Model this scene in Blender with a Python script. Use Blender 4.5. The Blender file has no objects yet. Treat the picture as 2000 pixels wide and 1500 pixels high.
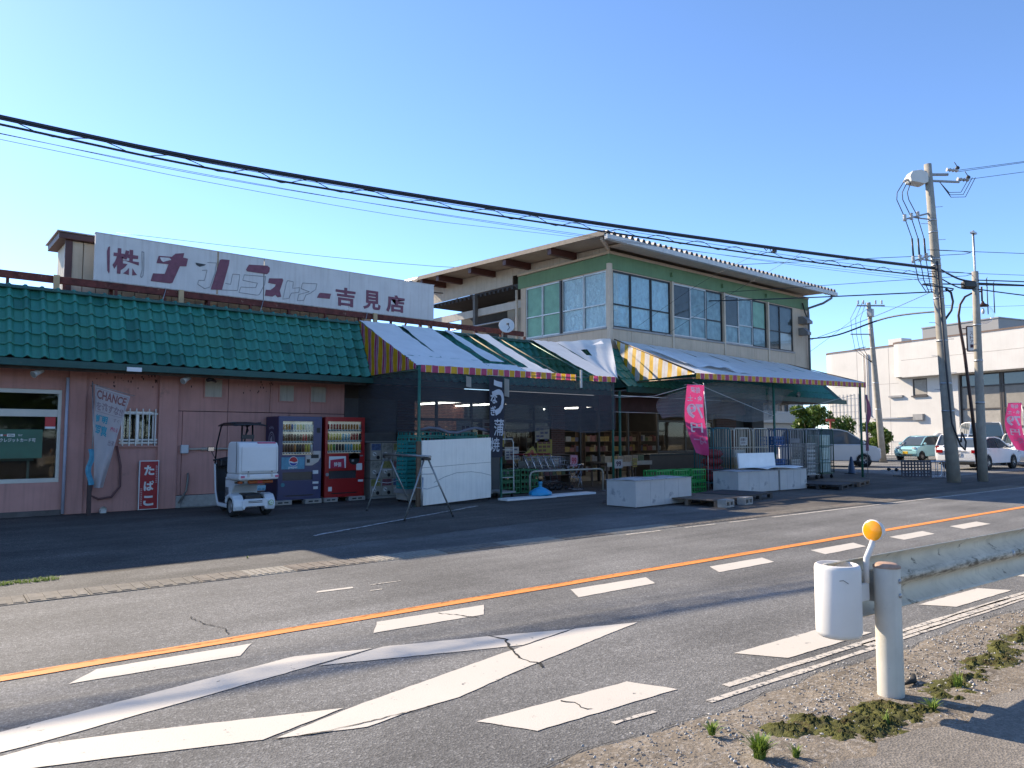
import bpy, bmesh, math, random
from mathutils import Vector, Matrix
random.seed(11)
S = bpy.context.scene
COL = S.collection
R = math.radians

# ---------------- camera, sky, sun, exposure ----------------
cam = bpy.data.objects.new('camera', bpy.data.cameras.new('camera'))
COL.objects.link(cam)
cam.location = (0, 0, 1.5)
cam.rotation_euler = (R(90 + 4.02), 0, R(50.06 - 90))
cam.data.sensor_width = 36
cam.data.lens = 25.92
cam.data.clip_start = 0.05
cam.data.clip_end = 3000
S.camera = cam

SUN = Vector((-.33, 1.58, 1.0)).normalized()      # towards the sun
wd = bpy.data.worlds.new('World'); S.world = wd; wd.use_nodes = True
wn = wd.node_tree.nodes; bgn = wn['Background']
sky = wn.new('ShaderNodeTexSky'); sky.sky_type = 'NISHITA'; sky.sun_disc = False
sky.sun_elevation = math.asin(SUN.z); sky.sun_rotation = math.atan2(SUN.x, SUN.y)
sky.altitude = 60; sky.air_density = 0.7; sky.dust_density = 0.08; sky.ozone_density = 5.0
wd.node_tree.links.new(sky.outputs[0], bgn.inputs[0]); bgn.inputs[1].default_value = 0.15
sl = bpy.data.lights.new('sun', 'SUN'); sl.energy = 4.6; sl.angle = R(.53); sl.color = (1, .86, .67)
so = bpy.data.objects.new('sun', sl); COL.objects.link(so)
so.rotation_euler = (-SUN).to_track_quat('-Z', 'Y').to_euler(); so.location = (-10, 40, 40)
vs = S.view_settings
vs.view_transform = 'Standard'; vs.look = 'None'; vs.gamma = 1; vs.use_curve_mapping = False; vs.exposure = 1.08

# ---------------- helpers ----------------
class MB:
    def __init__(s): s.v = []; s.f = []; s.m = []; s.sm = []
    def add(s, vs, fs, mi=0, smooth=False):
        o = len(s.v); s.v += [tuple(p) for p in vs]
        for f in fs: s.f.append(tuple(i + o for i in f)); s.m.append(mi); s.sm.append(smooth)
        return s
    def box(s, x0, x1, y0, y1, z0, z1, mi=0):
        return s.add([(x0,y0,z0),(x1,y0,z0),(x1,y1,z0),(x0,y1,z0),(x0,y0,z1),(x1,y0,z1),(x1,y1,z1),(x0,y1,z1)],
              [(0,3,2,1),(4,5,6,7),(0,1,5,4),(1,2,6,5),(2,3,7,6),(3,0,4,7)], mi)
    def obox(s, c, sx, sy, sz, rot=(0,0,0), mi=0):
        m = Matrix.Translation(c) @ Matrix.Rotation(rot[2],4,'Z') @ Matrix.Rotation(rot[1],4,'Y') @ Matrix.Rotation(rot[0],4,'X')
        vs = [m @ Vector((a*sx/2, b*sy/2, d*sz/2)) for d in (-1,1) for a,b in ((-1,-1),(1,-1),(1,1),(-1,1))]
        return s.add(vs, [(0,3,2,1),(4,5,6,7),(0,1,5,4),(1,2,6,5),(2,3,7,6),(3,0,4,7)], mi)
    def bar(s, a, b, w, h, mi=0):            # rectangular bar from a to b
        a, b = Vector(a), Vector(b); d = (b-a).normalized()
        u = Vector((0,0,1)) if abs(d.z) < .95 else Vector((0,1,0))
        r = d.cross(u).normalized(); u = r.cross(d)
        vs = [p + r*i*w/2 + u*j*h/2 for p in (a,b) for i,j in ((-1,-1),(1,-1),(1,1),(-1,1))]
        return s.add(vs, [(0,3,2,1),(4,5,6,7),(0,1,5,4),(1,2,6,5),(2,3,7,6),(3,0,4,7)], mi)
    def tube(s, pts, r, n=8, mi=0, caps=True):
        pts = [Vector(p) for p in pts]; k = len(pts); rs = r if isinstance(r,(list,tuple)) else [r]*k
        vs = []; prev = None
        for i, p in enumerate(pts):
            d = (pts[min(i+1,k-1)] - pts[max(i-1,0)]).normalized()
            if prev is None:
                u = Vector((0,0,1)) if abs(d.z) < .9 else Vector((0,1,0)); a = d.cross(u).normalized()
            else:
                a = (prev - d*prev.dot(d)); a = a.normalized() if a.length > 1e-6 else d.orthogonal().normalized()
            prev = a; b = d.cross(a)
            vs += [p + (a*math.cos(2*math.pi*j/n) + b*math.sin(2*math.pi*j/n))*rs[i] for j in range(n)]
        fs = [(i*n+j, i*n+(j+1)%n, (i+1)*n+(j+1)%n, (i+1)*n+j) for i in range(k-1) for j in range(n)]
        s.add(vs, fs, mi, True)
        if caps:
            o = len(s.v) - len(vs)
            s.f += [tuple(o+j for j in range(n))[::-1], tuple(o+(k-1)*n+j for j in range(n))]; s.m += [mi]*2; s.sm += [False]*2
        return s
    def cyl(s, a, b, r0, r1=None, n=12, mi=0): return s.tube([a,b], [r0, r0 if r1 is None else r1], n, mi)
    def lathe(s, prof, c=(0,0,0), n=20, mi=0, axis='z'):
        vs = []
        for r, z in prof:
            for j in range(n):
                a = 2*math.pi*j/n; p = (r*math.cos(a), r*math.sin(a), z)
                if axis == 'x': p = (p[2], p[0], p[1])
                if axis == 'y': p = (p[0], p[2], p[1])
                vs.append((c[0]+p[0], c[1]+p[1], c[2]+p[2]))
        k = len(prof)
        fs = [(i*n+j, i*n+(j+1)%n, (i+1)*n+(j+1)%n, (i+1)*n+j) for i in range(k-1) for j in range(n)]
        if axis == 'y': fs = [f[::-1] for f in fs]
        return s.add(vs, fs, mi, True)
    def quad(s, a, b, c, d, mi=0): return s.add([a,b,c,d], [(0,1,2,3)], mi)
    def prism(s, poly, fn, w0, w1, mi=0):     # polygon in (u,v), thickness w
        n = len(poly); vs = [fn(u,v,w0) for u,v in poly] + [fn(u,v,w1) for u,v in poly]
        return s.add(vs, [tuple(range(n))[::-1], tuple(range(n,2*n))] + [(i,(i+1)%n,n+(i+1)%n,n+i) for i in range(n)], mi)
    def grid(s, fn, nu, nv, mi=0, smooth=True):
        vs = [fn(i/nu, j/nv) for j in range(nv+1) for i in range(nu+1)]
        return s.add(vs, [(j*(nu+1)+i, j*(nu+1)+i+1, (j+1)*(nu+1)+i+1, (j+1)*(nu+1)+i) for j in range(nv) for i in range(nu)], mi, smooth)
    def mesh(s, name, mats):
        me = bpy.data.meshes.new(name); me.from_pydata(s.v, [], s.f)
        for m in (mats if isinstance(mats,(list,tuple)) else [mats]): me.materials.append(m)
        me.polygons.foreach_set('material_index', s.m); me.polygons.foreach_set('use_smooth', s.sm)
        me.update(); return me
    def build(s, name, mats, parent=None, bev=0, kind=None, solid=0, loc=None, fix=False):
        me = s.mesh(name, mats)
        if fix:
            bm = bmesh.new(); bm.from_mesh(me); bmesh.ops.recalc_face_normals(bm, faces=bm.faces); bm.to_mesh(me); bm.free()
        o = bpy.data.objects.new(name, me); COL.objects.link(o)
        if parent: o.parent = parent
        if loc: o.location = loc
        if solid:
            md = o.modifiers.new('thick','SOLIDIFY'); md.thickness = solid
        if bev:
            md = o.modifiers.new('bevel','BEVEL'); md.width = bev; md.segments = 2; md.limit_method = 'ANGLE'
        if kind: o['kind'] = kind
        return o
def tag(o, label, cat, group=None):
    o['label'] = label; o['category'] = cat
    if group: o['group'] = group
    return o
def thing(name, label, cat, loc=(0,0,0), rz=0, group=None):
    o = bpy.data.objects.new(name, None); COL.objects.link(o); o.empty_display_size = .2
    o.location = loc; o.rotation_euler = (0,0,rz); return tag(o, label, cat, group)
def part(name, mesh, parent, loc=(0,0,0), rot=(0,0,0), sc=None):
    o = bpy.data.objects.new(name, mesh); COL.objects.link(o); o.parent = parent; o.location = loc; o.rotation_euler = rot
    if sc: o.scale = sc
    return o
def kids(o): return [c for c in COL.objects if c.parent == o]
def copy_tree(o, parent=None, table=None):
    if table is None:
        table = {}
        for c in COL.objects:
            if c.parent: table.setdefault(c.parent.name, []).append(c)
    c = o.copy(); COL.objects.link(c); c.parent = parent
    for k in table.get(o.name, []): copy_tree(k, c, table)
    return c

# ---------------- materials ----------------
def nd(nt, t, **kw):
    n = nt.nodes.new('ShaderNode' + t)
    for k, v in kw.items():
        if k in n.inputs: n.inputs[k].default_value = v
        else: setattr(n, k, v)
    return n
def c4(c): return (c[0], c[1], c[2], 1)
def mixc(nt, fac, a, b, mode='MIX'):
    m = nt.nodes.new('ShaderNodeMix'); m.data_type = 'RGBA'; m.blend_type = mode
    for sock, v in ((0, fac), (6, a), (7, b)):
        if hasattr(v, 'links'): nt.links.new(v, m.inputs[sock])
        else: m.inputs[sock].default_value = v if sock == 0 else c4(v)
    return m.outputs[2]
def ramp(nt, src, stops):
    r = nt.nodes.new('ShaderNodeValToRGB'); el = r.color_ramp.elements
    while len(el) < len(stops): el.new(.5)
    for e, (p, c) in zip(el, stops): e.position = p; e.color = c4(c) if isinstance(c,(tuple,list)) else (c,c,c,1)
    nt.links.new(src, r.inputs[0]); return r.outputs[0]
def noise(nt, scale, detail=3, rough=.55, vec=None, stretch=None, coord='Object'):
    tc = nt.nodes.new('ShaderNodeTexCoord'); out = vec or tc.outputs[coord]
    if stretch:
        mp = nt.nodes.new('ShaderNodeMapping'); mp.inputs['Scale'].default_value = stretch
        nt.links.new(out, mp.inputs[0]); out = mp.outputs[0]
    n = nd(nt, 'TexNoise', Scale=scale, Detail=detail, Roughness=rough); nt.links.new(out, n.inputs[0]); return n.outputs[0]
MATS = {}
def M(name, col, rough=.6, metal=0, var=.18, scale=3., bump=0, bscale=80, streak=0, streakc=(.05,.045,.04), spots=None, rnd=0,
      trans=0, spec=None, coord='Object', emit=None):
    if name in MATS: return MATS[name]
    m = bpy.data.materials.new(name); m.use_nodes = True; nt = m.node_tree; p = nt.nodes['Principled BSDF']
    p.inputs['Roughness'].default_value = rough; p.inputs['Metallic'].default_value = metal
    if spec is not None: p.inputs['Specular IOR Level'].default_value = spec
    out = None
    n = noise(nt, scale, 4, .6, coord=coord)
    out = mixc(nt, ramp(nt, n, [(.3,0),(.72,1)]), [c*(1-var) for c in col], [min(1,c*(1+var*.6)) for c in col])
    if rnd:
        oi = nt.nodes.new('ShaderNodeObjectInfo')
        out = mixc(nt, 1, out, ramp(nt, oi.outputs['Random'], [(0,(1-rnd,)*3),(.5,(1,1,1)),(1,(1+rnd*.3, 1-rnd*.2, 1-rnd*.4))]), 'MULTIPLY')
    if streak:
        s_ = noise(nt, 1.0, 5, .65, stretch=(14,14,.7), coord=coord)
        out = mixc(nt, ramp(nt, s_, [(.48,0),(.78,streak)]), out, streakc)
    if spots:                                    # (scale, threshold, colour, strength)
        s_ = noise(nt, spots[0], 5, .7, coord=coord)
        out = mixc(nt, ramp(nt, s_, [(spots[1],0),(min(.99,spots[1]+.07),spots[3])]), out, spots[2])
    nt.links.new(out, p.inputs['Base Color'])
    if bump:
        b = nd(nt, 'Bump', Strength=min(1,bump), Distance=.01); nt.links.new(noise(nt, bscale, 4, .6, coord=coord), b.inputs['Height'])
        nt.links.new(b.outputs[0], p.inputs['Normal'])
    if trans:                                    # thin cloth: part of the light passes through
        t = nd(nt, 'BsdfTranslucent'); nt.links.new(out, t.inputs[0]); mx = nd(nt, 'MixShader'); mx.inputs[0].default_value = trans
        nt.links.new(p.outputs[0], mx.inputs[1]); nt.links.new(t.outputs[0], mx.inputs[2])
        nt.links.new(mx.outputs[0], nt.nodes['Material Output'].inputs[0])
    if emit:
        p.inputs['Emission Color'].default_value = c4(emit[0]); p.inputs['Emission Strength'].default_value = emit[1]
    MATS[name] = m; return m
def glass(name, tint=(.8,.85,.85), rough=.03, alpha=.35):
    # window glass seen from outside: clear pane with a sky reflection
    m = bpy.data.materials.new(name); m.use_nodes = True; nt = m.node_tree; nt.nodes.remove(nt.nodes['Principled BSDF'])
    t = nd(nt,'BsdfTransparent'); t.inputs[0].default_value = c4(tint)
    g = nd(nt,'BsdfGlossy', Roughness=rough); lw = nd(nt,'LayerWeight', Blend=.5); pw = nd(nt,'Math', operation='POWER'); nt.links.new(lw.outputs['Facing'], pw.inputs[0]); pw.inputs[1].default_value = 4.0
    fr = nd(nt,'Math', operation='MULTIPLY_ADD'); nt.links.new(pw.outputs[0], fr.inputs[0]); fr.inputs[1].default_value = .7; fr.inputs[2].default_value = .03
    mx = nd(nt,'MixShader'); nt.links.new(fr.outputs[0], mx.inputs[0]); nt.links.new(t.outputs[0], mx.inputs[1]); nt.links.new(g.outputs[0], mx.inputs[2])
    nt.links.new(mx.outputs[0], nt.nodes['Material Output'].inputs[0]); return m

def asphalt(name, base, light, speck=.5, big=.25, warm=(1,1,1), seed=0):
    m = bpy.data.materials.new(name); m.use_nodes = True; nt = m.node_tree; p = nt.nodes['Principled BSDF']
    p.inputs['Roughness'].default_value = .88; p.inputs['Specular IOR Level'].default_value = .3
    vo = nd(nt,'TexVoronoi', Scale=95.0); tc = nt.nodes.new('ShaderNodeTexCoord'); nt.links.new(tc.outputs['Object'], vo.inputs[0])
    sep = nt.nodes.new('ShaderNodeSeparateColor'); nt.links.new(vo.outputs['Color'], sep.inputs[0])
    st = ramp(nt, sep.outputs[0], [(0,(base*(1-speck),)*3),(.55,(base,)*3),(.86,(base*1.25,)*3),(1,(light,)*3)])
    f2 = noise(nt, 210, 2, .7)
    st = mixc(nt, ramp(nt, f2, [(.35,.0),(.75,.55)]), st, (base*1.35,)*3)
    b1 = noise(nt, .55+seed*.05, 6, .6); st = mixc(nt, 1, st, ramp(nt, b1, [(.3,(1-big,)*3),(.7,(1+big*.7,)*3)]), 'MULTIPLY')
    b2 = noise(nt, .9, 4, .6, stretch=(.18,1.6,1)); st = mixc(nt, 1, st, ramp(nt, b2, [(.35,(1-big*.9,)*3),(.65,(1+big*.5,)*3)]), 'MULTIPLY')
    b3 = noise(nt, 14, 3, .6); st = mixc(nt, 1, st, ramp(nt, b3, [(.3,(.9,)*3),(.7,(1.08,)*3)]), 'MULTIPLY')
    st = mixc(nt, 1, st, warm, 'MULTIPLY')
    nt.links.new(st, p.inputs['Base Color'])
    b = nd(nt,'Bump', Strength=.55, Distance=.006); nt.links.new(vo.outputs['Distance'], b.inputs['Height']); nt.links.new(b.outputs[0], p.inputs['Normal'])
    MATS[name] = m; return m
def paint(name, col, wear=.5, under=(.11,.108,.105), scale=9):
    # road paint; where worn the asphalt shows
    m = bpy.data.materials.new(name); m.use_nodes = True; nt = m.node_tree; p = nt.nodes['Principled BSDF']; p.inputs['Roughness'].default_value = .75
    n1 = noise(nt, scale, 6, .75); n2 = noise(nt, 130, 2, .6); n3 = noise(nt, 1.3, 3, .5)
    c = mixc(nt, ramp(nt, n3, [(.3,0),(.7,1)]), [x*.93 for x in col], col)
    c = mixc(nt, ramp(nt, n2, [(.55,0),(.75,.35)]), c, [x*.7 for x in col])
    c = mixc(nt, ramp(nt, n1, [(1-wear,0),(1-wear+.05,1)]), c, under)
    nt.links.new(c, p.inputs['Base Color'])
    b = nd(nt,'Bump', Strength=.35, Distance=.004); nt.links.new(n2, b.inputs['Height']); nt.links.new(b.outputs[0], p.inputs['Normal'])
    MATS[name] = m; return m
def stripes(name, pitch, bands, axis='X', trans=.3, edge=None):
    # printed cloth: bands = [(end fraction, colour)] repeating along an object axis
    m = bpy.data.materials.new(name); m.use_nodes = True; nt = m.node_tree; p = nt.nodes['Principled BSDF']; p.inputs['Roughness'].default_value = .55
    tc = nt.nodes.new('ShaderNodeTexCoord'); sp = nt.nodes.new('ShaderNodeSeparateXYZ'); nt.links.new(tc.outputs['Object'], sp.inputs[0])
    d = nd(nt,'Math', operation='DIVIDE'); d.inputs[1].default_value = pitch; nt.links.new(sp.outputs[axis], d.inputs[0])
    fr = nd(nt,'Math', operation='FRACT'); nt.links.new(d.outputs[0], fr.inputs[0])
    r = nt.nodes.new('ShaderNodeValToRGB'); r.color_ramp.interpolation = 'CONSTANT'; el = r.color_ramp.elements
    while len(el) < len(bands): el.new(.5)
    for e, (pos, c) in zip(el, bands): e.position = pos; e.color = c4(c)
    nt.links.new(fr.outputs[0], r.inputs[0])
    c = mixc(nt, 1, r.outputs[0], ramp(nt, noise(nt, 7, 4, .6), [(.3,(.8,)*3),(.7,(1.05,)*3)]), 'MULTIPLY')
    nt.links.new(c, p.inputs['Base Color'])
    t = nd(nt,'BsdfTranslucent'); nt.links.new(c, t.inputs[0]); mx = nd(nt,'MixShader'); mx.inputs[0].default_value = trans
    nt.links.new(p.outputs[0], mx.inputs[1]); nt.links.new(t.outputs[0], mx.inputs[2]); nt.links.new(mx.outputs[0], nt.nodes['Material Output'].inputs[0])
    MATS[name] = m; return m
def netting(name, col, dens, lines=28.):
    # woven shade net: threads with holes between them
    m = bpy.data.materials.new(name); m.use_nodes = True; nt = m.node_tree; p = nt.nodes['Principled BSDF']
    p.inputs['Base Color'].default_value = c4(col); p.inputs['Roughness'].default_value = .8
    tc = nt.nodes.new('ShaderNodeTexCoord'); w = nd(nt,'TexWave', Scale=lines/6.283*2, Distortion=.6, Detail=1.0); w.bands_direction = 'Z'
    nt.links.new(tc.outputs['Object'], w.inputs[0]); n = noise(nt, 1.6, 4, .6)
    a = nd(nt,'Math', operation='MULTIPLY_ADD'); nt.links.new(w.outputs[1], a.inputs[0]); a.inputs[1].default_value = dens*.55; a.inputs[2].default_value = dens*.35
    b = nd(nt,'Math', operation='MULTIPLY_ADD'); nt.links.new(n, b.inputs[0]); b.inputs[1].default_value = dens*.5; nt.links.new(a.outputs[0], b.inputs[2])
    t = nd(nt,'BsdfTransparent'); mx = nd(nt,'MixShader'); nt.links.new(b.outputs[0], mx.inputs[0])
    nt.links.new(t.outputs[0], mx.inputs[1]); nt.links.new(p.outputs[0], mx.inputs[2]); nt.links.new(mx.outputs[0], nt.nodes['Material Output'].inputs[0])
    MATS[name] = m; return m
def foil(name, col, rough=.22, metal=.75, sc=7):
    m = bpy.data.materials.new(name); m.use_nodes = True; nt = m.node_tree; p = nt.nodes['Principled BSDF']
    p.inputs['Metallic'].default_value = metal; p.inputs['Roughness'].default_value = rough
    n = noise(nt, sc, 5, .7, stretch=(1,1,.6)); n.node.inputs['Distortion'].default_value = 1.2
    nt.links.new(mixc(nt, ramp(nt, n, [(.3,0),(.7,1)]), [c*.75 for c in col], [min(1,c*1.2) for c in col]), p.inputs['Base Color'])
    b = nd(nt,'Bump', Strength=1.0, Distance=.06); nt.links.new(n, b.inputs['Height']); nt.links.new(b.outputs[0], p.inputs['Normal'])
    MATS[name] = m; return m

# ---------------- lettering (font outlines turned into meshes) ----------------
TXT = {}
def text_mesh(txt, bold=0.0, ext=.0):
    k = (txt, bold)
    if k in TXT: return TXT[k]
    cu = bpy.data.curves.new('lettering', 'FONT'); cu.body = txt; cu.size = 1; cu.offset = bold; cu.resolution_u = 3
    o = bpy.data.objects.new('lettering', cu); COL.objects.link(o)
    me = bpy.data.meshes.new_from_object(o.evaluated_get(bpy.context.evaluated_depsgraph_get()))
    bpy.data.objects.remove(o); vs = [v.co.copy() for v in me.vertices]; fs = [tuple(p.vertices) for p in me.polygons]
    bpy.data.meshes.remove(me)
    if not vs: TXT[k] = ([], []); return TXT[k]
    x0 = min(v.x for v in vs); x1 = max(v.x for v in vs); y0 = min(v.y for v in vs); y1 = max(v.y for v in vs)
    TXT[k] = ([((v.x-x0)/max(1e-6,x1-x0), (v.y-y0)/max(1e-6,y1-y0)) for v in vs], fs); return TXT[k]
for t_, b_ in (('株',.03),('吉',.03),('見',.03),('店',.03),('た',.04),('ば',.04),('こ',.04),('CHANCE',.03),('を逃すな!!',.03),('証明',.04),('写真',.04),
               ('すぐ',.01),('撮れる',.02),('出来',.01),('クレジットカード可',.01),('VISA',.03),('など',.01),('う',.03),('な',.03),('ぎ',.03),('蒲',.008),('焼',.008),
               ('毎週',.03),('金・土',.03),('79',.04),('円',.03),('均一',.03),('99',.03),('ナ',0.),('カ',0.),('ム',0.),('ラ',0.),('ス',0.),('ト',0.),('ア',0.),('｜',0.),
               ('pepsi',.02),('POKKA',.01),('DyDo',.03),('Jp',.03),('お願い',.01),('自家用車',.01),('店頭販売中',.01),('国産特選品',.01),('広告',.01),('お客様へ',.0),('特価',.02),('ゆうパック',.0),('47-81',.02),('さ 42',.02)):
    text_mesh(t_, b_)
def put_text(txt, bold, fn, mat, parent, name='lettering'):
    vs, fs = TXT[(txt, bold)]; mb = MB(); mb.add([fn(u, v) for u, v in vs], fs); return mb.build(name, mat, parent)
def text_xz(txt, bold, x0, x1, z0, z1, y, mat, parent, name='lettering', shear=0):
    return put_text(txt, bold, lambda u,v: (x0+(x1-x0)*u+shear*(v-.5), y, z0+(z1-z0)*v), mat, parent, name)

# common materials
WHITE = M('white_paint', (.78,.78,.77), .45, var=.08, spots=(6,.66,(.35,.33,.3),.4))
BLACK = M('black_plastic', (.015,.015,.016), .45, var=.3)
DARK = M('dark_metal', (.035,.035,.037), .5, .3)
STEEL = M('galvanised_steel', (.42,.43,.44), .42, .75, var=.25, scale=12)
ALU = M('aluminium', (.6,.6,.6), .35, .8, var=.12)
RUST = M('rusty_maroon_steel', (.13,.032,.024), .8, .1, var=.5, scale=9, bump=.4, spots=(14,.62,(.45,.28,.2),.8))
CREAM = M('cream_siding', (.52,.44,.34), .6, var=.12, streak=.35)
CONC = M('concrete', (.36,.34,.31), .9, var=.25, scale=5, bump=.5, bscale=120, spots=(9,.6,(.2,.19,.18),.5))
GREENP = M('green_post_paint', (.025,.13,.085), .5, var=.3, scale=8, spots=(16,.66,(.25,.22,.18),.7))
GLASS = glass('window_glass')
RUBBER = M('tyre_rubber', (.018,.018,.018), .85, var=.2)

# ================= the setting: ground, road, gutter, forecourt, verge =================
def road_y(y, x): return y - .033*x          # the road runs slightly askew to the shop front
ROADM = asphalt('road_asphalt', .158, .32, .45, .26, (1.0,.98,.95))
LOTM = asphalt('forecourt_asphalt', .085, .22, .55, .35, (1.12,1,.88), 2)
PATCHM = asphalt('apron_asphalt', .12, .24, .5, .3, (1.04,1,.94), 4)
PARKM = asphalt('car_park_asphalt', .18, .3, .45, .25, (1.03,1,.95), 5)
def sheet(name, pts, mat, z, parent=None, kind='structure'):
    mb = MB(); mb.add([(x,y,z) for x,y in pts], [tuple(range(len(pts)))])
    o = mb.build(name, mat, parent)
    if kind and not parent: o['kind'] = kind
    return o
sheet('ground', [(-900,-900),(1200,-900),(1200,1500),(-900,1500)], M('far_ground', (.14,.13,.11), .95, var=.3, scale=.2), -.06)
road = sheet('road', [(-80,road_y(1.6,-80)),(160,road_y(1.6,160)),(160,road_y(8.0,160)),(-80,road_y(8.0,-80))], ROADM, 0)
# forecourt and the patched apron in front of it
def jag(x0, x1, y, n, amp, slope=-.0):
    return [(x0+(x1-x0)*i/n, y+slope*(x0+(x1-x0)*i/n)+random.uniform(-amp,amp)) for i in range(n+1)]
front = [(-80,road_y(8.42,-80)),(160,road_y(8.42,160))]
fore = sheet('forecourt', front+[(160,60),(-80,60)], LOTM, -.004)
aj = jag(-12, 13, 9.2, 90, .06) 
aj = [(x, y + (max(0,x-3)*.09 if x < 12 else .8)) for x, y in aj]
sheet('apron', [(-12,road_y(8.42,-12))]+[(13,road_y(8.42,13))]+aj[::-1], PATCHM, .001)
sheet('car_park', [(29,road_y(8.42,29)+3.2),(150,road_y(8.42,150)+3.2),(150,58),(33,58),(33,20)], PARKM, .001)
# painted line remains on the forecourt
WHL = paint('white_line_paint', (.58,.53,.46), .37)
WORN = paint('worn_line_paint', (.55,.50,.43), .47, scale=22)
ORG = paint('orange_line_paint', (.80,.27,.05), .33, scale=20)
def ribbon(name, pts, w, mat, z, parent, jit=.0):
    n = len(pts); a = []; b = []
    for i,(x,y) in enumerate(pts):
        x0,y0 = pts[max(0,i-1)]; x1,y1 = pts[min(n-1,i+1)]; l = math.hypot(x1-x0,y1-y0) or 1; nx,ny = -(y1-y0)/l,(x1-x0)/l
        ww = w*(1+random.uniform(-jit,jit))/2; a.append((x+nx*ww,y+ny*ww,z)); ww = w*(1+random.uniform(-jit,jit))/2; b.append((x-nx*ww,y-ny*ww,z))
    mb = MB(); mb.add(a+b, [(i,n+i,n+i+1,i+1) for i in range(n-1)]); return mb.build(name, mat, parent)
FLINE = paint('forecourt_line_paint', (.55,.53,.5), .5, (.07,.07,.07), 12)
ribbon('faded_bay_line', [(4.9+.25*i, 10.5+.115*i+random.uniform(-.015,.015)) for i in range(20)], .075, FLINE, .005, fore, .3)
def dash(pts, mat=WHL, name='painted_dash', z=.004):
    # polygon with slightly ragged edges
    out = []
    for i in range(len(pts)):
        a, b = Vector(pts[i]), Vector(pts[(i+1)%len(pts)]); k = max(1,int((b-a).length/.07))
        for j in range(k):
            p = a.lerp(b, j/k); out.append((p.x+random.uniform(-.004,.004), p.y+random.uniform(-.004,.004)))
    return sheet(name, out, mat, z, road)
for d in ([(.88,5.23),(1.07,5.44),(2.05,5.38),(1.88,5.14)],[(2.87,5.07),(3.06,5.35),(4.09,5.27),(3.87,4.99)],[(4.95,4.95),(5.14,5.25),(6.19,5.18),(6.01,4.91)],
          [(7.04,4.85),(7.25,5.13),(8.27,5.08),(8.11,4.82)],[(9.12,4.71),(9.3,5.0),(10.4,4.96),(10.2,4.69)],[(11.25,4.62),(11.4,4.9),(12.5,4.86),(12.3,4.6)],[(13.3,4.54),(13.5,4.82),(14.6,4.78),(14.4,4.5)],
          [(-1.15,5.33),(-.95,5.55),(.05,5.48),(-.15,5.24)],
          [(2.58,2.88),(2.42,3.18),(3.5,3.09),(3.63,2.81)],[(4.7,2.71),(4.52,3.01),(5.62,2.95),(5.8,2.64)],[(7.22,2.55),(7.06,2.80),(8.25,2.72),(8.4,2.47)],[(9.4,2.44),(9.25,2.72),(10.4,2.66),(10.55,2.38)]): dash(d)
for d in ([(-2.2,3.88),(-2.2,4.2),(.48,4.61),(2.16,4.89),(2.56,4.745),(2.67,4.715),(2.17,4.62),(.64,4.34),(.45,4.32),(-1.6,3.95)],
          [(2.20,4.59),(2.74,4.705),(3.55,4.41),(4.11,4.185),(3.53,4.095)],
          [(4.66,3.99),(4.15,4.175),(3.28,4.03),(2.02,3.785),(1.52,3.645),(1.66,3.59),(1.94,3.48),(2.23,3.52),(2.56,3.53),(3.19,3.69)],
          [(1.97,3.80),(1.61,3.94),(1.01,4.18),(.64,4.30),(.45,4.265),(-1.5,3.9),(-1.2,3.72),(.43,4.07),(.58,4.02),(1.19,3.78),(1.47,3.67)]): dash(d, name='painted_chevron')
ribbon('orange_centre_line', [(x*.4, 5.635-.029*x*.4+random.uniform(-.004,.004)) for x in range(-60,260)], .135, ORG, .005, road, .06)
# near edge line, worn through along its middle, and thin far edge line
ribbon('edge_line', [(x*.3, 2.93-.069*x*.3 if x<30 else 2.31-.033*(x*.3-9)) for x in range(13,200)], .055, WORN, .004, road, .25)
ribbon('edge_line', [(x*.3, 2.80-.065*x*.3 if x<30 else 2.215-.033*(x*.3-9)) for x in range(12,200)], .045, WORN, .004, road, .3)
ribbon('edge_line', [(x*.3, 2.865-.067*x*.3 if x<30 else 2.262-.033*(x*.3-9)) for x in range(18,200)], .08, WORN, .004, road, .3)
ribbon('edge_line', [(2.95+.06*i, 2.70-.006*i) for i in range(6)], .03, WORN, .004, road, .4)
ribbon('edge_line', [(x*.5, road_y(7.86,x*.5)) for x in range(25,200)], .07, WORN, .004, road, .3)
for x0_ in (8.6,10.0,11.2): ribbon('edge_line', [(x0_+.1*i, road_y(7.86,x0_+.1*i)) for i in range(9)], .05, WORN, .004, road, .4)
dash([(3.17,6.70),(3.2,6.755),(3.57,6.735),(3.55,6.665)]); dash([(3.6,6.45),(3.62,6.47),(3.75,6.46),(3.73,6.43)], WORN); dash([(3.75,6.69),(3.75,6.715),(4.1,6.70),(4.1,6.68)], WORN)
CRK = M('crack_gap', (.012,.012,.011), .95)
def crack(name, pts, w, parent, z=.0065, wob=.012):
    path = []
    for i in range(len(pts)-1):
        a, b = Vector(pts[i]), Vector(pts[i+1]); k = max(2,int((b-a).length/.03))
        for j in range(k): p = a.lerp(b,j/k); path.append((p.x+random.uniform(-wob,wob), p.y+random.uniform(-wob,wob)))
    return ribbon(name, path, w, CRK, z, parent, .9)
crack('crack', [(3.5,4.45),(3.52,4.28),(3.42,4.12),(3.36,3.98),(3.30,3.86),(3.33,3.70),(3.28,3.6)], .016, road)
crack('crack', [(3.60,5.27),(3.68,5.13),(3.74,5.0),(3.8,4.9)], .011, road)
crack('crack', [(2.95,3.11),(3.0,3.04),(2.97,2.96),(3.03,2.88)], .009, road)
crack('crack', [(1.95,6.5),(1.97,6.2),(2.05,5.9),(2.0,5.72)], .008, road)
crack('crack', [(1.5,3.64),(1.74,3.56),(2.05,3.53),(2.4,3.51)], .006, road, wob=.006)
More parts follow.
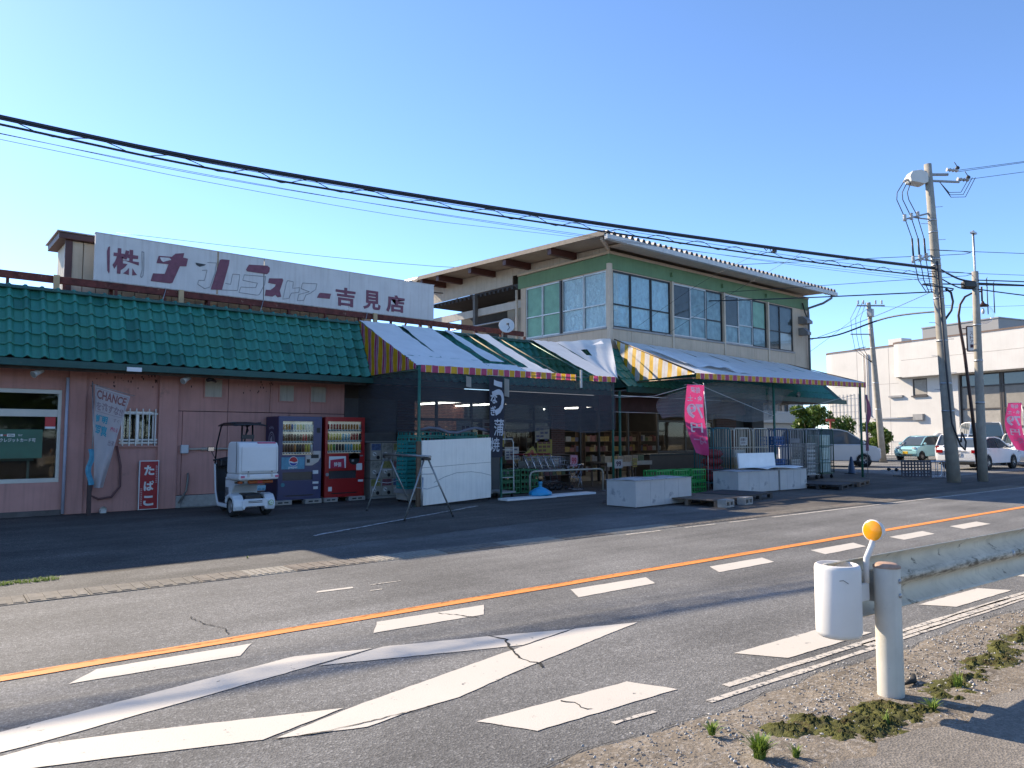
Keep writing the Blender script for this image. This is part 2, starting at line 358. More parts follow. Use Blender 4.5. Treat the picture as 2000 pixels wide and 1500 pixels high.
crack('crack', [(-1+.25*i, 5.665-.029*(-1+.25*i)+random.uniform(-.02,.02)) for i in range(44)], .007, road, .0085, .008)
for sx in (0,):   # seams between the chevron strips
    pass
# concrete side-gutter: lids and gratings, each a piece of its own
gut = sheet('side_gutter', [(-12,road_y(7.98,-12)),(60,road_y(7.98,60)),(60,road_y(8.44,60)),(-12,road_y(8.44,-12))], M('gutter_channel', (.03,.03,.03), .9), -.012)
LID = M('gutter_lid_concrete', (.19,.172,.148), .9, var=.35, scale=7, bump=.5, bscale=150, rnd=.18)
LID2 = M('pale_gutter_lid', (.30,.275,.235), .9, var=.2, scale=9, bump=.5, bscale=150)
GRATE = M('grating_steel', (.12,.115,.105), .6, .6, var=.4, scale=20)
def lid_mesh(L, W, ribs=0):
    mb = MB(); mb.box(-L/2+.004,L/2-.004,-W/2+.004,W/2-.004,-.05,0)
    for i in range(ribs): x = -L/2+(i+.5)*L/ribs; mb.box(x-L/ribs*.32,x+L/ribs*.32,-W/2+.04,W/2-.04,.0003,.006)
    return mb
lm = lid_mesh(.5,.42,4).mesh('lid', LID); lm2 = lid_mesh(.5,.42,7).mesh('lid', LID2)
gm = MB()
for i in range(25): gm.box(-.49+i*.04,-.476+i*.04,-.19,.19,-.04,0)
for y in (-.2,-.07,.07,.2): gm.box(-.5,.5,y-.012,y+.012,-.038,.002)
gmm = gm.mesh('grating', GRATE)
x = -6.0
while x < 26:
    c = x + .25
    if .85 < c < 1.2:
        part('grating', gmm, gut, (x+.5, road_y(8.21,x+.5), .012), (0,0,-.033)); x += 1.0; continue
    pale = 2.8 < c < 3.75 or 4.7 < c < 5.65 or 6.6 < c < 7.6 or 8.5 < c < 9.9
    part('concrete_lid', lm2 if pale else lm, gut, (c, road_y(8.21,c), .008+random.uniform(-.003,.003)), (0,0,-.033+random.uniform(-.004,.004))); x += .5
# ---- near verge ----
GRAV = M('verge_soil', (.20,.165,.125), .95, var=.5, scale=5, bump=1, bscale=55, spots=(30,.52,(.30,.27,.235),.8))
def verge_edge(x): return 2.70-.07*x+.025*math.sin(x*3.1)+.018*math.sin(x*9.7+1) if x < 9 else 2.07-.033*(x-9)+.02*math.sin(x*3)
mb = MB(); nx, ny = 260, 40
vx = [-8+ (i/nx)*38 for i in range(nx+1)]
def vfn(u, v):
    x = -8+38*u; e = verge_edge(x)+random.uniform(-.012,.012); y = -6+(e+6)*v**.6
    d = e-y; h = .006+min(.035,d*.05)+.006*math.sin(x*7+y*5)*min(1,d*3)+random.uniform(-.003,.003)
    return (x, y, h if v < 1 else .003)
mb.grid(vfn, nx, ny); mb.build('verge', GRAV, kind='structure')
sheet('verge_far', [(30,1.38),(160,-2.9),(160,-40),(-80,-40),(-80,-6),(30,-6)], GRAV, -.004)
crack('edge_gap', [(x*.2, verge_edge(x*.2)+.012) for x in range(-5,60)], .004, road, .006, .006)
# asphalt walkway slab near the camera
SLAB = asphalt('walkway_asphalt', .19, .27, .3, .35, (1.12,1,.86), 3)
sl_edge = [(1.2,1.66),(2.2,1.64),(2.9,1.60),(3.25,1.66),(3.45,1.58),(3.62,1.64),(3.92,1.58),(4.2,1.46),(4.43,1.50),(4.75,1.50),(5.2,1.40),(6.5,1.30),(12,1.0),(30,.3)]
mbx = MB(); pts = [(x+random.uniform(-.01,.01),y+random.uniform(-.015,.015)) for x,y in sl_edge]; pts = pts+[(30,-6),(-6,-6),(-6,1.7)]
mbx.prism(pts, lambda u,v,w:(u,v,w), -.02, .062); mbx.build('walkway', SLAB, kind='structure', fix=True)
# loose stones, one mass
mb = MB(); rg = random.Random(5)
def pebble(mb, x, y, z, r):
    vs = []; 
    for (a,b,c) in ((1,0,0),(-1,0,0),(0,1,0),(0,-1,0),(0,0,1),(0,0,-1)): k = r*rg.uniform(.6,1.2); vs.append((x+a*k,y+b*k,z+c*k*.7))
    mb.add(vs, [(0,2,4),(2,1,4),(1,3,4),(3,0,4),(2,0,5),(1,2,5),(3,1,5),(0,3,5)], rg.choice((0,0,1,2)))
for i in range(9500):
    x = 1.2+8*rg.random()**1.1; e = verge_edge(x); y = e-rg.random()**.8*(e-1.45)
    dens = .5+.5*math.sin(x*4.3+1)*math.sin(y*7+x)
    if rg.random() < (.25+dens*.7): pebble(mb, x, y, .03+.01*rg.random(), rg.choice((.004,.005,.006,.007,.009,.013)))
mb.build('gravel', [M('stone_grey', (.33,.32,.3), .9), M('stone_pale', (.45,.43,.4), .9), M('stone_dark', (.16,.15,.14), .9)], kind='stuff')
# moss cushions
MOSS = M('moss', (.10,.10,.02), .95, var=.6, scale=14, bump=1, bscale=160, spots=(9,.55,(.07,.045,.015),.8))
mb = MB()
def moss(cx, cy, rx, ry, h):
    ph = rg.random()*6; n = 14
    def fn(u,v):
        a = 2*math.pi*u; k = (1+.22*math.sin(3*a+ph)+.14*math.sin(7*a+ph*2)); r = v
        z = h*(1-r*r)*(1+.35*math.sin(cx*60+u*31+v*9)) + rg.uniform(-.004,.004)
        return (cx+rx*k*r*math.cos(a), cy+ry*k*r*math.sin(a), .028+max(-.01,z))
    mb.grid(fn, 22, 5)
for i in range(190):
    k = rg.random()
    if k < .45: x, y = 3.6+rg.random()*.75, 1.66+rg.random()*.26
    elif k < .9: x = 4.55+rg.random()*2.6; y = 1.62+.16*rg.random()+ (x-4.55)*.06
    else: x, y = 3.45+rg.random()*.3, 1.95+rg.random()*.12
    s_ = rg.uniform(.03,.10); moss(x, y, s_, s_*rg.uniform(.6,1), rg.uniform(.010,.026))
mb.build('moss', MOSS, kind='stuff')
# grass tufts
GRASS = M('grass_blade', (.20,.29,.045), .7, var=.4, scale=30, trans=.25)
def tuft(x, y, n, h, label, z=.03, spread=.5, rad=0):
    mb = MB()
    for i in range(n):
        a = rg.random()*6.28; hh = h*rg.uniform(.5,1.1); lean = rg.uniform(.1,spread)*hh; w = .0035+.002*rg.random(); bx, by = rg.uniform(-.15,.15)*h+rg.uniform(-rad,rad), rg.uniform(-.15,.15)*h+rg.uniform(-rad,rad)*.25
        dx, dy = math.cos(a), math.sin(a); px, py = -dy*w, dx*w
        p = [(bx+dx*lean*t*t, by+dy*lean*t*t, hh*(t-.25*t*t*(lean/hh))) for t in (0,.4,.75,1)]
        vs = []
        for j,(u,v,q) in enumerate(p): k = (1,.9,.6,.05)[j]; vs += [(u+px*k,v+py*k,q),(u-px*k,v-py*k,q)]
        mb.add(vs, [(0,1,3,2),(2,3,5,4),(4,5,7,6)])
    o = mb.build('grass_tuft', GRASS, loc=(x,y,z)); return tag(o, label, 'grass', 'tufts of grass')
tuft(3.16,2.24,60,.07,'small bright green grass tuft on the gravel nearest the painted edge line',spread=1.2)
tuft(3.10,1.94,300,.11,'largest dense green grass tuft at the bottom edge of the gravel verge',spread=.9)
tuft(3.22,1.83,50,.07,'sparse little grass tuft beside the cracked walkway edge at bottom',spread=.8)
tuft(4.32,1.66,50,.08,'yellowish grass tuft in the moss just below the guardrail post',spread=1.3)
tuft(4.85,1.72,24,.11,'thin upright grass tuft in the moss right of the guardrail post',spread=.5)
tuft(3.95,1.74,14,.09,'wispy grass tuft at the front of the moss below the guardrail post',spread=.6)
tuft(1.12,9.1,260,.045,'low strip of grass at the forecourt edge far left',.0,1.6,.28)
tuft(3.4,9.12,30,.03,'tiny grass sprig at the apron edge below the delivery trike',.0,1.0)
# scrap of black rubber by the post
mb = MB(); mb.tube([(0,0,.012),(.05,-.01,.02),(.11,-.012,.015),(.16,.01,.03),(.18,.03,.03)],[.006,.014,.017,.013,.004],7)
tag(mb.build('rubber_scrap', RUBBER, loc=(4.62,1.93,.03)), 'curled scrap of black rubber on gravel behind the guardrail post', 'debris')

# ================= pink single-storey shop =================
def wall_holes(mb, x0, x1, z0, z1, holes, depth, fn, mi=0, mr=0):
    xs = sorted({x0,x1,*[h[0] for h in holes],*[h[1] for h in holes]}); zs = sorted({z0,z1,*[h[2] for h in holes],*[h[3] for h in holes]})
    for i in range(len(xs)-1):
        for j in range(len(zs)-1):
            cx, cz = (xs[i]+xs[i+1])/2, (zs[j]+zs[j+1])/2
            if any(h[0]<cx<h[1] and h[2]<cz<h[3] for h in holes): continue
            mb.quad(fn(xs[i],0,zs[j]),fn(xs[i+1],0,zs[j]),fn(xs[i+1],0,zs[j+1]),fn(xs[i],0,zs[j+1]),mi)
    for a,b,c,d in holes:
        for p,q in (((a,c),(a,d)),((a,d),(b,d)),((b,d),(b,c)),((b,c),(a,c))):
            mb.quad(fn(p[0],0,p[1]),fn(q[0],0,q[1]),fn(q[0],depth,q[1]),fn(p[0],depth,p[1]),mr)
PINK = M('pink_stucco', (.52,.26,.215), .85, var=.12, scale=1.6, bump=.3, bscale=110, streak=.3, streakc=(.10,.06,.05), spots=(2.3,.63,(.25,.15,.13),.55))
SEAM = M('panel_seam', (.05,.03,.028), .9)
WY = 16.4
store = thing('store_building', 'pink single-storey shop with a green tiled eave', 'building', (0,WY,0))
# parts are modelled in local coordinates: y measured from the wall face
mb = MB(); fw = lambda x,d,z:(x,d,z)
wall_holes(mb, -9, 4.25, 0, 3.3, [(-1.7,2.46,.62,2.38),(3.5,4.13,1.33,2.0)], .16, fw)
mb.quad((-9,0,0),(-9,6,0),(-9,6,4.2),(-9,0,4.2)); mb.build('wall', PINK, store)
mb = MB(); mb.box(2.56,2.86,-.05,-.002,0,2.82); mb.build('pilaster', PINK, store, .01)
mb = MB(); mb.box(4.18,4.56,-.07,.2,0,2.82); mb.build('pilaster', PINK, store, .01)
mb = MB(); mb.box(-9,2.54,-.03,-.002,.0,.10); mb.build('plinth', M('plinth_grey', (.13,.11,.1), .9, var=.4), store)
# boards on the right-hand stretch, each its own panel
mb = MB(); mb.box(4.56,8.42,.02,.2,0,3.3); mb.build('backing_wall', SEAM, store)
for a,b,c,d in ((4.57,5.6,2.03,2.83),(5.61,6.54,2.03,2.83),(6.55,7.51,2.03,2.83),(7.52,8.40,2.03,2.83),(4.57,4.66,.26,2.015),(4.67,5.6,.26,2.015),(5.61,7.0,.26,2.015),(7.01,8.40,.26,2.015)):
    mb = MB(); mb.box(a,b,0,.03,c,d); mb.build('panel', PINK, store, .004)
mb = MB(); mb.box(4.56,8.42,-.06,.02,0,.25); mb.build('plinth', CONC, store, .01)
VENTM = M('beige_vent_board', (.42,.37,.29), .7, var=.1, streak=.4)
for a,b,c,d in ((5.1,5.46,2.34,2.72),(6.76,7.1,2.3,2.66),(7.52,7.9,2.3,2.66)):
    mb = MB(); mb.box(a,b,-.02,-.001,c,d); v = mb.build('vent_panel', VENTM, store)
    mb = MB()
    for u0,u1,w0,w1 in ((a-.02,a,c-.02,d+.02),(b,b+.02,c-.02,d+.02),(a,b,c-.02,c),(a,b,d,d+.02)): mb.box(u0,u1,-.035,-.001,w0,w1)
    mb.build('frame', PINK, v)
# peeling flecks under the eave
mb = MB()
for i in range(60):
    x = random.choice((random.uniform(2.9,4.2),random.uniform(5.8,6.6),random.uniform(3.2,5))); z = random.uniform(2.45,2.8); s_ = random.uniform(.01,.028)
    mb.add([(x,-.0035,z),(x+s_,-.0035,z+s_*.3),(x+s_*.8,-.0035,z-s_*1.8),(x+s_*.2,-.0035,z-s_*1.2)],[(0,3,2,1)])
mb.build('peeled_paint', SEAM, store, kind='stuff')
# big display window
wf = MB(); 
for a,b,c,d in ((-1.7,2.46,2.30,2.38),(-1.7,2.46,.62,.70),(2.40,2.46,.7,2.3),(-1.7,-1.62,.7,2.3),(-1.62,2.4,1.86,2.0)): wf.box(a,b,.02,.09,c,d)
win = wf.build('window', M('window_frame_cream', (.55,.52,.45), .5, .2, var=.1), store, .006)
mb = MB(); mb.quad((-1.62,.05,.7),(2.4,.05,.7),(2.4,.05,1.86),(-1.62,.05,1.86)); mb.build('pane', GLASS, win)
mb = MB(); mb.quad((-1.62,.05,2.0),(2.4,.05,2.0),(2.4,.05,2.3),(-1.62,.05,2.3)); mb.build('pane', GLASS, win)
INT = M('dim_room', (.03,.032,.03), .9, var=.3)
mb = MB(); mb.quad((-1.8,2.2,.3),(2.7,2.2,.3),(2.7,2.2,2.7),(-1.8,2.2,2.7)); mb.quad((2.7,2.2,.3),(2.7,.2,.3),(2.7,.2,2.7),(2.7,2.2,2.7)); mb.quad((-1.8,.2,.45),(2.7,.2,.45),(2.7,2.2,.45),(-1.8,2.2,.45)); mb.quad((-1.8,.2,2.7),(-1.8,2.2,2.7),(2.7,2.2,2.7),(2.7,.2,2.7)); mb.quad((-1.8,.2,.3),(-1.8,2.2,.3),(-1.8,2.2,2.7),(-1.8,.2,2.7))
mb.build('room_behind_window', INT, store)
# green film with card notice on the glass
FILM = M('green_window_film', (.012,.10,.06), .35, var=.2)
film = MB(); film.box(-1.6,2.17,.040,.046,1.08,1.62); fo = film.build('window_film', FILM, win)
NOTE = M('white_print', (.72,.72,.7), .6, var=.05); REDP = M('red_print', (.5,.03,.03), .5, var=.1)
text_xz('クレジットカード可',.01,1.50,2.06,1.385,1.455,.036,NOTE,fo); text_xz('VISA',.03,1.62,1.72,1.49,1.53,.034,FILM,fo); text_xz('など',.01,1.78,1.85,1.495,1.53,.036,NOTE,fo)
mb = MB(); mb.box(1.61,1.73,.0375,.0385,1.483,1.537); mb.box(1.51,1.545,.0375,.0385,1.492,1.53); mb.build('card_mark', NOTE, fo)
mb = MB(); mb.obox((1.583,.038,1.512),.05,.002,.018); mb.build('card_mark', REDP, fo)
mb = MB(); mb.box(2.2,2.37,.038,.046,1.66,1.86); st_ = mb.build('sticker', REDP, win)
mb = MB(); mb.box(2.2,2.37,.034,.037,1.635,1.675); mb.build('sticker_strip', NOTE, st_)
mb = MB(); mb.box(1.36,1.46,.034,.037,1.40,1.52); mb.box(1.38,1.44,.031,.0335,1.43,1.49); mb.build('sticker', [NOTE], win)
# folding chairs and a table dimly seen behind the glass
mb = MB(); mb.box(-1.4,2.1,.5,1.2,1.02,1.06); 
for x_ in (.0,.7,1.35,2.0): mb.box(x_,x_+.04,.55,.6,.45,1.02)
tb = mb.build('table', M('table_green', (.05,.12,.1), .6), None, loc=(0,WY,0)); tag(tb, 'green-topped table standing behind the display window of the pink shop', 'table')
# small barred window
mb = MB()
for a,b,c,d in ((3.5,4.13,1.95,2.0),(3.5,4.13,1.33,1.38),(3.5,3.54,1.38,1.95),(4.09,4.13,1.38,1.95),(3.79,3.84,1.38,1.95)): mb.box(a,b,.05,.10,c,d)
bw = mb.build('barred_window', ALU, store)
mb = MB(); mb.box(3.54,3.79,.08,.085,1.38,1.95); mb.build('pane', GLASS, bw); mb = MB(); mb.box(3.84,4.09,.08,.085,1.38,1.95); mb.build('pane', GLASS, bw)
mb = MB(); mb.box(3.4,4.2,.3,.32,1.2,2.1); mb.build('curtain', INT, bw)
for i in range(6):
    x_ = 3.52+i*.12; mb = MB(); mb.box(x_-.011,x_+.011,-.075,-.055,1.30,2.05); mb.build('bar', M('bar_white', (.6,.58,.54), .45, .2, spots=(20,.62,(.3,.2,.15),.6)), bw)
for z_ in (1.36,1.42,1.95):
    mb = MB(); mb.box(3.46,4.17,-.054,-.035,z_-.016,z_+.016); mb.build('cross_bar', MATS['bar_white'], bw)
mb = MB(); mb.box(3.44,4.2,-.05,.05,1.27,1.31); mb.build('sill', PINK, bw)
# white downpipe between window bay and wall
mb = MB(); mb.tube([(2.53,-.08,2.62),(2.53,-.08,.02)],.028,10); mb.build('downpipe', M('pipe_lilac', (.42,.42,.5), .5), store)
# eave: soffit, fascia, tiles, ridge capping, flat roof
SOF = M('soffit_boards', (.085,.075,.068), .9, var=.4, scale=6, streak=.4)
mb = MB(); mb.box(-9,17.0,-.86,0.25,2.82,2.86); mb.build('soffit', SOF, store)
mb = MB(); mb.box(-9,17.0,-.93,-.865,2.74,2.87); mb.build('fascia', M('fascia_green', (.012,.075,.06), .55, var=.3, spots=(11,.62,(.1,.1,.08),.6)), store, .006)
mb = MB(); mb.box(-9,8.6,-.70,-.66,2.70,2.815); mb.tube([(-9,-.25,2.79),(8.6,-.25,2.79)],.02,6); mb.tube([(-9,-.4,2.80),(8.6,-.4,2.80)],.014,6); mb.build('conduit', SOF, store)
mb = MB(); mb.add([(-9,-.86,2.87),(17.0,-.86,2.87),(17.0,-.2,4.2),(-9,-.2,4.2)],[(0,1,2,3)]); mb.build('roof_deck', DARK, store)
TILE = M('green_glazed_tile', (.042,.235,.18), .36, var=.22, scale=5, rnd=.4, spots=(4,.60,(.15,.14,.12),.6), bump=.12, bscale=50)
CW, NROW = .262, 6
sdir = Vector((0,.66,1.36)).normalized(); snrm = Vector((0,-1.36,.66)).normalized(); SLOPE = math.hypot(.66,1.36); EXP = SLOPE/NROW
def tile_mb(mb=None, ox=0., oy=0., oz=0.):
    mb = mb or MB(); n = 9; top = []; L = EXP+.045
    for t, lift in ((0,.048),(L,.004)):
        for i in range(n+1):
            u = i/n*CW; c = .5-.5*math.cos(2*math.pi*min(1,max(0,(u/CW-.42)/.58))); h = .082*c + .006*math.cos(2*math.pi*u/CW)
            p = sdir*t + snrm*(h+lift); top.append((ox+u, oy+p.y, oz+p.z))
    lip = []
    for i in range(n+1):
        x_,y_,z_ = top[i]; q = snrm*.028; lip.append((x_, y_-q.y, z_-q.z))
    vs = top+lip; mb.add(vs, [(i,i+1,n+2+i,n+1+i) for i in range(n)], 0, True)
    mb.add(vs[:n+1]+lip, [(n+1+i,n+2+i,i+1,i) for i in range(n)], 0, False); return mb
tm = tile_mb().mesh('roof_tile', TILE)
rest = MB()
for r in range(NROW):
    base = Vector((0,-.87,2.87)) + sdir*(EXP*r)
    for c in range(-36, 65):
        x_ = c*CW + random.uniform(-.004,.004); 
        if x_ > 16.9: continue
        ins = (0.4 < x_ < 8.6) or (12.6 < x_ < 16.9 and r > 0)
        dz = random.uniform(-.004,.004)
        if ins: part('roof_tile', tm, store, (x_, base.y, base.z+dz), (random.uniform(-.012,.012),random.uniform(-.008,.008),0))
        else: tile_mb(rest, x_, base.y, base.z+dz)
rest.build('roof_tiles', TILE, store, kind='stuff')
mb = MB(); mb.box(-9,17.0,-.29,-.09,4.215,4.275); mb.box(-9,17,-.36,-.29,4.2,4.235); mb.build('ridge_capping', M('capping_green', (.012,.085,.07), .5, var=.25), store, .01)
mb = MB(); mb.box(-9,17.8,-.09,8,4.10,4.19); mb.build('flat_roof', M('roof_felt', (.16,.15,.14), .9), store)
mb = MB(); mb.box(-9,17.8,7.9,8,0,4.1); mb.build('back_wall', PINK, store)
# spotlights under the eave, dummy camera, number plate
SPOT = M('lamp_white', (.62,.6,.56), .4)
for x_ in (1.98,4.56):
    mb = MB(); d = Vector((-.55,-.35,-.35)).normalized(); p = Vector((x_,-.55,2.66)); mb.tube([p-d*.09,p+d*.05,p+d*.11],[.045,.05,.065],14); mb.tube([p,(x_,-.55,2.82)],.014,8); mb.box(x_-.03,x_+.03,-.58,-.52,2.80,2.818)
    lp_ = mb.build('spotlight', SPOT, store)
    mb = MB(); mb.cyl(p+d*.111,p+d*.113,.058,None,14); mb.build('lens', M('lamp_lens', (.3,.3,.28), .2), lp_)
mb = MB(); mb.tube([(4.98,-.55,2.66),(5.08,-.5,2.69),(5.2,-.4,2.64)],[.04,.045,.02],10); mb.tube([(5.08,-.5,2.7),(5.08,-.5,2.82)],.015,6); mb.build('camera_housing', BLACK, store)
mb = MB(); mb.box(3.36,3.62,-.96,-.935,2.73,2.81); mb.build('name_plate', NOTE, store)
# junction box with conduit
mb = MB(); mb.box(4.63,4.78,-.10,0,1.13,1.31); jb = mb.build('junction_box', M('box_grey', (.52,.52,.52), .5), store, .012)
mb = MB(); mb.tube([(4.78,-.05,1.22),(5.25,-.05,1.22),(6.2,-.05,1.22)],.022,8); mb.tube([(5.05,-.05,1.22),(5.25,-.05,1.22)],.034,8); mb.build('conduit', M('conduit_cream', (.42,.36,.3), .5), jb)
mb = MB(); mb.tube([(4.80,-.03,.72),(4.79,-.05,.55),(4.77,-.05,.35),(4.5+.1,-.1,.1)],[.018,.025,.022,.012],8); mb.tube([(4.77,-.05,.36),(4.65,-.15,.12),(4.6,-.25,.03),(5.0,-.3,.02),(5.5,-.25,.02)],.012,6); mb.build('tap_and_hose', M('tap_metal', (.2,.19,.17), .5, .4), store)

# ---- rooftop hut, rusty rail, roof sign ----
hut = thing('rooftop_hut', 'cream ribbed rooftop hut with brown trim behind the big roof sign', 'hut', (0,17.3,4.19))
HM = M('hut_siding', (.55,.46,.33), .6, var=.1, streak=.25); BR = M('brown_trim', (.085,.03,.025), .55, var=.25)
for i in range(28):
    x_ = 2.62+i*.25; mb = MB(); mb.box(x_,x_+.235,.0,.03,-.0,1.32); mb.build('siding_board', HM, hut, .006)
for i in range(5):
    y_ = .04+i*.23; mb = MB(); mb.box(2.57,2.6,y_,y_+.215,0,1.32); mb.build('siding_board', HM, hut, .006)
mb = MB(); mb.box(2.6,9.62,.03,1.2,0,1.32); mb.build('wall', M('hut_core', (.2,.16,.12), .8), hut)
mb = MB(); mb.box(2.53,2.66,-.03,.03,0,1.33); mb.build('corner_post', BR, hut)
mb = MB(); mb.box(2.4,9.75,-.12,1.35,1.325,1.45); mb.build('roof', BR, hut, .01)
mb = MB(); mb.box(2.36,9.8,-.16,1.4,1.452,1.475); mb.build('roof_sheet', M('roof_edge_pale', (.4,.36,.33), .5), hut)

rail = thing('roof_rail', 'long rusty maroon steel rail on short posts along the flat roof edge', 'rail', (0,16.62,4.2))
mb = MB(); mb.box(-9,14.35,-.04,.04,.27,.41); mb.build('beam', RUST, rail, .006)
for i in range(26):
    x_ = -8.6+i*.92; mb = MB(); mb.box(x_-.025,x_+.025,-.028,.028,-.005,.268); mb.build('post', RUST, rail)
for x_ in (2.3,4.6,9.3): mb = MB(); mb.box(x_-.05,x_+.05,-.1,-.042,-.06,.42); mb.build('wooden_stay', M('stay_wood', (.5,.36,.2), .8), rail)
mb = MB(); mb.tube([(4.2,-.05,0),(4.3,-.06,.42)],.008,6); mb.tube([(6.3,-.05,0),(6.4,-.06,.42)],.008,6); mb.tube([(9.0,-.05,0),(9.08,-.06,.42)],.008,6); mb.build('tie_wire', STEEL, rail)

sign = thing('roof_sign', 'long weathered white roof sign with flaking maroon Japanese lettering', 'sign', (0,16.64,4.62))
SGN = M('sign_board_white', (.60,.58,.56), .6, var=.1, scale=2, streak=.35, streakc=(.30,.24,.2), spots=(7,.67,(.26,.27,.28),.7))
LET = M('sign_letter_maroon', (.18,.055,.085), .6, var=.25, scale=9, spots=(10,.68,(.5,.5,.5),.9)); GH = M('letter_ghost', (.24,.24,.25), .8, var=.4, scale=20)
for a,b in ((2.96,5.36),(5.40,6.42),(6.44,8.6),(8.605,11.15)):
    mb = MB(); mb.box(a,b,0,.1,.02,.98); mb.build('panel', SGN, sign, .004)
mb = MB(); mb.box(5.36,5.40,.004,.09,.02,.98); mb.build('joint_strip', M('joint_rust', (.42,.3,.2), .7, var=.4, scale=20), sign)
mb = MB(); mb.box(2.95,11.16,-.01,.11,.0,.02); mb.build('lower_trim', M('trim_worn', (.45,.40,.35), .7, var=.4, scale=12), sign)
mb = MB(); mb.box(2.95,11.16,-.008,.11,.98,.995); mb.build('upper_trim', SGN, sign)
mb = MB()
for x_ in (3.3,5.2,7.1,9.0,10.8): mb.box(x_-.03,x_+.03,.11,.17,-.40,.95); mb.bar((x_,.17,.8),(x_,1.2,-.40),.04,.04)
mb.build('support_frame', RUST, sign)
LT = {'paren':[(3.19,5.34),(3.22,5.36),(3.23,4.84),(3.22,4.8),(3.19,4.86),(3.17,5.25)],
'na':[(4.15,5.31),(4.41,5.33),(4.48,5.41),(4.66,5.45),(4.64,5.35),(4.74,5.34),(4.71,5.17),(4.58,5.15),(4.44,4.77),(4.39,4.75),(4.01,4.75),(4.05,4.92),(4.28,4.94),(4.35,5.16),(4.11,5.15)],
'mu':[(5.46,5.44),(5.63,5.45),(5.62,5.35),(5.48,4.75),(5.24,4.73),(5.42,5.42)],
'ra':[(6.07,5.41),(6.5,5.45),(6.56,5.41),(6.55,5.31),(6.5,5.25),(6.03,5.25),(6.01,5.29)],
'su':[(6.55,5.16),(6.87,5.2),(6.89,5.16),(6.81,4.9),(6.85,4.76),(6.76,4.74),(6.71,4.79),(6.64,4.74),(6.46,4.74),(6.48,4.88),(6.59,4.89),(6.69,4.98),(6.72,5.04),(6.53,5.05)],
'bar':[(7.83,4.98),(8.11,4.99),(8.08,4.86),(7.75,4.85),(7.8,4.96)]}
for k,pl in LT.items(): mb = MB(); mb.prism([(x_,z_-4.62) for x_,z_ in pl], lambda u,v,w:(u,w,v), -.014, -.001); mb.build('letter', LET, sign, fix=True)
mb = MB(); mb.prism([(4.9,.66),(5.12,.65),(5.09,.62),(4.99,.58),(4.92,.61)], lambda u,v,w:(u,w,v), -.008,-.001); mb.build('paint_flake', DARK, sign, fix=True)
mb = MB(); mb.prism([(4.17,.66),(4.36,.68),(4.4,.64),(4.3,.6),(4.24,.57),(4.2,.6)], lambda u,v,w:(u,w,v), -.018,-.0145); mb.build('paint_flake', SGN, sign, fix=True)
for pl in ([(3.82,5.35),(3.86,5.34),(3.87,5.04),(3.86,4.85),(3.83,4.8),(3.81,4.82),(3.84,4.98),(3.82,5.35)],
    [(5.15,5.32),(5.35,5.34),(5.32,5.11),(5.22,4.78),(5.11,4.73),(4.96,4.81),(4.98,4.9),(5.1,4.91),(5.15,5.15),(5.04,5.13)],
    [(5.48,4.75),(5.83,4.78),(5.87,5.15),(5.71,5.14),(5.67,4.9),(5.55,4.91)],
    [(5.97,5.16),(6.47,5.19),(6.45,5.01),(6.33,4.75),(6.28,4.73),(5.86,4.74),(5.9,4.87),(6.24,4.9),(6.28,5.01),(5.94,5.03),(5.97,5.16)],
    [(7.0,5.17),(7.14,5.16),(7.13,5.0),(7.31,5.04),(7.28,4.92),(7.1,4.88),(7.04,4.75),(6.89,4.71),(6.97,5.11),(7.0,5.17)],
    [(7.37,5.16),(7.74,5.19),(7.71,5.05),(7.58,4.94),(7.46,4.88),(7.41,4.74),(7.25,4.72),(7.28,4.87),(7.55,4.97),(7.34,5.02),(7.37,5.16)]):
    mb = MB()
    for (a,b),(c,d) in zip(pl,pl[1:]): mb.bar((a,-.004,b-4.62),(c,-.004,d-4.62),.006,.013)
    mb.build('letter_outline', GH, sign)
for t_,a,b,c,d in (('株',3.28,3.79,4.82,5.35),('吉',8.24,8.78,4.72,5.19),('見',9.0,9.5,4.72,5.21),('店',9.67,10.22,4.72,5.18)):
    mb = MB(); vs_, fs_ = TXT[(t_,.03)]; mb.add([(a+(b-a)*u,-.012,c-4.62+(d-c)*v) for u,v in vs_], fs_); mb.build('letter', LET, sign, solid=.01)

# ---- open shop front under the first awning ----
BRICK = M('brown_brick', (.12,.055,.04), .85, var=.3, scale=10, rnd=.25, bump=.3)
SHUT = M('shutter_brown', (.07,.055,.045), .6, var=.2)
FRM = M('bronze_frame', (.05,.042,.036), .45, .4)
sf = thing('shop_front', 'dark glazed shop front with brick piers behind the torn striped awning', 'shop front', (0,16.9,0))
def brick_pier(x0, x1, z1, parent, y=0.):
    mb = MB(); mb.box(x0+.01,x1-.01,y+.012,y+.3,0,z1); mb.build('pier_core', M('mortar', (.16,.14,.12), .9), parent)
    bm_ = MB(); bm_.box(0,.205,0,.012,0,.056); me = bm_.mesh('brick', BRICK); r = 0
    while r*.068 < z1-.06:
        x_ = x0-(.1 if r%2 else 0)
        while x_ < x1-.02:
            a = max(x_,x0); b = min(x_+.215,x1)
            if b-a > .04: part('brick', me, parent, (a, y, r*.068+.006), sc=((b-a-.01)/.205,1,1))
            x_ += .215
        r += 1
mb = MB(); mb.box(8.42,17.9,.02,.2,2.45,2.82); mb.build('lintel', SHUT, sf)
mb = MB()
for i in range(14): mb.box(8.5,17.8,.0,.02,2.46+i*.026,2.482+i*.026)
mb.build('shutter_box', SHUT, sf)
brick_pier(10.2,10.75,2.45,sf); brick_pier(15.75,16.35,2.45,sf)
mb = MB(); mb.box(8.42,10.19,.05,.25,.0,2.45); mb.build('side_panel', M('slate_panel', (.10,.105,.115), .5, var=.25), sf)
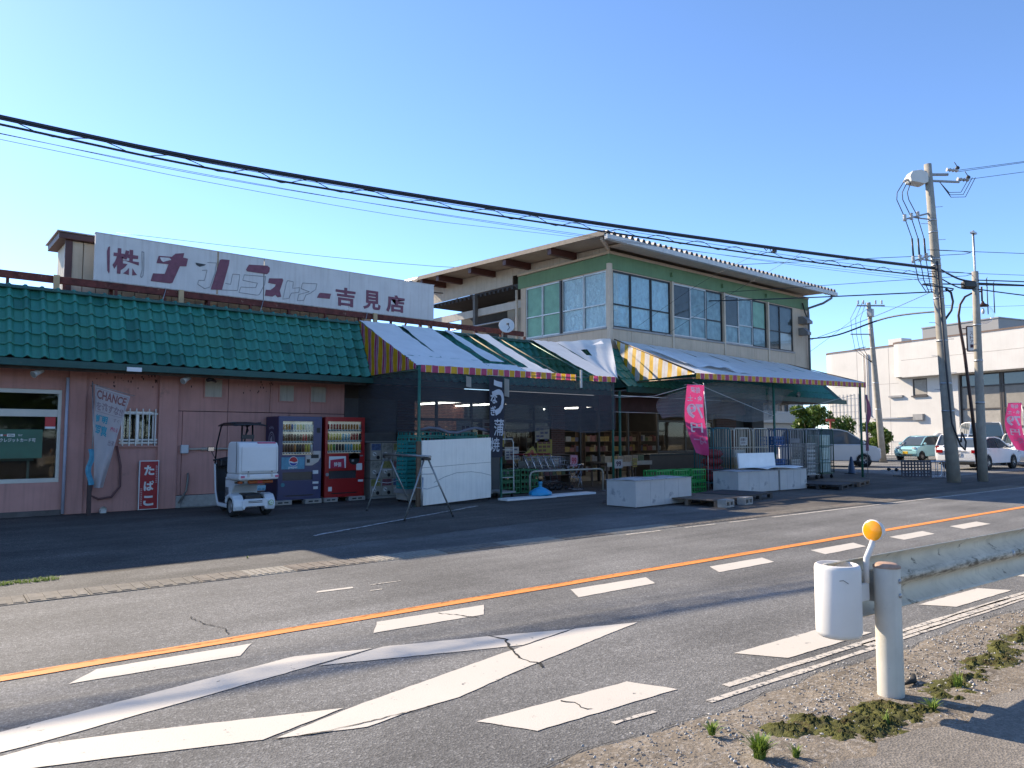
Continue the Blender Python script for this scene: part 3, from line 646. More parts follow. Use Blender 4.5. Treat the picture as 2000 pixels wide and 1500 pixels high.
for x_ in (11.5,12.7,13.9,15.1,17.1): mb = MB(); mb.box(x_-.03,x_+.03,.05,.13,0,2.45); mb.build('mullion', FRM, sf)
mb = MB(); mb.box(10.76,15.74,.06,.12,1.92,1.99); mb.box(10.76,15.74,.06,.12,0,.12); mb.box(10.76,15.74,.06,.12,.62,.68); mb.build('transom', FRM, sf)
for a,b in ((10.76,11.47),(11.53,12.67),(12.73,13.87),(13.93,15.07),(15.13,15.74)):
    mb = MB(); mb.quad((a,.085,.7),(b,.085,.7),(b,.085,1.9),(a,.085,1.9)); mb.build('pane', GLASS, sf); mb = MB(); mb.quad((a,.085,2.0),(b,.085,2.0),(b,.085,2.44),(a,.085,2.44)); mb.build('pane', GLASS, sf)
# the sales floor behind: one room shared by both fronts
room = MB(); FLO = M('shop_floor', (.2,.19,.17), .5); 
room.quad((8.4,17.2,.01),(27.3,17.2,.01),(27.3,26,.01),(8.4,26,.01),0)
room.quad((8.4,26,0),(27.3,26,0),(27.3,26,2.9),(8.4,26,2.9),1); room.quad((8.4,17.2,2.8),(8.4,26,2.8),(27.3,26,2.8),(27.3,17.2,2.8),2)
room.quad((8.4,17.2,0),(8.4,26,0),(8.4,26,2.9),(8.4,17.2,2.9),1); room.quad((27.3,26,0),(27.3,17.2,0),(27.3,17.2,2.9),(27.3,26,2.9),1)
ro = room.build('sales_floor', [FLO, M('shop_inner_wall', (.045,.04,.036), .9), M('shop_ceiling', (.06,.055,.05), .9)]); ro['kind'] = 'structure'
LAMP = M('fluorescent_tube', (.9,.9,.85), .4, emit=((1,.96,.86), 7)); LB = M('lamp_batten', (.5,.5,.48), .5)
for k_,(x_,y0,y1) in enumerate(((13.2,20.2,23.9),(15.3,20.2,23.9),(17.4,19.2,25.3),(18.5,18.2,20.7),(21.3,17.2,19.7),(21.9,20.2,21.5),(22.6,22.4,25.0),(24.2,18.4,22.1))):
    lt = thing('ceiling_light', 'lit ceiling tube inside the shop, %s counting from the left' % 'first second third fourth fifth sixth seventh eighth'.split()[k_], 'light', (x_,y0,2.8), 0, 'ceiling tubes inside the shop')
    mb = MB(); mb.box(-.05,.05,0,y1-y0,-.06,-.002); mb.build('batten', LB, lt)
    mb = MB()
    n_ = int((y1-y0)/1.2); 
    for i in range(n_): mb.cyl((0,i*1.2+.05,-.10),(0,i*1.2+1.15,-.10),.03,None,8)
    mb.build('tube', LAMP, lt)

# ================= two-storey building =================
two = thing('two_storey_building', 'cream two-storey building with green upper band and folded metal roof', 'building', (17.93,16.4,0))
CRM = M('cream_wall_board', (.56,.44,.32), .7, var=.1, scale=1.5, streak=.3, streakc=(.2,.15,.11))
GBAND = M('green_band_paint', (.13,.23,.115), .7, var=.12, scale=2, streak=.25, streakc=(.06,.1,.055)); POSTC = M('cream_post', (.58,.47,.35), .6, var=.1, streak=.2)
mb = MB(); 
mb.box(0.12,12.87,.12,4.5,4.0,7.45); mb.build('core', M('inner_dark', (.10,.1,.1), .9), two)
# window groups along the front: x measured from the corner
G_ = [(.17,3.22),(3.38,6.41),(6.56,9.53),(9.68,11.6)]
mb = MB(); wall_holes(mb, 0,12.87,4.2,7.03,[(a,b,5.1,7.0) for a,b in G_], .1, lambda x,d,z:(x,d,z)); mb.build('front_wall', CRM, two)
mb = MB(); wall_holes(mb, 0,4.5,4.2,7.03,[(.15,2.27,5.1,7.0),(2.37,4.22,5.1,7.0)], .1, lambda y,d,z:(d,y,z)); mb.build('side_wall', CRM, two, fix=False)
mb = MB(); mb.box(12.87,12.95,0,4.5,2.9,7.5); mb.build('end_wall', CRM, two)
mb = MB(); mb.box(-.03,12.9,-.03,.1,7.035,7.52); mb.build('green_band', GBAND, two); mb = MB(); mb.box(-.03,.1,.102,4.62,7.035,7.50); mb.build('green_band', GBAND, two)
mb = MB(); mb.box(-.05,12.92,-.05,.1,7.523,7.62); mb.box(-.05,.1,.1,4.65,7.523,7.6); mb.build('band_trim', CRM, two)
for x_,w in ((0,.13),(3.3,.08),(6.485,.08),(9.605,.08)):
    mb = MB(); mb.box(x_-w/2-.02,x_+w/2,-.06,-.002,4.2,7.03) if x_ else mb.box(-.075,.075,-.075,.06,4.2,7.2); mb.build('pilaster', POSTC, two, .006)
# boards below the windows
x_ = .1
for b in (1.05,2.15,3.25,4.35,5.4,6.43,7.5,8.55,9.56,10.6,11.7,12.85):
    mb = MB(); mb.box(x_+.006,b-.006,-.02,-.002,4.22,5.02); mb.build('board', CRM, two); x_ = b
for a,b in ((.1,1.5),(1.5,3.0),(3.0,4.45)): mb = MB(); mb.box(-.02,-.002,a+.006,b-.006,4.22,5.02); mb.build('board', CRM, two)
# windows
FOIL = foil('blue_foil', (.58,.78,.88), .35, .15, 6); FOIL2 = foil('pale_blue_foil', (.68,.82,.88), .3, .2, 9); CURT = M('blue_grey_curtain', (.30,.42,.44), .6, var=.35, scale=4); GCURT = M('green_curtain', (.26,.48,.28), .7, var=.2, scale=3)
SCRN = M('insect_screen', (.10,.10,.10), .8, var=.2); DCURT = M('dark_blind', (.07,.085,.085), .5, var=.3)
FRW = M('sash_white', (.50,.50,.48), .4, .3); SHEET = M('white_paper', (.6,.6,.57), .6)
ff = lambda u,d,z:(u,d,z); fs_ = lambda u,d,z:(d,u,z)
def sash(parent, a, b, fn, frame, top, low, rail=5.88, z0=5.1, z1=7.0, gl=True):
    mb = MB(); t = .028
    def bx(u0,u1,w0,w1,d0=.02,d1=.055): 
        p = [fn(u,d,w) for w in (w0,w1) for u,d in ((u0,d0),(u1,d0),(u1,d1),(u0,d1))]; mb.add(p, [(0,3,2,1),(4,5,6,7),(0,1,5,4),(1,2,6,5),(2,3,7,6),(3,0,4,7)])
    bx(a,a+t,z0,z1); bx(b-t,b,z0,z1); bx(a+t,b-t,z0,z0+.05); bx(a+t,b-t,z1-.05,z1); bx(a+t,b-t,rail-.02,rail+.02)
    w = mb.build('window', frame, parent, fix=True)
    for c,d,mt in ((z0+.05,rail-.02,low),(rail+.02,z1-.05,top)):
        mb = MB(); mb.quad(fn(a+t,.075,c),fn(b-t,.075,c),fn(b-t,.075,d),fn(a+t,.075,d)); mb.build('backing', mt, w)
        mb = MB(); q4 = [fn(a+t,.035,c),fn(b-t,.035,c),fn(b-t,.035,d),fn(a+t,.035,d)]; mb.quad(*(q4 if fn is ff else q4[::-1])); mb.build('pane', GLASS, w)
    return w
for a,b,fr,tp,lo in ((.19,1.07,DARK,FOIL,FOIL),(1.09,2.15,DARK,FOIL,FOIL),(2.17,3.2,DARK,FOIL,FOIL),
        (3.4,4.4,FRW,SCRN,CURT),(4.41,5.36,FRW,CURT,CURT),(5.38,6.39,DARK,CURT,CURT),(6.58,7.52,FRW,SCRN,CURT),(7.53,8.5,FRW,CURT,CURT),(8.52,9.51,DARK,GCURT,CURT),
        (9.7,10.55,DARK,DCURT,DCURT),(10.57,11.58,DARK,DCURT,SHEET)): sash(two, a, b, ff, fr, tp, lo, 5.78 if fr is FRW and tp is SCRN else 5.88)
for a,b,tp in ((.17,1.2,FOIL2),(1.22,2.25,FOIL2),(2.39,3.3,GCURT),(3.32,4.2,GCURT)): sash(two, a, b, fs_, FRW if a > .1 else DARK, tp, tp)
mb = MB(); mb.box(.12,11.65,-.045,-.021,5.03,5.095); mb.build('sill', M('sill_grey', (.28,.27,.26), .5, .3), two)
mb = MB(); mb.box(-.045,-.021,.1,4.3,5.03,5.095); mb.build('sill', MATS['sill_grey'], two)
mb = MB(); mb.box(-.02,.02,2.27,2.37,5.1,7.0); mb.build('mullion', DARK, two)
for x_ in (3.2,6.3,9.4): mb = MB(); mb.prism([(x_,7.18),(x_+.16,7.25),(x_,7.34)], lambda u,v,w:(u,w,v), -.12,-.03); mb.build('band_bracket', GBAND, two, fix=True)
# roof: folded plates, soffit, eave beam, gutter, gable trim and outriggers
RF = M('folded_metal_roof', (.36,.34,.32), .45, .5, var=.2, scale=3, streak=.3); RFU = M('roof_underside', (.30,.24,.19), .7, var=.15, streak=.3)
def roofz(y): return 7.80+.03*(y+.95)
mb = MB(); P_ = .285; X0, X1 = -1.25, 13.35; prof = []
x_ = X0
while x_ < X1: prof += [(x_,0),(x_+.06,0),(x_+.11,.11),(x_+.2,.11),(x_+.25,0)]; x_ += P_
for (a,h),(b,k) in zip(prof,prof[1:]):
    mb.quad((a,-.98,roofz(-.98)+h),(b,-.98,roofz(-.98)+k),(b,11.2,roofz(11.2)+k),(a,11.2,roofz(11.2)+h))
rf = mb.build('roof', RF, two, solid=.004)
mb = MB()
x_ = X0
while x_ < X1: mb.add([(x_+.065,-.955,roofz(-.95)+.004),(x_+.245,-.955,roofz(-.95)+.004),(x_+.197,-.955,roofz(-.95)+.105),(x_+.113,-.955,roofz(-.95)+.105)],[(0,1,2,3)]); x_ += P_
mb.build('rib_closers', BLACK, rf)
mb = MB(); mb.add([(-1.2,-.9,roofz(-.9)-.03),(13.3,-.9,roofz(-.9)-.03),(13.3,11,roofz(11)-.03),(-1.2,11,roofz(11)-.03)],[(0,1,2,3)]); mb.build('soffit', RFU, two)
for i in range(4): mb = MB(); mb.box(-.1,13.0,-.82+i*.2,-.64+i*.2,7.715+.006*i,7.742+.006*i); mb.build('soffit_board', CRM, two, .003)
mb = MB(); mb.box(-1.28,13.42,-1.12,-.98,7.58,7.74); gt = mb.build('gutter', M('gutter_pale', (.56,.55,.52), .45, var=.1, streak=.25), two, .008)
for i in range(8): mb = MB(); mb.box(-.4+i*1.85,-.33+i*1.85,-1.126,-.975,7.57,7.75); mb.build('gutter_strap', MATS['gutter_pale'], gt)
mb = MB()
mb.bar((-1.28,-.98,roofz(-.98)+.0),(-1.28,9.6,roofz(9.6)),.03,.15); mb.bar((-1.28,9.6,roofz(9.6)),(-1.28,11.25,roofz(9.6)-.45),.03,.15); mb.build('gable_trim', M('gable_trim_brown', (.22,.165,.12), .6, var=.3, scale=8), two)
for y_ in (1.6,4.0,6.1,8.3,9.5): mb = MB(); mb.box(-1.22,.0,y_-.09,y_+.09,roofz(y_)-.27,roofz(y_)-.045); mb.build('outrigger_beam', BR, two)
mb = MB(); mb.bar((-1.2,-.78,7.66),(0,-.0,7.66),.07,.1); mb.build('eave_strut', CRM, two)
# pale cladding strip along the gable and the open terrace behind
for i in range(34):
    y_ = .0+i*.325; z0_ = 7.61 if y_ < 4.6 else 7.28
    mb = MB(); mb.box(-.0,.04,y_+.11,y_+.425,z0_,roofz(y_)-.05); mb.build('cladding_board', M('pale_cladding', (.46,.41,.34), .65, var=.1, streak=.2), two)
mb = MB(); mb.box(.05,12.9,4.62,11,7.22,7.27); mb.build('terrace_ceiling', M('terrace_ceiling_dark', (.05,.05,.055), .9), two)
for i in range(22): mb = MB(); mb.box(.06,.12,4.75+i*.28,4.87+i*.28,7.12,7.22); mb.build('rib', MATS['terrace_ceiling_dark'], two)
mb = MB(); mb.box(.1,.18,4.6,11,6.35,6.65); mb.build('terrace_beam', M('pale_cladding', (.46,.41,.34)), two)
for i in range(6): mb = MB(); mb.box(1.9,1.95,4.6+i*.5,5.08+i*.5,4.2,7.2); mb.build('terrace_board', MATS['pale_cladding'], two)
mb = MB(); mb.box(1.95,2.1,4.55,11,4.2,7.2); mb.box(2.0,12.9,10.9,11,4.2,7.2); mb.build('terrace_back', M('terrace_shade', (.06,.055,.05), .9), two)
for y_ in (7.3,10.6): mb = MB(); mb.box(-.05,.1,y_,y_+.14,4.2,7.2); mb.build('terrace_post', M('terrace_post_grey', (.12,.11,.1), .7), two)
mb = MB(); mb.tube([(-.2,5.2,5.9),(-.2,10.5,5.9)],.035,8); mb.build('terrace_handrail', STEEL, two)
mb = MB(); mb.tube([(-.1,4.62,7.0),(-.1,4.62,4.3)],.05,10); mb.build('downpipe', POSTC, two)
# right-hand rainwater pipe, cowls
GPIPE = M('downpipe_grey', (.2,.21,.21), .5, var=.15)
mb = MB(); mb.tube([(13.0,-1.05,7.58),(13.0,-1.05,7.46),(12.82,-.75,7.25),(12.72,-.12,7.1),(12.72,-.12,6.8),(12.72,-.12,4.35)],.05,10); mb.build('downpipe', GPIPE, two)
for z_,w in ((6.35,.45),(5.85,.3)):
    mb = MB(); mb.prism([(0,z_),(0,z_+.32),(-.2,z_+.32),(-.42,z_+.12),(-.42,z_)], lambda u,v,w_:(w_,u,v), 12.05, 12.05+w); mb.build('vent_cowl', M('cowl_grey', (.23,.22,.21), .5, .3), two, fix=True)
mb = MB(); mb.tube([(12.3,-.08,7.3),(12.42,-.12,6.9),(12.5,-.2,6.6),(12.62,-.15,6.35)],.03,8); mb.build('service_cable', BLACK, two)
# tiled skirt roof below
TD = MB()
for r in range(5):
    base = Vector((0,-1.55,2.98)) + Vector((0,1.45,1.35)).normalized()*(.39*r)
    for c in range(50):
        x_ = -.95+c*CW
        if x_ > 12.7: continue
        n = 6; vs_ = []; d1 = Vector((0,1.45,1.35)).normalized(); nn = Vector((0,-1.35,1.45)).normalized()
        for t,l in ((0,.04),(.43,.004)):
            for i in range(n+1):
                u = i/n*CW; h = .05*(.5-.5*math.cos(2*math.pi*min(1,max(0,(u/CW-.42)/.58)))); p = d1*t+nn*(h+l); vs_.append((x_+u,base.y+p.y,base.z+p.z))
        TD.add(vs_, [(i,i+1,n+2+i,n+1+i) for i in range(n)], 0, True)
        TD.add([(a,b-nn.y*.03,c_-nn.z*.03) for a,b,c_ in vs_[:n+1]]+vs_[:n+1], [(i,i+1,n+2+i,n+1+i) for i in range(n)], 0, False)
TD.build('skirt_tiles', TILE, two, kind='stuff')
mb = MB(); mb.prism([(-1.5,2.97),(-.02,4.36),(-.02,2.97)], lambda u,v,w:(w,u,v), -.95, 12.85); mb.build('skirt_core', M('skirt_end_green', (.012,.07,.055), .7, var=.4, scale=6), two, fix=True)
mb = MB(); mb.box(-.98,12.9,-1.62,-1.55,2.82,3.0); mb.build('skirt_fascia', MATS['fascia_green'], two)
mb = MB(); mb.box(-.95,12.87,-1.54,.2,2.86,2.9); mb.build('skirt_soffit', M('skirt_soffit_grey', (.2,.19,.18), .8), two)
mb = MB(); mb.lathe([(.0,0),(.09,-.005),(.1,-.03),(.1,-.06)], (8.9,-1.62,3.1), 18, 0, 'y'); 
vf = mb.build('round_vent', M('vent_white', (.55,.55,.53), .5), two)
# ground-floor front
gfr = thing('entrance_front', 'brick-piered shop entrance under the white right-hand awning', 'shop front', (17.93,16.9,0))
mb = MB(); mb.box(.0,9.4,.02,.25,2.35,2.86); mb.build('lintel', M('entrance_lintel', (.12,.05,.06), .7, var=.3), gfr)
brick_pier(6.55,7.9,2.35,gfr,-.02)
mb = MB(); mb.box(8.6,9.45,-.3,.7,0,2.86); mb.build('corner_pier', M('dark_pier', (.03,.03,.03), .7), gfr)
mb = MB(); mb.box(7.92,8.6,.1,.3,0,2.35); mb.build('side_board', M('panel_grey', (.07,.065,.06), .8), gfr)
for x_ in (.05,1.5,3.1,4.7,6.4): mb = MB(); mb.box(x_-.035,x_+.035,.05,.13,0,2.35); mb.build('door_post', FRM, gfr)
mb = MB(); mb.box(3.14,6.36,.06,.12,.9,.96); mb.box(3.14,6.36,.06,.12,2.0,2.06); mb.build('transom', FRM, gfr)
for a,b in ((3.14,4.66),(4.74,6.36)): mb = MB(); mb.quad((a,.085,.97),(b,.085,.97),(b,.085,1.99),(a,.085,1.99)); mb.build('pane', GLASS, gfr)
mb = MB(); mb.box(3.14,6.36,.07,.11,0,.9); mb.build('kick_panel', M('kick_brown', (.10,.07,.05), .7), gfr)

# ================= awnings =================
YEL = (.80,.43,.010); PNK = (.56,.06,.16); WHT = (.72,.70,.68); LPK = (.55,.3,.42)
VAL1 = stripes('valance_print', .34, [(0,YEL),(.46,WHT),(.5,PNK),(.96,WHT)], 'X', .25)
END1 = stripes('end_print_pink', .34, [(0,YEL),(.50,WHT),(.54,PNK),(.62,LPK),(.78,PNK),(.96,WHT)], 'Y', .55)
END2 = stripes('end_print_white', .42, [(0,(.78,.45,.01)),(.44,WHT),(.74,(.6,.3,.36)),(.76,WHT)], 'Y', .3)
CLOTH = M('white_awning_cloth', (.90,.88,.85), .6, var=.08, scale=2.5, trans=.18, spots=(3,.70,(.6,.58,.54),.5), bump=.15, bscale=9)
TARN = M('awning_tube', (.12,.2,.16), .5, .3, var=.4, scale=9); WOODL = M('pale_batten', (.42,.33,.2), .8, var=.3, scale=10)
def sheet_fab(p00, p10, p01, p11, sag=.03, nu=10, nv=10, wr=.013, hem=None):
    a,b,c,d = map(Vector,(p00,p10,p01,p11)); ph = random.random()*6; mb = MB()
    def fn(u,v):
        p = (a.lerp(b,u)).lerp(c.lerp(d,u),v); z = -sag*math.sin(math.pi*v)*(.5+.5*math.sin(math.pi*u)) + wr*math.sin(u*23+ph+v*5)*math.sin(v*9+ph)
        e = wr*1.6*math.sin(v*31+ph)*(1 if u in (0,1) else 0)
        return (p.x+e, p.y, p.z+z)
    return mb.grid(fn, nu, nv)
AT = lambda x: Vector((x,16.10,4.32)); AF = lambda x: Vector((x,13.5,3.04+.008*(x-8.6)))
def at(x, v): return AT(x).lerp(AF(x), v)
aw = thing('striped_awning', 'torn white awning with yellow and pink striped valance on the left', 'awning')
def panel(x0,x1,v0,v1,x2=None,x3=None,**k):
    x2 = x0 if x2 is None else x2; x3 = x1 if x3 is None else x3
    sheet_fab(at(x0,v0),at(x1,v0),at(x2,v1),at(x3,v1),**k).build('cloth_panel', CLOTH, aw)
panel(8.62,9.62,0,.8); panel(9.78,10.75,0,.8,9.64,10.75); panel(8.62,10.75,.8,1.0,sag=.0)
panel(11.08,11.32,0,.8,11.05,11.5,sag=.02,nu=4,wr=.02); panel(10.75,11.75,.86,1.0,sag=0); panel(11.75,12.7,.9,1.0,sag=0)
panel(12.12,12.62,0,1.0,12.1,12.55,nu=5,wr=.015); 
panel(14.2,15.2,0,1.0,14.2,14.95,sag=.02,wr=.01)
mb = MB(); mb.grid(lambda u,v: tuple((Vector((15.2,16.1,4.32)).lerp(Vector((17.85,16.3,4.68)),u)).lerp(Vector((14.95,13.5,3.09)).lerp(Vector((15.35,13.75,3.06)),u),v)+Vector((0,0,-.10*math.sin(math.pi*v)*math.sin(math.pi*u)+.012*math.sin(u*17+v*6)))),14,14)
keep = [i for i,f in enumerate(mb.f) if not (4 <= i%14 <= 5 and 3 <= i//14 <= 4)]; mb.f = [mb.f[i] for i in keep]; mb.m = [0]*len(keep); mb.sm = [True]*len(keep)
mb.build('patched_sheet', CLOTH, aw)
mb = MB(); mb.add([(16.2,15.55,4.26),(16.55,15.5,4.42),(16.45,15.3,4.3)],[(0,1,2)]); mb.build('torn_flap', CLOTH, aw)
def valance(x0, x1, fn, drop, mat, parent, pitch):
    mb = MB(); n = int((x1-x0)/.06)
    def f(u,v): x = x0+(x1-x0)*u; p = fn(x); return (x, p.y-.012+.012*math.sin(x*14)*v, p.z-drop*v*(1-.06*abs(math.sin(x*math.pi/pitch*2))))
    mb.grid(f, n, 2); mb.build('valance', mat, parent)
valance(8.72,13.45,AF,.16,VAL1,aw,.34); valance(13.95,14.98,AF,.15,VAL1,aw,.34)
mb = MB(); tri = (Vector((8.60,16.10,4.30)),Vector((8.60,15.6,2.93)),Vector((8.60,13.5,2.95)),Vector((8.60,13.5,3.04)))
mb.grid(lambda u,v: tuple((tri[0].lerp(tri[3],u)).lerp(Vector((8.60,15.62-2.12*u,2.92+.03*u)),v)+Vector((.02*math.sin(u*19)*math.sin(3.14*v),0,0))), 18, 8); mb.build('end_panel', END1, aw)
for x_ in (8.66,9.7,10.78,11.85,12.95,14.05,15.1):
    mb = MB(); mb.tube([at(x_,0)+Vector((0,.0,-.06)),at(x_,1)+Vector((0,0,-.05))],.017,6); mb.build('rafter', WOODL if x_ in (11.85,12.95) else TARN, aw)
mb = MB(); mb.tube([AT(8.6)+Vector((0,0,-.05)),AT(15.3)+Vector((0,0,-.05))],.02,6); mb.tube([AF(8.6)+Vector((0,.06,-.05)),AF(15.0)+Vector((0,.06,-.05))],.022,6); mb.tube([(8.66,13.5,2.93),(8.66,15.6,2.93)],.018,6); mb.tube([at(8.66,.5)+Vector((0,0,-.08)),at(15.1,.5)+Vector((0,0,-.08))],.012,6); mb.build('frame', TARN, aw)
for x_,y_ in ((8.66,13.46),(14.98,13.62)): mb = MB(); mb.tube([(x_,y_,0),(x_,y_,3.0)],.032,10); mb.box(x_-.07,x_+.07,y_-.07,y_+.07,0,.012); mb.build('post', GREENP, aw)
mb = MB(); mb.tube([(10.94,13.46,0),(10.94,13.46,1.05)],.026,10); mb.build('post', GREENP, aw)
mb = MB(); mb.tube([(16.75,14.95,0),(16.75,14.95,2.86)],.04,10); mb.build('post', GREENP, aw)
for x_ in (9.9,11.02): mb = MB(); mb.grid(lambda u,v:(x_+.14*u, 13.44+.02*math.sin(u*6), 2.86-(.24 if x_<10 else .42)*v-.03*u),4,3); mb.build('hanging_scrap', M('grey_cloth', (.30,.28,.24), .8), aw)
mb = MB(); mb.box(13.55,13.61,13.42,13.45,2.74,3.2); mb.build('white_batten', M('batten_white', (.6,.58,.54), .6), aw)
NET = netting('dark_shade_net', (.045,.045,.05), .78, 30)
nt_ = thing('shade_net', 'dark horizontal-threaded shade net hung under the torn striped awning', 'net')
mb = MB(); mb.grid(lambda u,v:(8.7+6.25*u, 13.52+.03*math.sin(u*9+v*3), 2.92-(1.30+.05*math.sin(u*17))*v), 40, 8); mb.build('front_drop', NET, nt_)
mb = MB(); mb.grid(lambda u,v:(8.68+.02*math.sin(u*8), 13.55+2.7*u, 2.92-1.35*v), 20, 8); mb.build('side_drop', NET, nt_)
mb = MB(); mb.tube([(8.7+.25*i, 13.5, 1.62+.06*math.sin(i*1.3)) for i in range(0,9)],.035,6); mb.build('rolled_hem', M('net_bunch', (.13,.135,.16), .8), nt_)

BT = lambda x: Vector((18.05+(x-17.15)*1.034,16.28,4.64-.012*(x-17.15))); BF = lambda x: Vector((x,12.5,3.26+.019*(x-17.15)))
def bt(x, v): return BT(x).lerp(BF(x), v)
aw2 = thing('white_awning', 'long white cloth awning with striped edge on the two-storey building', 'awning')
NB = 7
for i in range(NB):
    a, b = 17.15+10.4*i/NB, 17.15+10.4*(i+1)/NB
    sheet_fab(bt(a,0),bt(b-.01,0),bt(a,1),bt(b-.01,1),sag=.05,nu=8,nv=12,wr=.013).build('cloth_panel', CLOTH, aw2)
mb = MB()     # puckered loose layer near the left end
def lf(u,v):
    p = bt(17.7+2.6*u, .25+.5*v+.2*u) + Vector((0,-.02,.05+.05*math.sin(u*9)*math.sin(v*5)+.03*math.sin(u*23))); return tuple(p)
mb.grid(lf, 24, 8); mb.build('loose_layer', CLOTH, aw2)
for x_,v_,w_ in ((26.0,.62,.35),(26.5,.45,.2),(18.6,.18,.3),(25.6,.75,.25)):
    mb = MB(); p = [bt(x_,v_)+Vector((0,0,.02)),bt(x_+w_*.6,v_+.12)+Vector((0,0,.02)),bt(x_+w_,v_+.22)+Vector((0,0,.02)),bt(x_+w_*.3,v_+.09)+Vector((0,0,.02))]; mb.add(p,[(0,1,2,3)]); mb.build('tear', M('tear_dark', (.02,.05,.045), .8), aw2)
VAL2 = stripes('valance_print_small', .40, [(0,YEL),(.46,WHT),(.5,PNK),(.96,WHT)], 'X', .25)
valance(17.2,27.55,BF,.17,VAL2,aw2,.4)
mb = MB(); t0,t1 = BT(17.15)+Vector((-.02,0,0)),BF(17.15)+Vector((-.02,0,0))
mb.grid(lambda u,v: tuple(t0.lerp(t1,u).lerp(Vector((17.66-.53*u,15.25-2.75*u,3.20+.03*u)),v)+Vector((.015*math.sin(u*21)*math.sin(3.14*v),0,0))), 20, 8); mb.build('end_panel', END2, aw2)
mb = MB(); mb.tube([BT(17.15)+Vector((-.03,0,.02)),BF(17.15)+Vector((-.03,0,.02))],.022,6); mb.tube([BT(27.55),BF(27.55)],.02,6); mb.tube([BF(17.1)+Vector((0,.02,-.15)),BF(27.6)+Vector((0,.02,-.15))],.025,6); mb.tube([(17.15,12.5,3.12),(17.66,15.25,3.16)],.022,6)
for i in range(1,7): mb.tube([bt(17.15+i*1.49,0)-Vector((0,0,.05)),bt(17.15+i*1.49,1)-Vector((0,0,.06))],.016,6)
mb.build('frame', M('awning_tube_rust', (.2,.13,.08), .6, .2, var=.5, scale=9), aw2)
for x_,y_ in ((21.9,12.9),(27.15,12.52)): mb = MB(); mb.tube([(x_,y_,0),(x_,y_,3.36)],.04,10); mb.box(x_-.08,x_+.08,y_-.08,y_+.08,0,.012); mb.build('post', GREENP, aw2)
mb = MB(); mb.tube([(17.2,12.6,3.0),(21.8,12.9,2.15),(26.9,12.6,3.0)],.01,5); mb.tube([(15.0,13.6,2.55),(16.2,13.2,2.6),(17.4,12.7,2.95)],.008,5); mb.tube([(15.0,13.6,2.15),(17.2,13.6,2.15)],.008,5); mb.build('guy_rope', M('rope_pale', (.5,.5,.47), .8), aw2)
GNET = netting('grey_shade_net', (.16,.16,.15), .62, 24)
n2 = thing('grey_net', 'grey shade net slung below the white right-hand awning', 'net')
def nf(u,v):
    x = 16.2+5.6*u; top = 2.55+.55*min(1,u*2.2) if u < .45 else 3.12; return (x, 13.0+.12*math.sin(u*7+v*4), top+( (1.98+.05*math.sin(u*14)) - top)*v)
mb = MB(); mb.grid(nf, 36, 8); mb.build('front_drop', GNET, n2)
mb = MB(); mb.grid(lambda u,v:(21.8+2.6*u*(1-.3*v), 13.05+.5*u, 3.1-(1.0-.75*u*u)*v), 12, 6); mb.build('side_drop', GNET, n2)
# satellite dish
ds = thing('satellite_dish', 'small white satellite dish on the roof edge above the torn awning', 'dish', (13.4,16.35,4.6))
mb = MB(); prof = [(0,.0)]+[(.225*i/8, .05*(i/8)**2) for i in range(1,9)]
mb.lathe(prof,(0,0,0),24); dd = mb.build('reflector', M('dish_white', (.68,.67,.64), .4, var=.05), ds, solid=.006); dd.rotation_euler = Vector((-.55,-.75,.25)).normalized().to_track_quat('Z','Y').to_euler(); dd.location = (0,-.1,.05)
mb = MB(); mb.tube([(0,-.1,-.1),(-.05,-.3,-.02),(-.14,-.33,.06)],.009,6); mb.obox((-.15,-.34,.07),.05,.06,.05); mb.build('feed_arm', BLACK, ds); mb = MB(); mb.tube([(0,0,.05),(0,.08,.0),(0,.08,-.4)],.02,8); mb.build('mast', STEEL, ds)

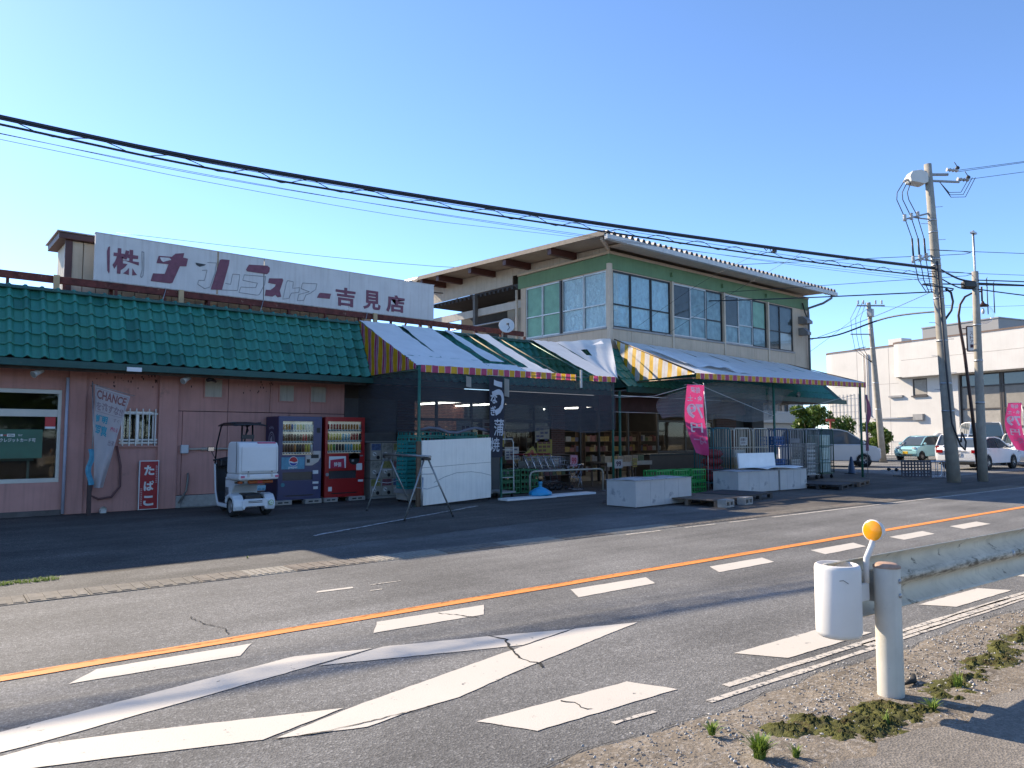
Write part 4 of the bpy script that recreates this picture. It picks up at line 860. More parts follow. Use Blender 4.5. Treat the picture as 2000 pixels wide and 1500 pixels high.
# ================= things in front of the shop =================
# ---- vending machines ----
CANS = [M('can_'+n, c, .35, .2, var=.1) for n,c in (('red',(.42,.03,.03)),('blue',(.03,.10,.35)),('green',(.08,.25,.06)),('yellow',(.55,.42,.05)),('white',(.6,.6,.58)),('brown',(.12,.05,.03)),('orange',(.5,.18,.03)),('black',(.03,.03,.03)),('cyan',(.1,.35,.45)))]
def can_mesh(mi, h, r):
    mb = MB(); mb.lathe([(0,0),(r,.002),(r,h*.82),(r*.8,h*.9),(r*.75,h),(0,h)],(0,0,0),8); return mb.mesh('can', CANS[mi])
CANM = {(i,k): can_mesh(i,h,r) for i in range(len(CANS)) for k,(h,r) in enumerate(((.125,.026),(.155,.03),(.18,.031)))}
def vending(name, label, x, y, body, side, wdt, pal, redstyle):
    v = thing(name, label, 'vending machine', (x,y,.1), 0, 'drink vending machines'); H = 1.83; D = .74; W = wdt
    bm = M(body[0], body[1], .28, 0, var=.1, spec=.6); sm_ = M(side[0], side[1], .35, var=.15)
    mb = MB(); mb.box(0,W,.075,D,.02,H); mb.build('cabinet', sm_, v, .015)
    x0,x1,z0,z1 = .09*W,.80*W,.98,1.72
    if redstyle: x0,x1,z0,z1 = .06*W,.92*W,1.0,1.73
    mb = MB(); wall_holes(mb,0,W,.0,H,[(x0,x1,z0,z1),(.10*W,.80*W,.42,.60)],.055,lambda a,d,z:(a,d,z)); mb.quad((0,0,0),(0,0,H),(0,.072,H),(0,.072,0)); mb.quad((W,0,0),(W,.072,0),(W,.072,H),(W,0,H)); mb.quad((0,0,H),(W,0,H),(W,.072,H),(0,.072,H)); mb.quad((0,0,0),(0,.072,0),(W,.072,0),(W,0,0))
    dr = mb.build('door', bm, v)
    mb = MB(); mb.quad((x0,.056,z0),(x1,.056,z0),(x1,.056,z1),(x0,.056,z1)); disp = mb.build('display', M('display_back_'+name, (.30,.42,.48) if redstyle else (.5,.5,.46), .6, emit=((.75,.9,1.0) if redstyle else (1,.97,.9), .10)), v)
    rows = 3; rh = (z1-z0)/rows
    for r in range(rows):
        zb = z0+rh*r+.065
        mb = MB(); mb.box(x0+.004,x1-.004,.006,.05,zb-.05,zb-.008); sh = mb.build('shelf', NOTE, disp)
        n = 11 if not redstyle else 12; k = (2,1,0)[r] if not redstyle else (1,1,0)[r]
        for i in range(n):
            mi = pal[r][min(len(pal[r])-1, i*len(pal[r])//n)]
            part('can', CANM[(mi,k)], disp, (x0+.03+(x1-x0-.06)*i/(n-1), .028, zb-.007))
        mb = MB()
        for i in range(n): u = x0+.03+(x1-x0-.06)*i/(n-1); mb.box(u-.013,u+.013,.001,.005,zb-.042,zb-.022)
        mb.build('buttons', BLACK, sh)
    mb = MB(); mb.box(x0,x1,.001,.004,z0,z1); mb.build('window', GLASS, disp)
    mb = MB(); mb.box(.10*W,.80*W,.03,.05,.42,.60); fl = mb.build('dispense_flap', M('flap_smoke', (.055,.055,.06), .25), v)
    mb = MB()
    for u in (.0,): mb.prism([(.12*W,.1),(.85*W,.1),(.78*W,.075),(.2*W,.075)], lambda a,b,w:(a,w,b), -.006,-.001)
    mb.build('kick_groove', BLACK, v, fix=True)
    return v, dr, (x0,x1,z0,z1)
vb, dr, bx_ = vending('drink_vending_machine','dark blue drink vending machine beside the white delivery trike',6.44,15.6,('vend_blue',(.014,.028,.115)),('vend_navy',(.012,.012,.06)),1.0,[(5,5,6,7,5,3,4),(5,5,5,7,5,0,5,7),(6,6,1,8,3,2,4,4,4)],False)
POST = M('poster_blue', (.09,.30,.42), .4, var=.3, scale=5)
mb = MB(); mb.box(.07,.60,-.006,-.001,.67,.93); ps = mb.build('poster', POST, vb)
def disc(mb, cx, cz, r, y0, y1, a0=0, a1=360, n=24):
    pts = [(cx+r*math.cos(R(a0+(a1-a0)*i/n)), cz+r*math.sin(R(a0+(a1-a0)*i/n))) for i in range(n if a1-a0==360 else n+1)]; mb.prism(pts, lambda a,b,w:(a,w,b), y0, y1)
mb = MB(); disc(mb,.34,.84,.105,-.010,-.0065); mb.build('emblem_disc', NOTE, ps, fix=True)
mb = MB(); mb.prism([(.34+.095*math.cos(R(a)),.84+.095*math.sin(R(a))) for a in range(0,181,12)]+[(.28,.845),(.36,.815),(.42,.835)], lambda a,b,w:(a,w,b), -.013,-.0105); mb.build('emblem_top', REDP, ps, fix=True)
mb = MB(); mb.prism([(.34+.095*math.cos(R(a)),.84+.095*math.sin(R(a))) for a in range(195,346,12)]+[(.40,.80),(.33,.795)], lambda a,b,w:(a,w,b), -.013,-.0105); mb.build('emblem_bottom', M('emblem_blue',(.02,.06,.3),.4), ps, fix=True)
text_xz('pepsi',.02,.23,.43,.672,.735,-.009,NOTE,ps)
PANM = M('panel_silver', (.35,.35,.36), .35, .5)
mb = MB(); mb.prism([(.62,.74),(.78,.74),(.92,.82),(.98,.92),(.98,1.06),(.80,1.06),(.80,.97),(.62,.97)], lambda a,b,w:(a,w,b), -.012,-.001); cp = mb.build('control_panel', PANM, vb, fix=True)
mb = MB(); mb.box(.65,.72,-.02,-.0125,.80,.88); mb.build('coin_slot', BLACK, cp); mb = MB(); mb.box(.75,.93,-.018,-.0125,.90,.98); mb.build('note_slot', BLACK, cp); mb = MB(); mb.box(.88,.96,-.006,-.001,1.47,1.58); mb.build('indicator', BLACK, cp)
for a,b,c,d in ((.80,.93,.55,.63),(.80,.94,.33,.38),(.82,.93,.21,.27)): mb = MB(); mb.box(a,b,-.004,-.001,c,d); mb.build('sticker', NOTE, vb)
mb = MB(); disc(mb,.11,.33,.045,-.005,-.001); mb.build('sticker', M('sticker_teal',(.03,.2,.25),.4), vb, fix=True)
# round emblem on the left flank
RING = M('emblem_pale', (.4,.4,.48), .5)
mb = MB()
for r0,r1 in ((.19,.215),(.145,.155)):
    n=28
    for i in range(n):
        a,b = 2*math.pi*i/n,2*math.pi*(i+1)/n; q = lambda r,t:(-.003,.40+r*math.cos(t)*.8,1.28+r*math.sin(t)); mb.quad(q(r0,a),q(r0,b),q(r1,b),q(r1,a))
em = mb.build('flank_emblem', RING, vb)
put_text('POKKA',.01,lambda u,v:(-.004,.54-.28*u,1.53+.055*v+.03*math.sin(math.pi*u)),RING,em)
mb = MB(); mb.add([(-.004,.40+.1*math.cos(a)*k*.8,1.28+.12*math.sin(a)*k) for a,k in ((.3,1),(1.2,.8),(2.0,1.1),(2.8,.6),(3.6,1),(4.4,.7),(5.2,1.1),(5.9,.5))],[tuple(range(8))]); mb.build('emblem_figure', RING, em)
vr, dr2, bx2 = vending('drink_vending_machine','bright red drink vending machine next to the capsule toy dispensers',7.54,15.62,('vend_red',(.36,.014,.016)),('vend_dark_red',(.16,.008,.01)),1.0,[(3,2,7,7,8,8,3,3),(3,3,3,8,8,0,0,7),(0,0,0,6,6,6,6,4)],True)
mb = MB(); mb.box(.10,.52,-.006,-.001,.66,.93); ps = mb.build('poster', NOTE, vr); mb = MB(); mb.prism([(.13,.66),(.49,.66),(.47,.88),(.13,.85)], lambda a,b,w:(a,w,b), -.009,-.0065); mb.build('poster_field', M('poster_red',(.4,.02,.06),.5), ps, fix=True)
text_xz('特価',.02,.22,.40,.69,.80,-.010,NOTE,ps)
mb = MB(); disc(mb,.73,.87,.14,-.014,-.001); mb.box(.59,.87,-.014,-.001,.87,1.0); cp = mb.build('control_panel', BLACK, vr, fix=True)
mb = MB(); mb.box(.66,.72,-.02,-.0145,.80,.85); mb.build('coin_slot', STEEL, cp); mb = MB(); mb.box(.88,.96,-.006,-.001,.92,.95); mb.build('note_slot', STEEL, cp)
for a,b,c,d in ((.79,.94,.60,.76),(.84,.97,.33,.38),(.09,.18,.14,.24)): mb = MB(); mb.box(a,b,-.004,-.001,c,d); mb.build('sticker', NOTE, vr)
mb = MB(); disc(mb,.06,.52,.04,-.005,-.001); mb.build('sticker', M('sticker_grey',(.3,.3,.3),.4), vr, fix=True)
# concrete blocks under them
def cblock(x,y,label,L=.39,rz=0):
    o = MB(); o.box(-L/2,L/2,-.095,.095,0,.099); b = o.build('concrete_block', CONC, None, .006, loc=(x,y,0)); b.rotation_euler.z = rz
    mb = MB(); mb.box(-L*.3,-L*.05,-.0975,-.0955,.035,.065); mb.box(L*.05,L*.3,-.0975,-.0955,.035,.065); mb.build('core_hole', DARK, b)
    return tag(b, label, 'block', 'concrete blocks under the vending machines')
cblock(6.55,15.64,'concrete block under the left front corner of the blue vending machine'); cblock(7.24,15.62,'concrete block under the right front corner of the blue vending machine'); cblock(7.68,15.66,'concrete block under the left front corner of the red vending machine',.34); cblock(8.36,15.7,'concrete block under the right front corner of the red vending machine',.42)
# ---- capsule toy dispensers ----
CB = M('dispenser_beige', (.40,.37,.32), .5, var=.15); CWN = [M('capsule_window_%d'%i, c, .3, var=.6, scale=22) for i,c in enumerate(((.3,.28,.1),(.25,.1,.12),(.12,.16,.28),(.35,.33,.28)))]
def capsule(x,y,z,i,label):
    t = thing('capsule_toy_dispenser', label, 'dispenser', (x,y,z), 0, 'capsule toy dispensers'); w,h = .30,.42
    mb = MB(); mb.box(0,w-.008,0,.35,0,h-.006); mb.build('case', CB, t, .008)
    mb = MB(); mb.box(.02,w-.028,-.006,-.001,.24,.40); mb.build('window', CWN[i%4], t)
    mb = MB(); disc(mb,.10,.15,.05,-.012,-.001,n=14); mb.build('coin_dial', NOTE, t, fix=True); mb = MB(); mb.obox((.10,-.017,.15),.07,.008,.016,(0,.6,0)); mb.build('handle', BLACK, t)
    mb = MB(); disc(mb,.20,.07,.045,-.004,-.001,n=14); mb.build('chute', BLACK, t, fix=True)
k = 0
for r,rn in enumerate(('bottom','middle','top')):
    for c,cn in enumerate(('left','middle','right')):
        if r < 3 and not (r==2 and c==2 and False): capsule(8.78+c*.305,15.75,.06+r*.425,k,'capsule toy dispenser, %s row, %s column of the rack beside the red vending machine'%(rn,cn)); k += 1
mb = MB(); mb.box(8.75,9.72,15.72,16.15,0,.055); tag(mb.build('rack_base', M('base_grey',(.3,.29,.27),.7)), 'low grey base carrying the stacked capsule toy dispensers', 'base')
mb = MB(); mb.box(8.72,9.72,15.9,16.1,1.345,1.37); tag(mb.build('shelf_board', M('base_grey',(.3,.29,.27))), 'thin board lying on top of the capsule toy dispensers', 'board')
# ---- tobacco sign ----
tob = thing('tobacco_sign', 'upright red enamel sign with white hiragana leaning on the pink wall', 'sign', (3.84,16.28,0)); RS = M('enamel_red', (.34,.012,.02), .4, var=.15, spots=(9,.68,(.2,.1,.1),.6)); CRW = M('enamel_white', (.66,.65,.62), .4, var=.05)
mb = MB(); mb.box(-.006,.366,0,.018,.01,1.0); mb.build('board', CRW, tob, .004); mb = MB(); mb.box(.012,.348,-.005,-.001,.028,.982); mb.build('field', RS, tob)
for ch,z_ in (('た',.70),('ば',.39),('こ',.09)): text_xz(ch,.04,.085,.275,z_,z_+.20,-.009,CRW,tob)
for x_ in (.025,.30):
    for i in range(10): text_xz('広告',.01,x_,x_+.035,.42-i*.036+(.45 if x_>.1 else .0),.445-i*.036+(.45 if x_>.1 else 0),-.008,CRW,tob)
mb = MB(); mb.tube([(.0,.03,0),(.0,.06,.98)],.008,6); mb.tube([(.36,.03,0),(.36,.06,.98)],.008,6); mb.build('stand', STEEL, tob)
# ---- CHANCE flag on its post ----
fl = thing('white_flag', 'tattered white advertising flag reading CHANCE on a brown post', 'flag', (2.90,15.95,0)); FC = M('flag_white', (.55,.50,.49), .7, var=.12, trans=.3)
mb = MB(); mb.box(-.035,.035,-.035,.035,0,.66); mb.build('post', M('post_brown',(.06,.03,.027),.6,var=.3), fl); mb = MB(); mb.tube([(0,0,.6),(.03,0,1.6),(-.02,0,2.52)],.011,8); mb.tube([(-.02,0,2.49),(.72,-.03,2.28)],.007,6); mb.build('pole', STEEL, fl)
def fg(u,v):     # flag gathers towards its foot
    w = .62*(1-.72*v) ; return (.02+w*u*(1-.1*v)+.0*v+.06*v*v, -.03-.05*math.sin(u*6+v*5)*v-.02*math.sin(v*11), 2.46-.19*u*(1-v)-1.95*v)
mb = MB(); mb.grid(fg, 16, 40); mb.build('cloth', FC, fl)
mb = MB(); mb.grid(lambda u,v:(-.06+.10*u+.03*math.sin(v*8), -.045-.02*math.sin(u*5), 1.25-.68*v), 4, 14); mb.build('twisted_tail', M('flag_blue',(.10,.36,.5),.7,var=.3,scale=9,trans=.2), fl)
def flag_text(t, b, u0,u1,v0,v1, mat): 
    def f(u,v): p = fg(u0+(u1-u0)*u, v1+(v0-v1)*v); return (p[0],p[1]-.006,p[2])
    put_text(t,b,f,mat,fl,'print')
RUSTP = M('faded_red_print',(.27,.10,.09),.7,var=.2); GREYP = M('faded_grey_print',(.30,.22,.23),.7); BLUP = M('print_blue',(.04,.28,.36),.6,var=.2); PKP = M('print_pink',(.45,.1,.15),.6)
flag_text('CHANCE',.03,.06,.93,.03,.12,RUSTP); flag_text('を逃すな!!',.03,.05,.92,.145,.235,GREYP); flag_text('証明',.04,.06,.52,.26,.42,BLUP) if False else None
flag_text('ｱ' if False else '証明',.04,.06,.50,.27,.35,BLUP); flag_text('写真',.04,.06,.55,.37,.48,BLUP); flag_text('すぐ',.01,.70,.92,.27,.31,GREYP); flag_text('撮れる',.02,.66,.95,.36,.41,PKP); flag_text('出来',.01,.66,.95,.50,.56,GREYP)
mb = MB()
for (a,b),(c,d) in (((.03,.02),(.96,.02)),((.03,.245),(.94,.245)),((.03,.02),(.03,.245)),((.96,.02),(.94,.245))):
    n = 14
    for i in range(n):
        p,q = fg(a+(c-a)*i/n,b+(d-b)*i/n), fg(a+(c-a)*(i+1)/n,b+(d-b)*(i+1)/n); mb.bar((p[0],p[1]-.006,p[2]),(q[0],q[1]-.006,q[2]),.004,.007)
mb.build('print_border', GREYP, fl)
hose = MB(); hose.tube([(3.02,16.33,.62),(2.98,16.3,.35),(3.12,16.28,.27),(3.35,16.3,.3),(3.5,16.32,.5),(3.5,16.33,.9),(3.42,16.34,1.3)],.022,8); tag(hose.build('hose', M('hose_brown',(.14,.055,.05),.5)), 'reddish brown hose looping on the pink wall behind the white flag', 'hose')
mb = MB(); mb.lathe([(0,.05),(.05,.05),(.062,.03),(.062,0)],(3.2,16.22,0.06),16,0,'y'); mb.box(3.15,3.25,16.2,16.33,0,.05); tag(mb.build('floor_lamp', SPOT), 'small white round lamp on the ground by the tobacco sign', 'lamp')
# ---- delivery trike, facing the wall ----
tk = thing('delivery_trike', 'white canopied three-wheeled delivery scooter with a large rear box', 'trike', (5.22,13.95,0)); TW = M('trike_white',(.66,.67,.68),.3,var=.06); TB = M('trike_box_white',(.70,.68,.66),.4,var=.05,spots=(8,.7,(.45,.45,.45),.4)); TBK = M('trike_black',(.014,.014,.016),.4)
def wheel(parent, x, y, r, w, rim=ALU, ax='x', name='wheel'):
    mb = MB(); mb.lathe([(r*.62,-w/2),(r*.93,-w/2),(r,-w*.3),(r,w*.3),(r*.93,w/2),(r*.62,w/2)],(0,0,0),24,0,'x'); t = mb.build(name, RUBBER, parent, loc=(x,y,r), fix=True)
    mb = MB(); mb.lathe([(0,-w*.36),(r*.25,-w*.4),(r*.3,-w*.28),(r*.55,-w*.30),(r*.63,-w*.46),(r*.63,w*.46),(r*.55,w*.3),(r*.3,w*.28),(r*.25,w*.4),(0,w*.36)],(0,0,0),24,0,'x'); mb.build('rim', rim, t, fix=True); return t
wheel(tk,-.31,0,.19,.12); wheel(tk,.31,0,.19,.12); wheel(tk,-.02,1.32,.2,.11)
# rear mudguard / bumper unit
mb = MB()
def sec(y, x0, x1, z0, z1): return [(x0,y,z0),(x1,y,z0),(x1,y,z1),(x0,y,z1)]
def mudg(s):
    pr = [(-.24,.12),(-.27,.2),(-.25,.32),(-.16,.405),(0,.425),(.14,.40),(.23,.32),(.24,.24),(.17,.24),(.12,.33),(0,.36),(-.12,.33),(-.19,.24),(-.2,.12)]
    m_ = MB(); m_.prism(pr, lambda u,v,w:(w,u,v), s*.39, s*.2); return m_
for s_ in (-1,1): mudg(s_).build('mudguard', TW, tk, .02, fix=True)
mb = MB(); mb.prism([(-.24,.17),(-.2,.13),(-.17,.19),(.17,.19),(.2,.13),(.24,.17),(.24,.3),(.18,.33),(-.18,.33),(-.24,.3)], lambda u,v,w:(u,w,v), -.285,-.2); bp = mb.build('rear_bumper', TW, tk, .015, fix=True)
for z_ in (.285,.26): mb = MB(); mb.box(-.13,.13,-.29,-.2855,z_,z_+.012); mb.build('slot', BLACK, bp)
mb = MB(); disc(mb,.30,.25,.05,-.292,-.2865,n=18); em = mb.build('round_sticker', M('sticker_green',(.25,.4,.1),.5), tk, fix=True); mb = MB(); disc(mb,.30,.25,.038,-.295,-.2925,n=18); mb.build('sticker_inner', NOTE, em, fix=True); text_xz('Jp',.03,.278,.322,.228,.272,-.297,MATS['sticker_green'],em)
# swing unit, body tail, floor, front shield
mb = MB(); mb.box(-.16,.16,-.19,.2,.2,.42); mb.build('engine', TBK, tk, .03)
mb = MB(); mb.prism([(-.22,.62),(-.24,.70),(.62,.72),(.62,.30),(.5,.18),(.36,.18),(.30,.42),(.16,.56)], lambda u,v,w:(w,u,v), -.26,.26); mb.build('tail_body', TW, tk, .03, fix=True)
mb = MB(); mb.prism([(.3,.12),(.36,.2),(1.0,.2),(1.14,.40),(1.22,.95),(1.26,.98),(1.28,.92),(1.18,.36),(1.03,.12)], lambda u,v,w:(w,u,v), -.27,.27); mb.build('leg_shield', TW, tk, .02, fix=True)
mb = MB(); mb.prism([(.38,.205),(1.0,.205),(1.12,.42),(1.19,.93),(1.15,.94),(1.05,.40),(.95,.225),(.38,.225)], lambda u,v,w:(w,u,v), -.255,.255); mb.build('footwell', TBK, tk, fix=True)
mb = MB(); mb.box(-.24,.24,.98,1.22,.88,1.05); mb.build('dash', TBK, tk, .04)
mb = MB(); mb.box(-.2,.2,.22,.72,.72,.82); mb.build('seat', TBK, tk, .04)
mb = MB(); mb.tube([(-.36,1.02,1.02),(-.1,1.1,1.06),(.1,1.1,1.06),(.36,1.02,1.02)],.018,8); mb.build('handlebar', TBK, tk)
for s_ in (-1,1):
    mb = MB(); mb.tube([(s_*.30,1.08,1.04),(s_*.38,1.1,1.2)],.008,6); mb.obox((s_*.40,1.06,1.24),.13,.03,.09,(0,0,s_*.3)); mr = mb.build('mirror', TBK, tk); mb = MB(); mb.obox((s_*.40,1.042,1.24),.105,.002,.07,(0,0,s_*.3)); mb.build('mirror_glass', M('mirror_glass',(.8,.8,.82),.05,1), mr)
# canopy: screen frame, roof, rear stays
for s_ in (-1,1): mb = MB(); mb.tube([(s_*.26,1.22,.95),(s_*.27,1.12,1.3),(s_*.26,.92,1.68),(s_*.25,.80,1.74),(s_*.25,.2,1.75)],.016,8); mb.build('canopy_rail', TBK, tk)
mb = MB(); mb.grid(lambda u,v:(-.25+.5*u, 1.2-.28*v-.06*v*v, .98+.70*v), 8, 8); mb.build('windscreen', glass('clear_screen',(.9,.92,.92),.02,.2), tk)
mb = MB(); mb.grid(lambda u,v:(-.30+.6*u, .98-1.0*v, 1.70+.05*math.sin(math.pi*min(1,v*1.1))-.02*(2*u-1)**2), 8, 8); mb.build('canopy_roof', TBK, tk, solid=.025)
for s_ in (-1,1): mb = MB(); mb.tube([(s_*.10,.22,1.74),(s_*.105,.2,1.3),(s_*.105,.2,.8)],.018,8); mb.build('rear_stay', TBK, tk)
mb = MB(); mb.box(-.12,.12,.17,.22,1.44,1.52); mb.tube([(0,.3,1.72),(.02,.22,1.6),(-.06,.2,1.45)],.012,6); mb.build('stay_bridge', TBK, tk)
# cargo box
mb = MB(); mb.prism([(-.40,.80),(-.43,.84),(-.415,1.30),(-.36,1.375),(-.26,1.39),(.08,1.39),(.16,1.36),(.20,1.28),(.22,.84),(.2,.80)], lambda u,v,w:(w,u,v), -.37,.37); cb = mb.build('cargo_box', TB, tk, .055, fix=True)
mb = MB(); mb.box(-.375,.375,-.445,.23,.69,.80); mb.build('box_base', TB, tk, .03)
mb = MB(); mb.tube([(-.375,-.29,.81),(-.375,-.30,1.2),(-.37,-.27,1.385)],.005,5); mb.box(-.33,.33,-.436,-.432,.80,.806); mb.build('lid_seam', BLACK, cb)
for x_ in (-.2,.24): mb = MB(); mb.box(x_-.02,x_+.02,-.452,-.434,.74,.80); mb.build('latch', STEEL, cb); 
for x_ in (-.2,.24): mb = MB(); mb.box(x_-.012,x_+.012,-.44,-.434,.83,.85); mb.build('bolt', BLACK, cb)
mb = MB(); mb.box(-.02,.33,-.38,-.34,1.352,1.385); mb.build('top_reflector', M('reflector_pink',(.5,.1,.18),.4), cb, .01)
for x_ in (-.34,.30): mb = MB(); mb.box(x_,x_+.07,-.452,-.446,.73,.77); mb.build('reflector', MATS['reflector_pink'], cb)
AMB = M('lamp_amber',(.35,.07,.01),.25); mb = MB(); mb.box(-.14,.28,-.30,-.22,.61,.675); lb = mb.build('tail_lamp', AMB, tk, .02); mb = MB(); mb.box(.03,.12,-.306,-.3005,.615,.67); mb.build('stop_lens', REDP, lb)
mb = MB(); mb.obox((.12,-.25,.525),.16,.008,.10,(.2,0,0)); pl = mb.build('number_plate', M('plate_blue',(.22,.42,.55),.4,var=.05), tk, .004)
put_text('47-81',.02,lambda u,v:(.055+.13*u,-.262+.009*v,.485+.05*v),M('plate_ink',(.03,.12,.2),.5),pl); mb = MB(); mb.box(-.36,-.2,-.24,-.18,.62,.66); mb.build('grab_latch', TBK, tk)
mb = MB(); mb.prism([(1.08,.40),(1.16,.46),(1.34,.47),(1.5,.40),(1.54,.30),(1.50,.29),(1.44,.37),(1.32,.42),(1.18,.41),(1.1,.36)], lambda u,v,w:(w,u,v), -.09,.05); mb.build('front_mudguard', TW, tk, .012, fix=True)
for s_ in (-1,1): mb = MB(); mb.obox((s_*.29,-.27,.64),.07,.06,.05); mb.build('indicator', AMB, tk, .012)
for i in range(4): mb = MB(); mb.box(-.2636,-.2605,.42+i*.05,.45+i*.05,.34,.52); mb.build('side_vent', TBK, tk)
mb = MB(); mb.tube([(-.2625,-.2,.66),(-.2625,.3,.665),(-.2625,.6,.66)],.004,4); mb.build('panel_seam', TBK, tk)
mb = MB(); mb.box(-.33,.33,-.4375,-.4335,.845,.85); mb.box(-.33,-.325,-.4375,-.4335,.85,1.3); mb.box(.325,.33,-.4375,-.4335,.85,1.3); mb.build('door_recess', M('recess_grey',(.4,.4,.4),.6), cb)
mb = MB(); mb.tube([(-.12,1.1,1.05),(-.16,1.02,.92),(-.1,1.0,.75)],.008,5); mb.tube([(.12,1.1,1.05),(.15,1.02,.92),(.1,1.0,.75)],.008,5); mb.build('control_cable', TBK, tk)
# ---- white board, props, crates behind it ----
bd = thing('white_board', 'large scuffed white board propped against the green awning post', 'board', (8.66,13.36,0)); BW = M('board_white',(.82,.77,.69),.5,var=.06,streak=.15,spots=(9,.69,(.25,.24,.23),.7))
mb = MB(); mb.prism([(0,.02),(1.86,.10),(1.86,1.46),(0,1.40)], lambda u,v,w:(u,w+.0*v,v), -.045, 0); mb.build('sheet', BW, bd, .003, fix=True)
mb = MB()
for pl_ in ([(.0,.82),(.6,.845),(1.2,.875),(1.86,.90)],[(.30,.50),(.55,.60),(.9,.69),(1.3,.70),(1.6,.66),(1.86,.60)]): mb.tube([(a,-.0465,b) for a,b in pl_],.004,5)
mb.build('scratch', M('scratch_dark',(.12,.12,.12),.7), bd)
mb = MB(); mb.box(-.10,-.01,.0,.05,0,1.38); mb.build('timber_edge', M('timber_brown',(.16,.10,.06),.8), bd); mb = MB(); mb.tube([(-.02,-.07,0),(-.0,-.07,.62)],.018,8); mb.build('prop', STEEL, bd)
TEAL = M('crate_teal',(.016,.28,.26),.45,var=.15,rnd=.12); GRC = M('crate_green',(.02,.26,.05),.45,var=.12); DGC = M('crate_dark_green',(.012,.12,.035),.5,var=.2); BLC = M('crate_blue',(.02,.10,.30),.45,var=.2)
def crate_mesh(w,d,h,mat,flat=False,t=.012):
    mb = MB(); mb.box(0,w,0,d,0,t)
    for y0,y1 in ((0,t),(d-t,d)):
        mb.box(0,w,y0,y1,h-.03,h); mb.box(0,w,y0,y1,t,.035)
        n = max(3,int(w/.1))
        for i in range(n+1): x_ = (w-.025)*i/n; mb.box(x_,x_+.025,y0+.001,y1-.001,.035,h-.03)
        if h > .2: mb.box(.02,w-.02,y0+.002,y1-.002,h*.45,h*.55)
    for x0,x1 in ((0,t),(w-t,w)):
        mb.box(x0,x1,t,d-t,h-.03,h); mb.box(x0,x1,t,d-t,t,.035)
        n = max(3,int(d/.1))
        for i in range(n+1): y_ = t+(d-2*t-.02)*i/n; mb.box(x0+.001,x1-.001,y_,y_+.02,.035,h-.03)
        if h > .2: mb.box(x0+.002,x1-.002,t,d-t,h*.45,h*.55)
    return mb.mesh('crate', mat)
def crate(me, x,y,z,label,group,rz=0,name='crate'):
    o = bpy.data.objects.new(name, me); COL.objects.link(o); o.location = (x,y,z); o.rotation_euler.z = rz; return tag(o,label,'crate',group)
tcm = crate_mesh(.62,.42,.095,TEAL); ordn = ['lowest','second','third','fourth','fifth','sixth','seventh','eighth','ninth','tenth','eleventh']
for sx,sn in ((8.9,'left-hand'),(9.56,'right-hand')):
    for i in range(11): crate(tcm, sx+random.uniform(-.012,.012), 14.35+random.uniform(-.012,.012), .30+i*.096, 'flat teal crate, %s of the %s stack behind the white board'%(ordn[i],sn), 'teal crates behind the white board')
tcl = crate_mesh(.95,.5,.12,TEAL)
for i,(x_,z_) in enumerate(((8.9,1.36),(9.9,1.34),(8.92,1.485),(9.88,1.465))): crate(tcl, x_,14.25,z_,'wide teal tray %s the teal crate stacks, %s one'%(('lying directly on','lying directly on','topmost above','topmost above')[i],('left','right','left','right')[i]),'wide teal trays')
dol = thing('crate_dolly','grey wheeled dolly under the teal crate stacks','dolly',(8.88,14.3,0)); mb = MB(); mb.box(0,1.35,0,.55,.2,.295); mb.build('deck', M('dolly_grey',(.28,.27,.26),.6), dol); mb = MB(); mb.box(.05,.65,.03,.5,.05,.2); mb.build('bin', M('bin_beige',(.36,.33,.28),.6), dol)
for x_,y_ in ((.1,.08),(1.25,.08),(.1,.47),(1.25,.47)): mb = MB(); mb.lathe([(0,-.02),(.05,-.02),(.05,.02),(0,.02)],(x_,y_,.05),12,0,'y'); mb.box(x_-.015,x_+.015,y_-.03,y_+.03,.05,.2); mb.build('castor', BLACK, dol)
gcm = crate_mesh(.72,.45,.17,M('crate_mid_green',(.03,.22,.08),.5)); crate(gcm,11.0-.05,14.5,1.36,'mid green mesh crate on top of the dark cabinet beside the eel banner',None)
mb = MB(); mb.box(10.9,11.7,14.45,15.0,0,1.355); tag(mb.build('dark_cabinet', M('cabinet_dark',(.05,.05,.05),.6), None, .01), 'dark cabinet behind the eel banner carrying a green crate', 'cabinet')
# ---- folding sawhorses with a pipe across ----
sw = thing('pipe_trestle','two folding metal trestles with a pipe laid across their tops','trestle',(7.7,12.4,0)); TRM = M('trestle_steel',(.30,.30,.29),.4,.7,var=.3,scale=14,spots=(20,.62,(.22,.12,.07),.6))
for yy,xc in ((-.95,-.17),(1.0,.15)):
    for s_ in (-1,1):
        mb = MB(); mb.tube([(xc+s_*.05,yy,1.06),(xc+s_*.52,yy-.12,.02)],.017,8); leg = mb.build('leg', TRM, sw)
        mb = MB(); mb.tube([(xc+s_*.515,yy-.119,.03),(xc+s_*.528,yy-.122,0)],.021,8); mb.build('rubber_foot', BLACK, leg)
    mb = MB(); mb.tube([(xc-.17,yy-.02,.80),(xc+.17,yy-.02,.80)],.008,6); mb.tube([(xc-.26,yy-.04,.57),(xc,yy-.04,.53),(xc+.26,yy-.04,.58)],.007,6); mb.build('chain', STEEL, sw)
    mb = MB(); mb.box(xc-.08,xc+.08,yy-.04,yy+.04,1.05,1.10); mb.build('head', BLACK, sw)
mb = MB(); mb.tube([(-.19,-1.12,1.12),(.17,1.18,1.12)],.024,10); mb.build('pipe', TRM, sw)
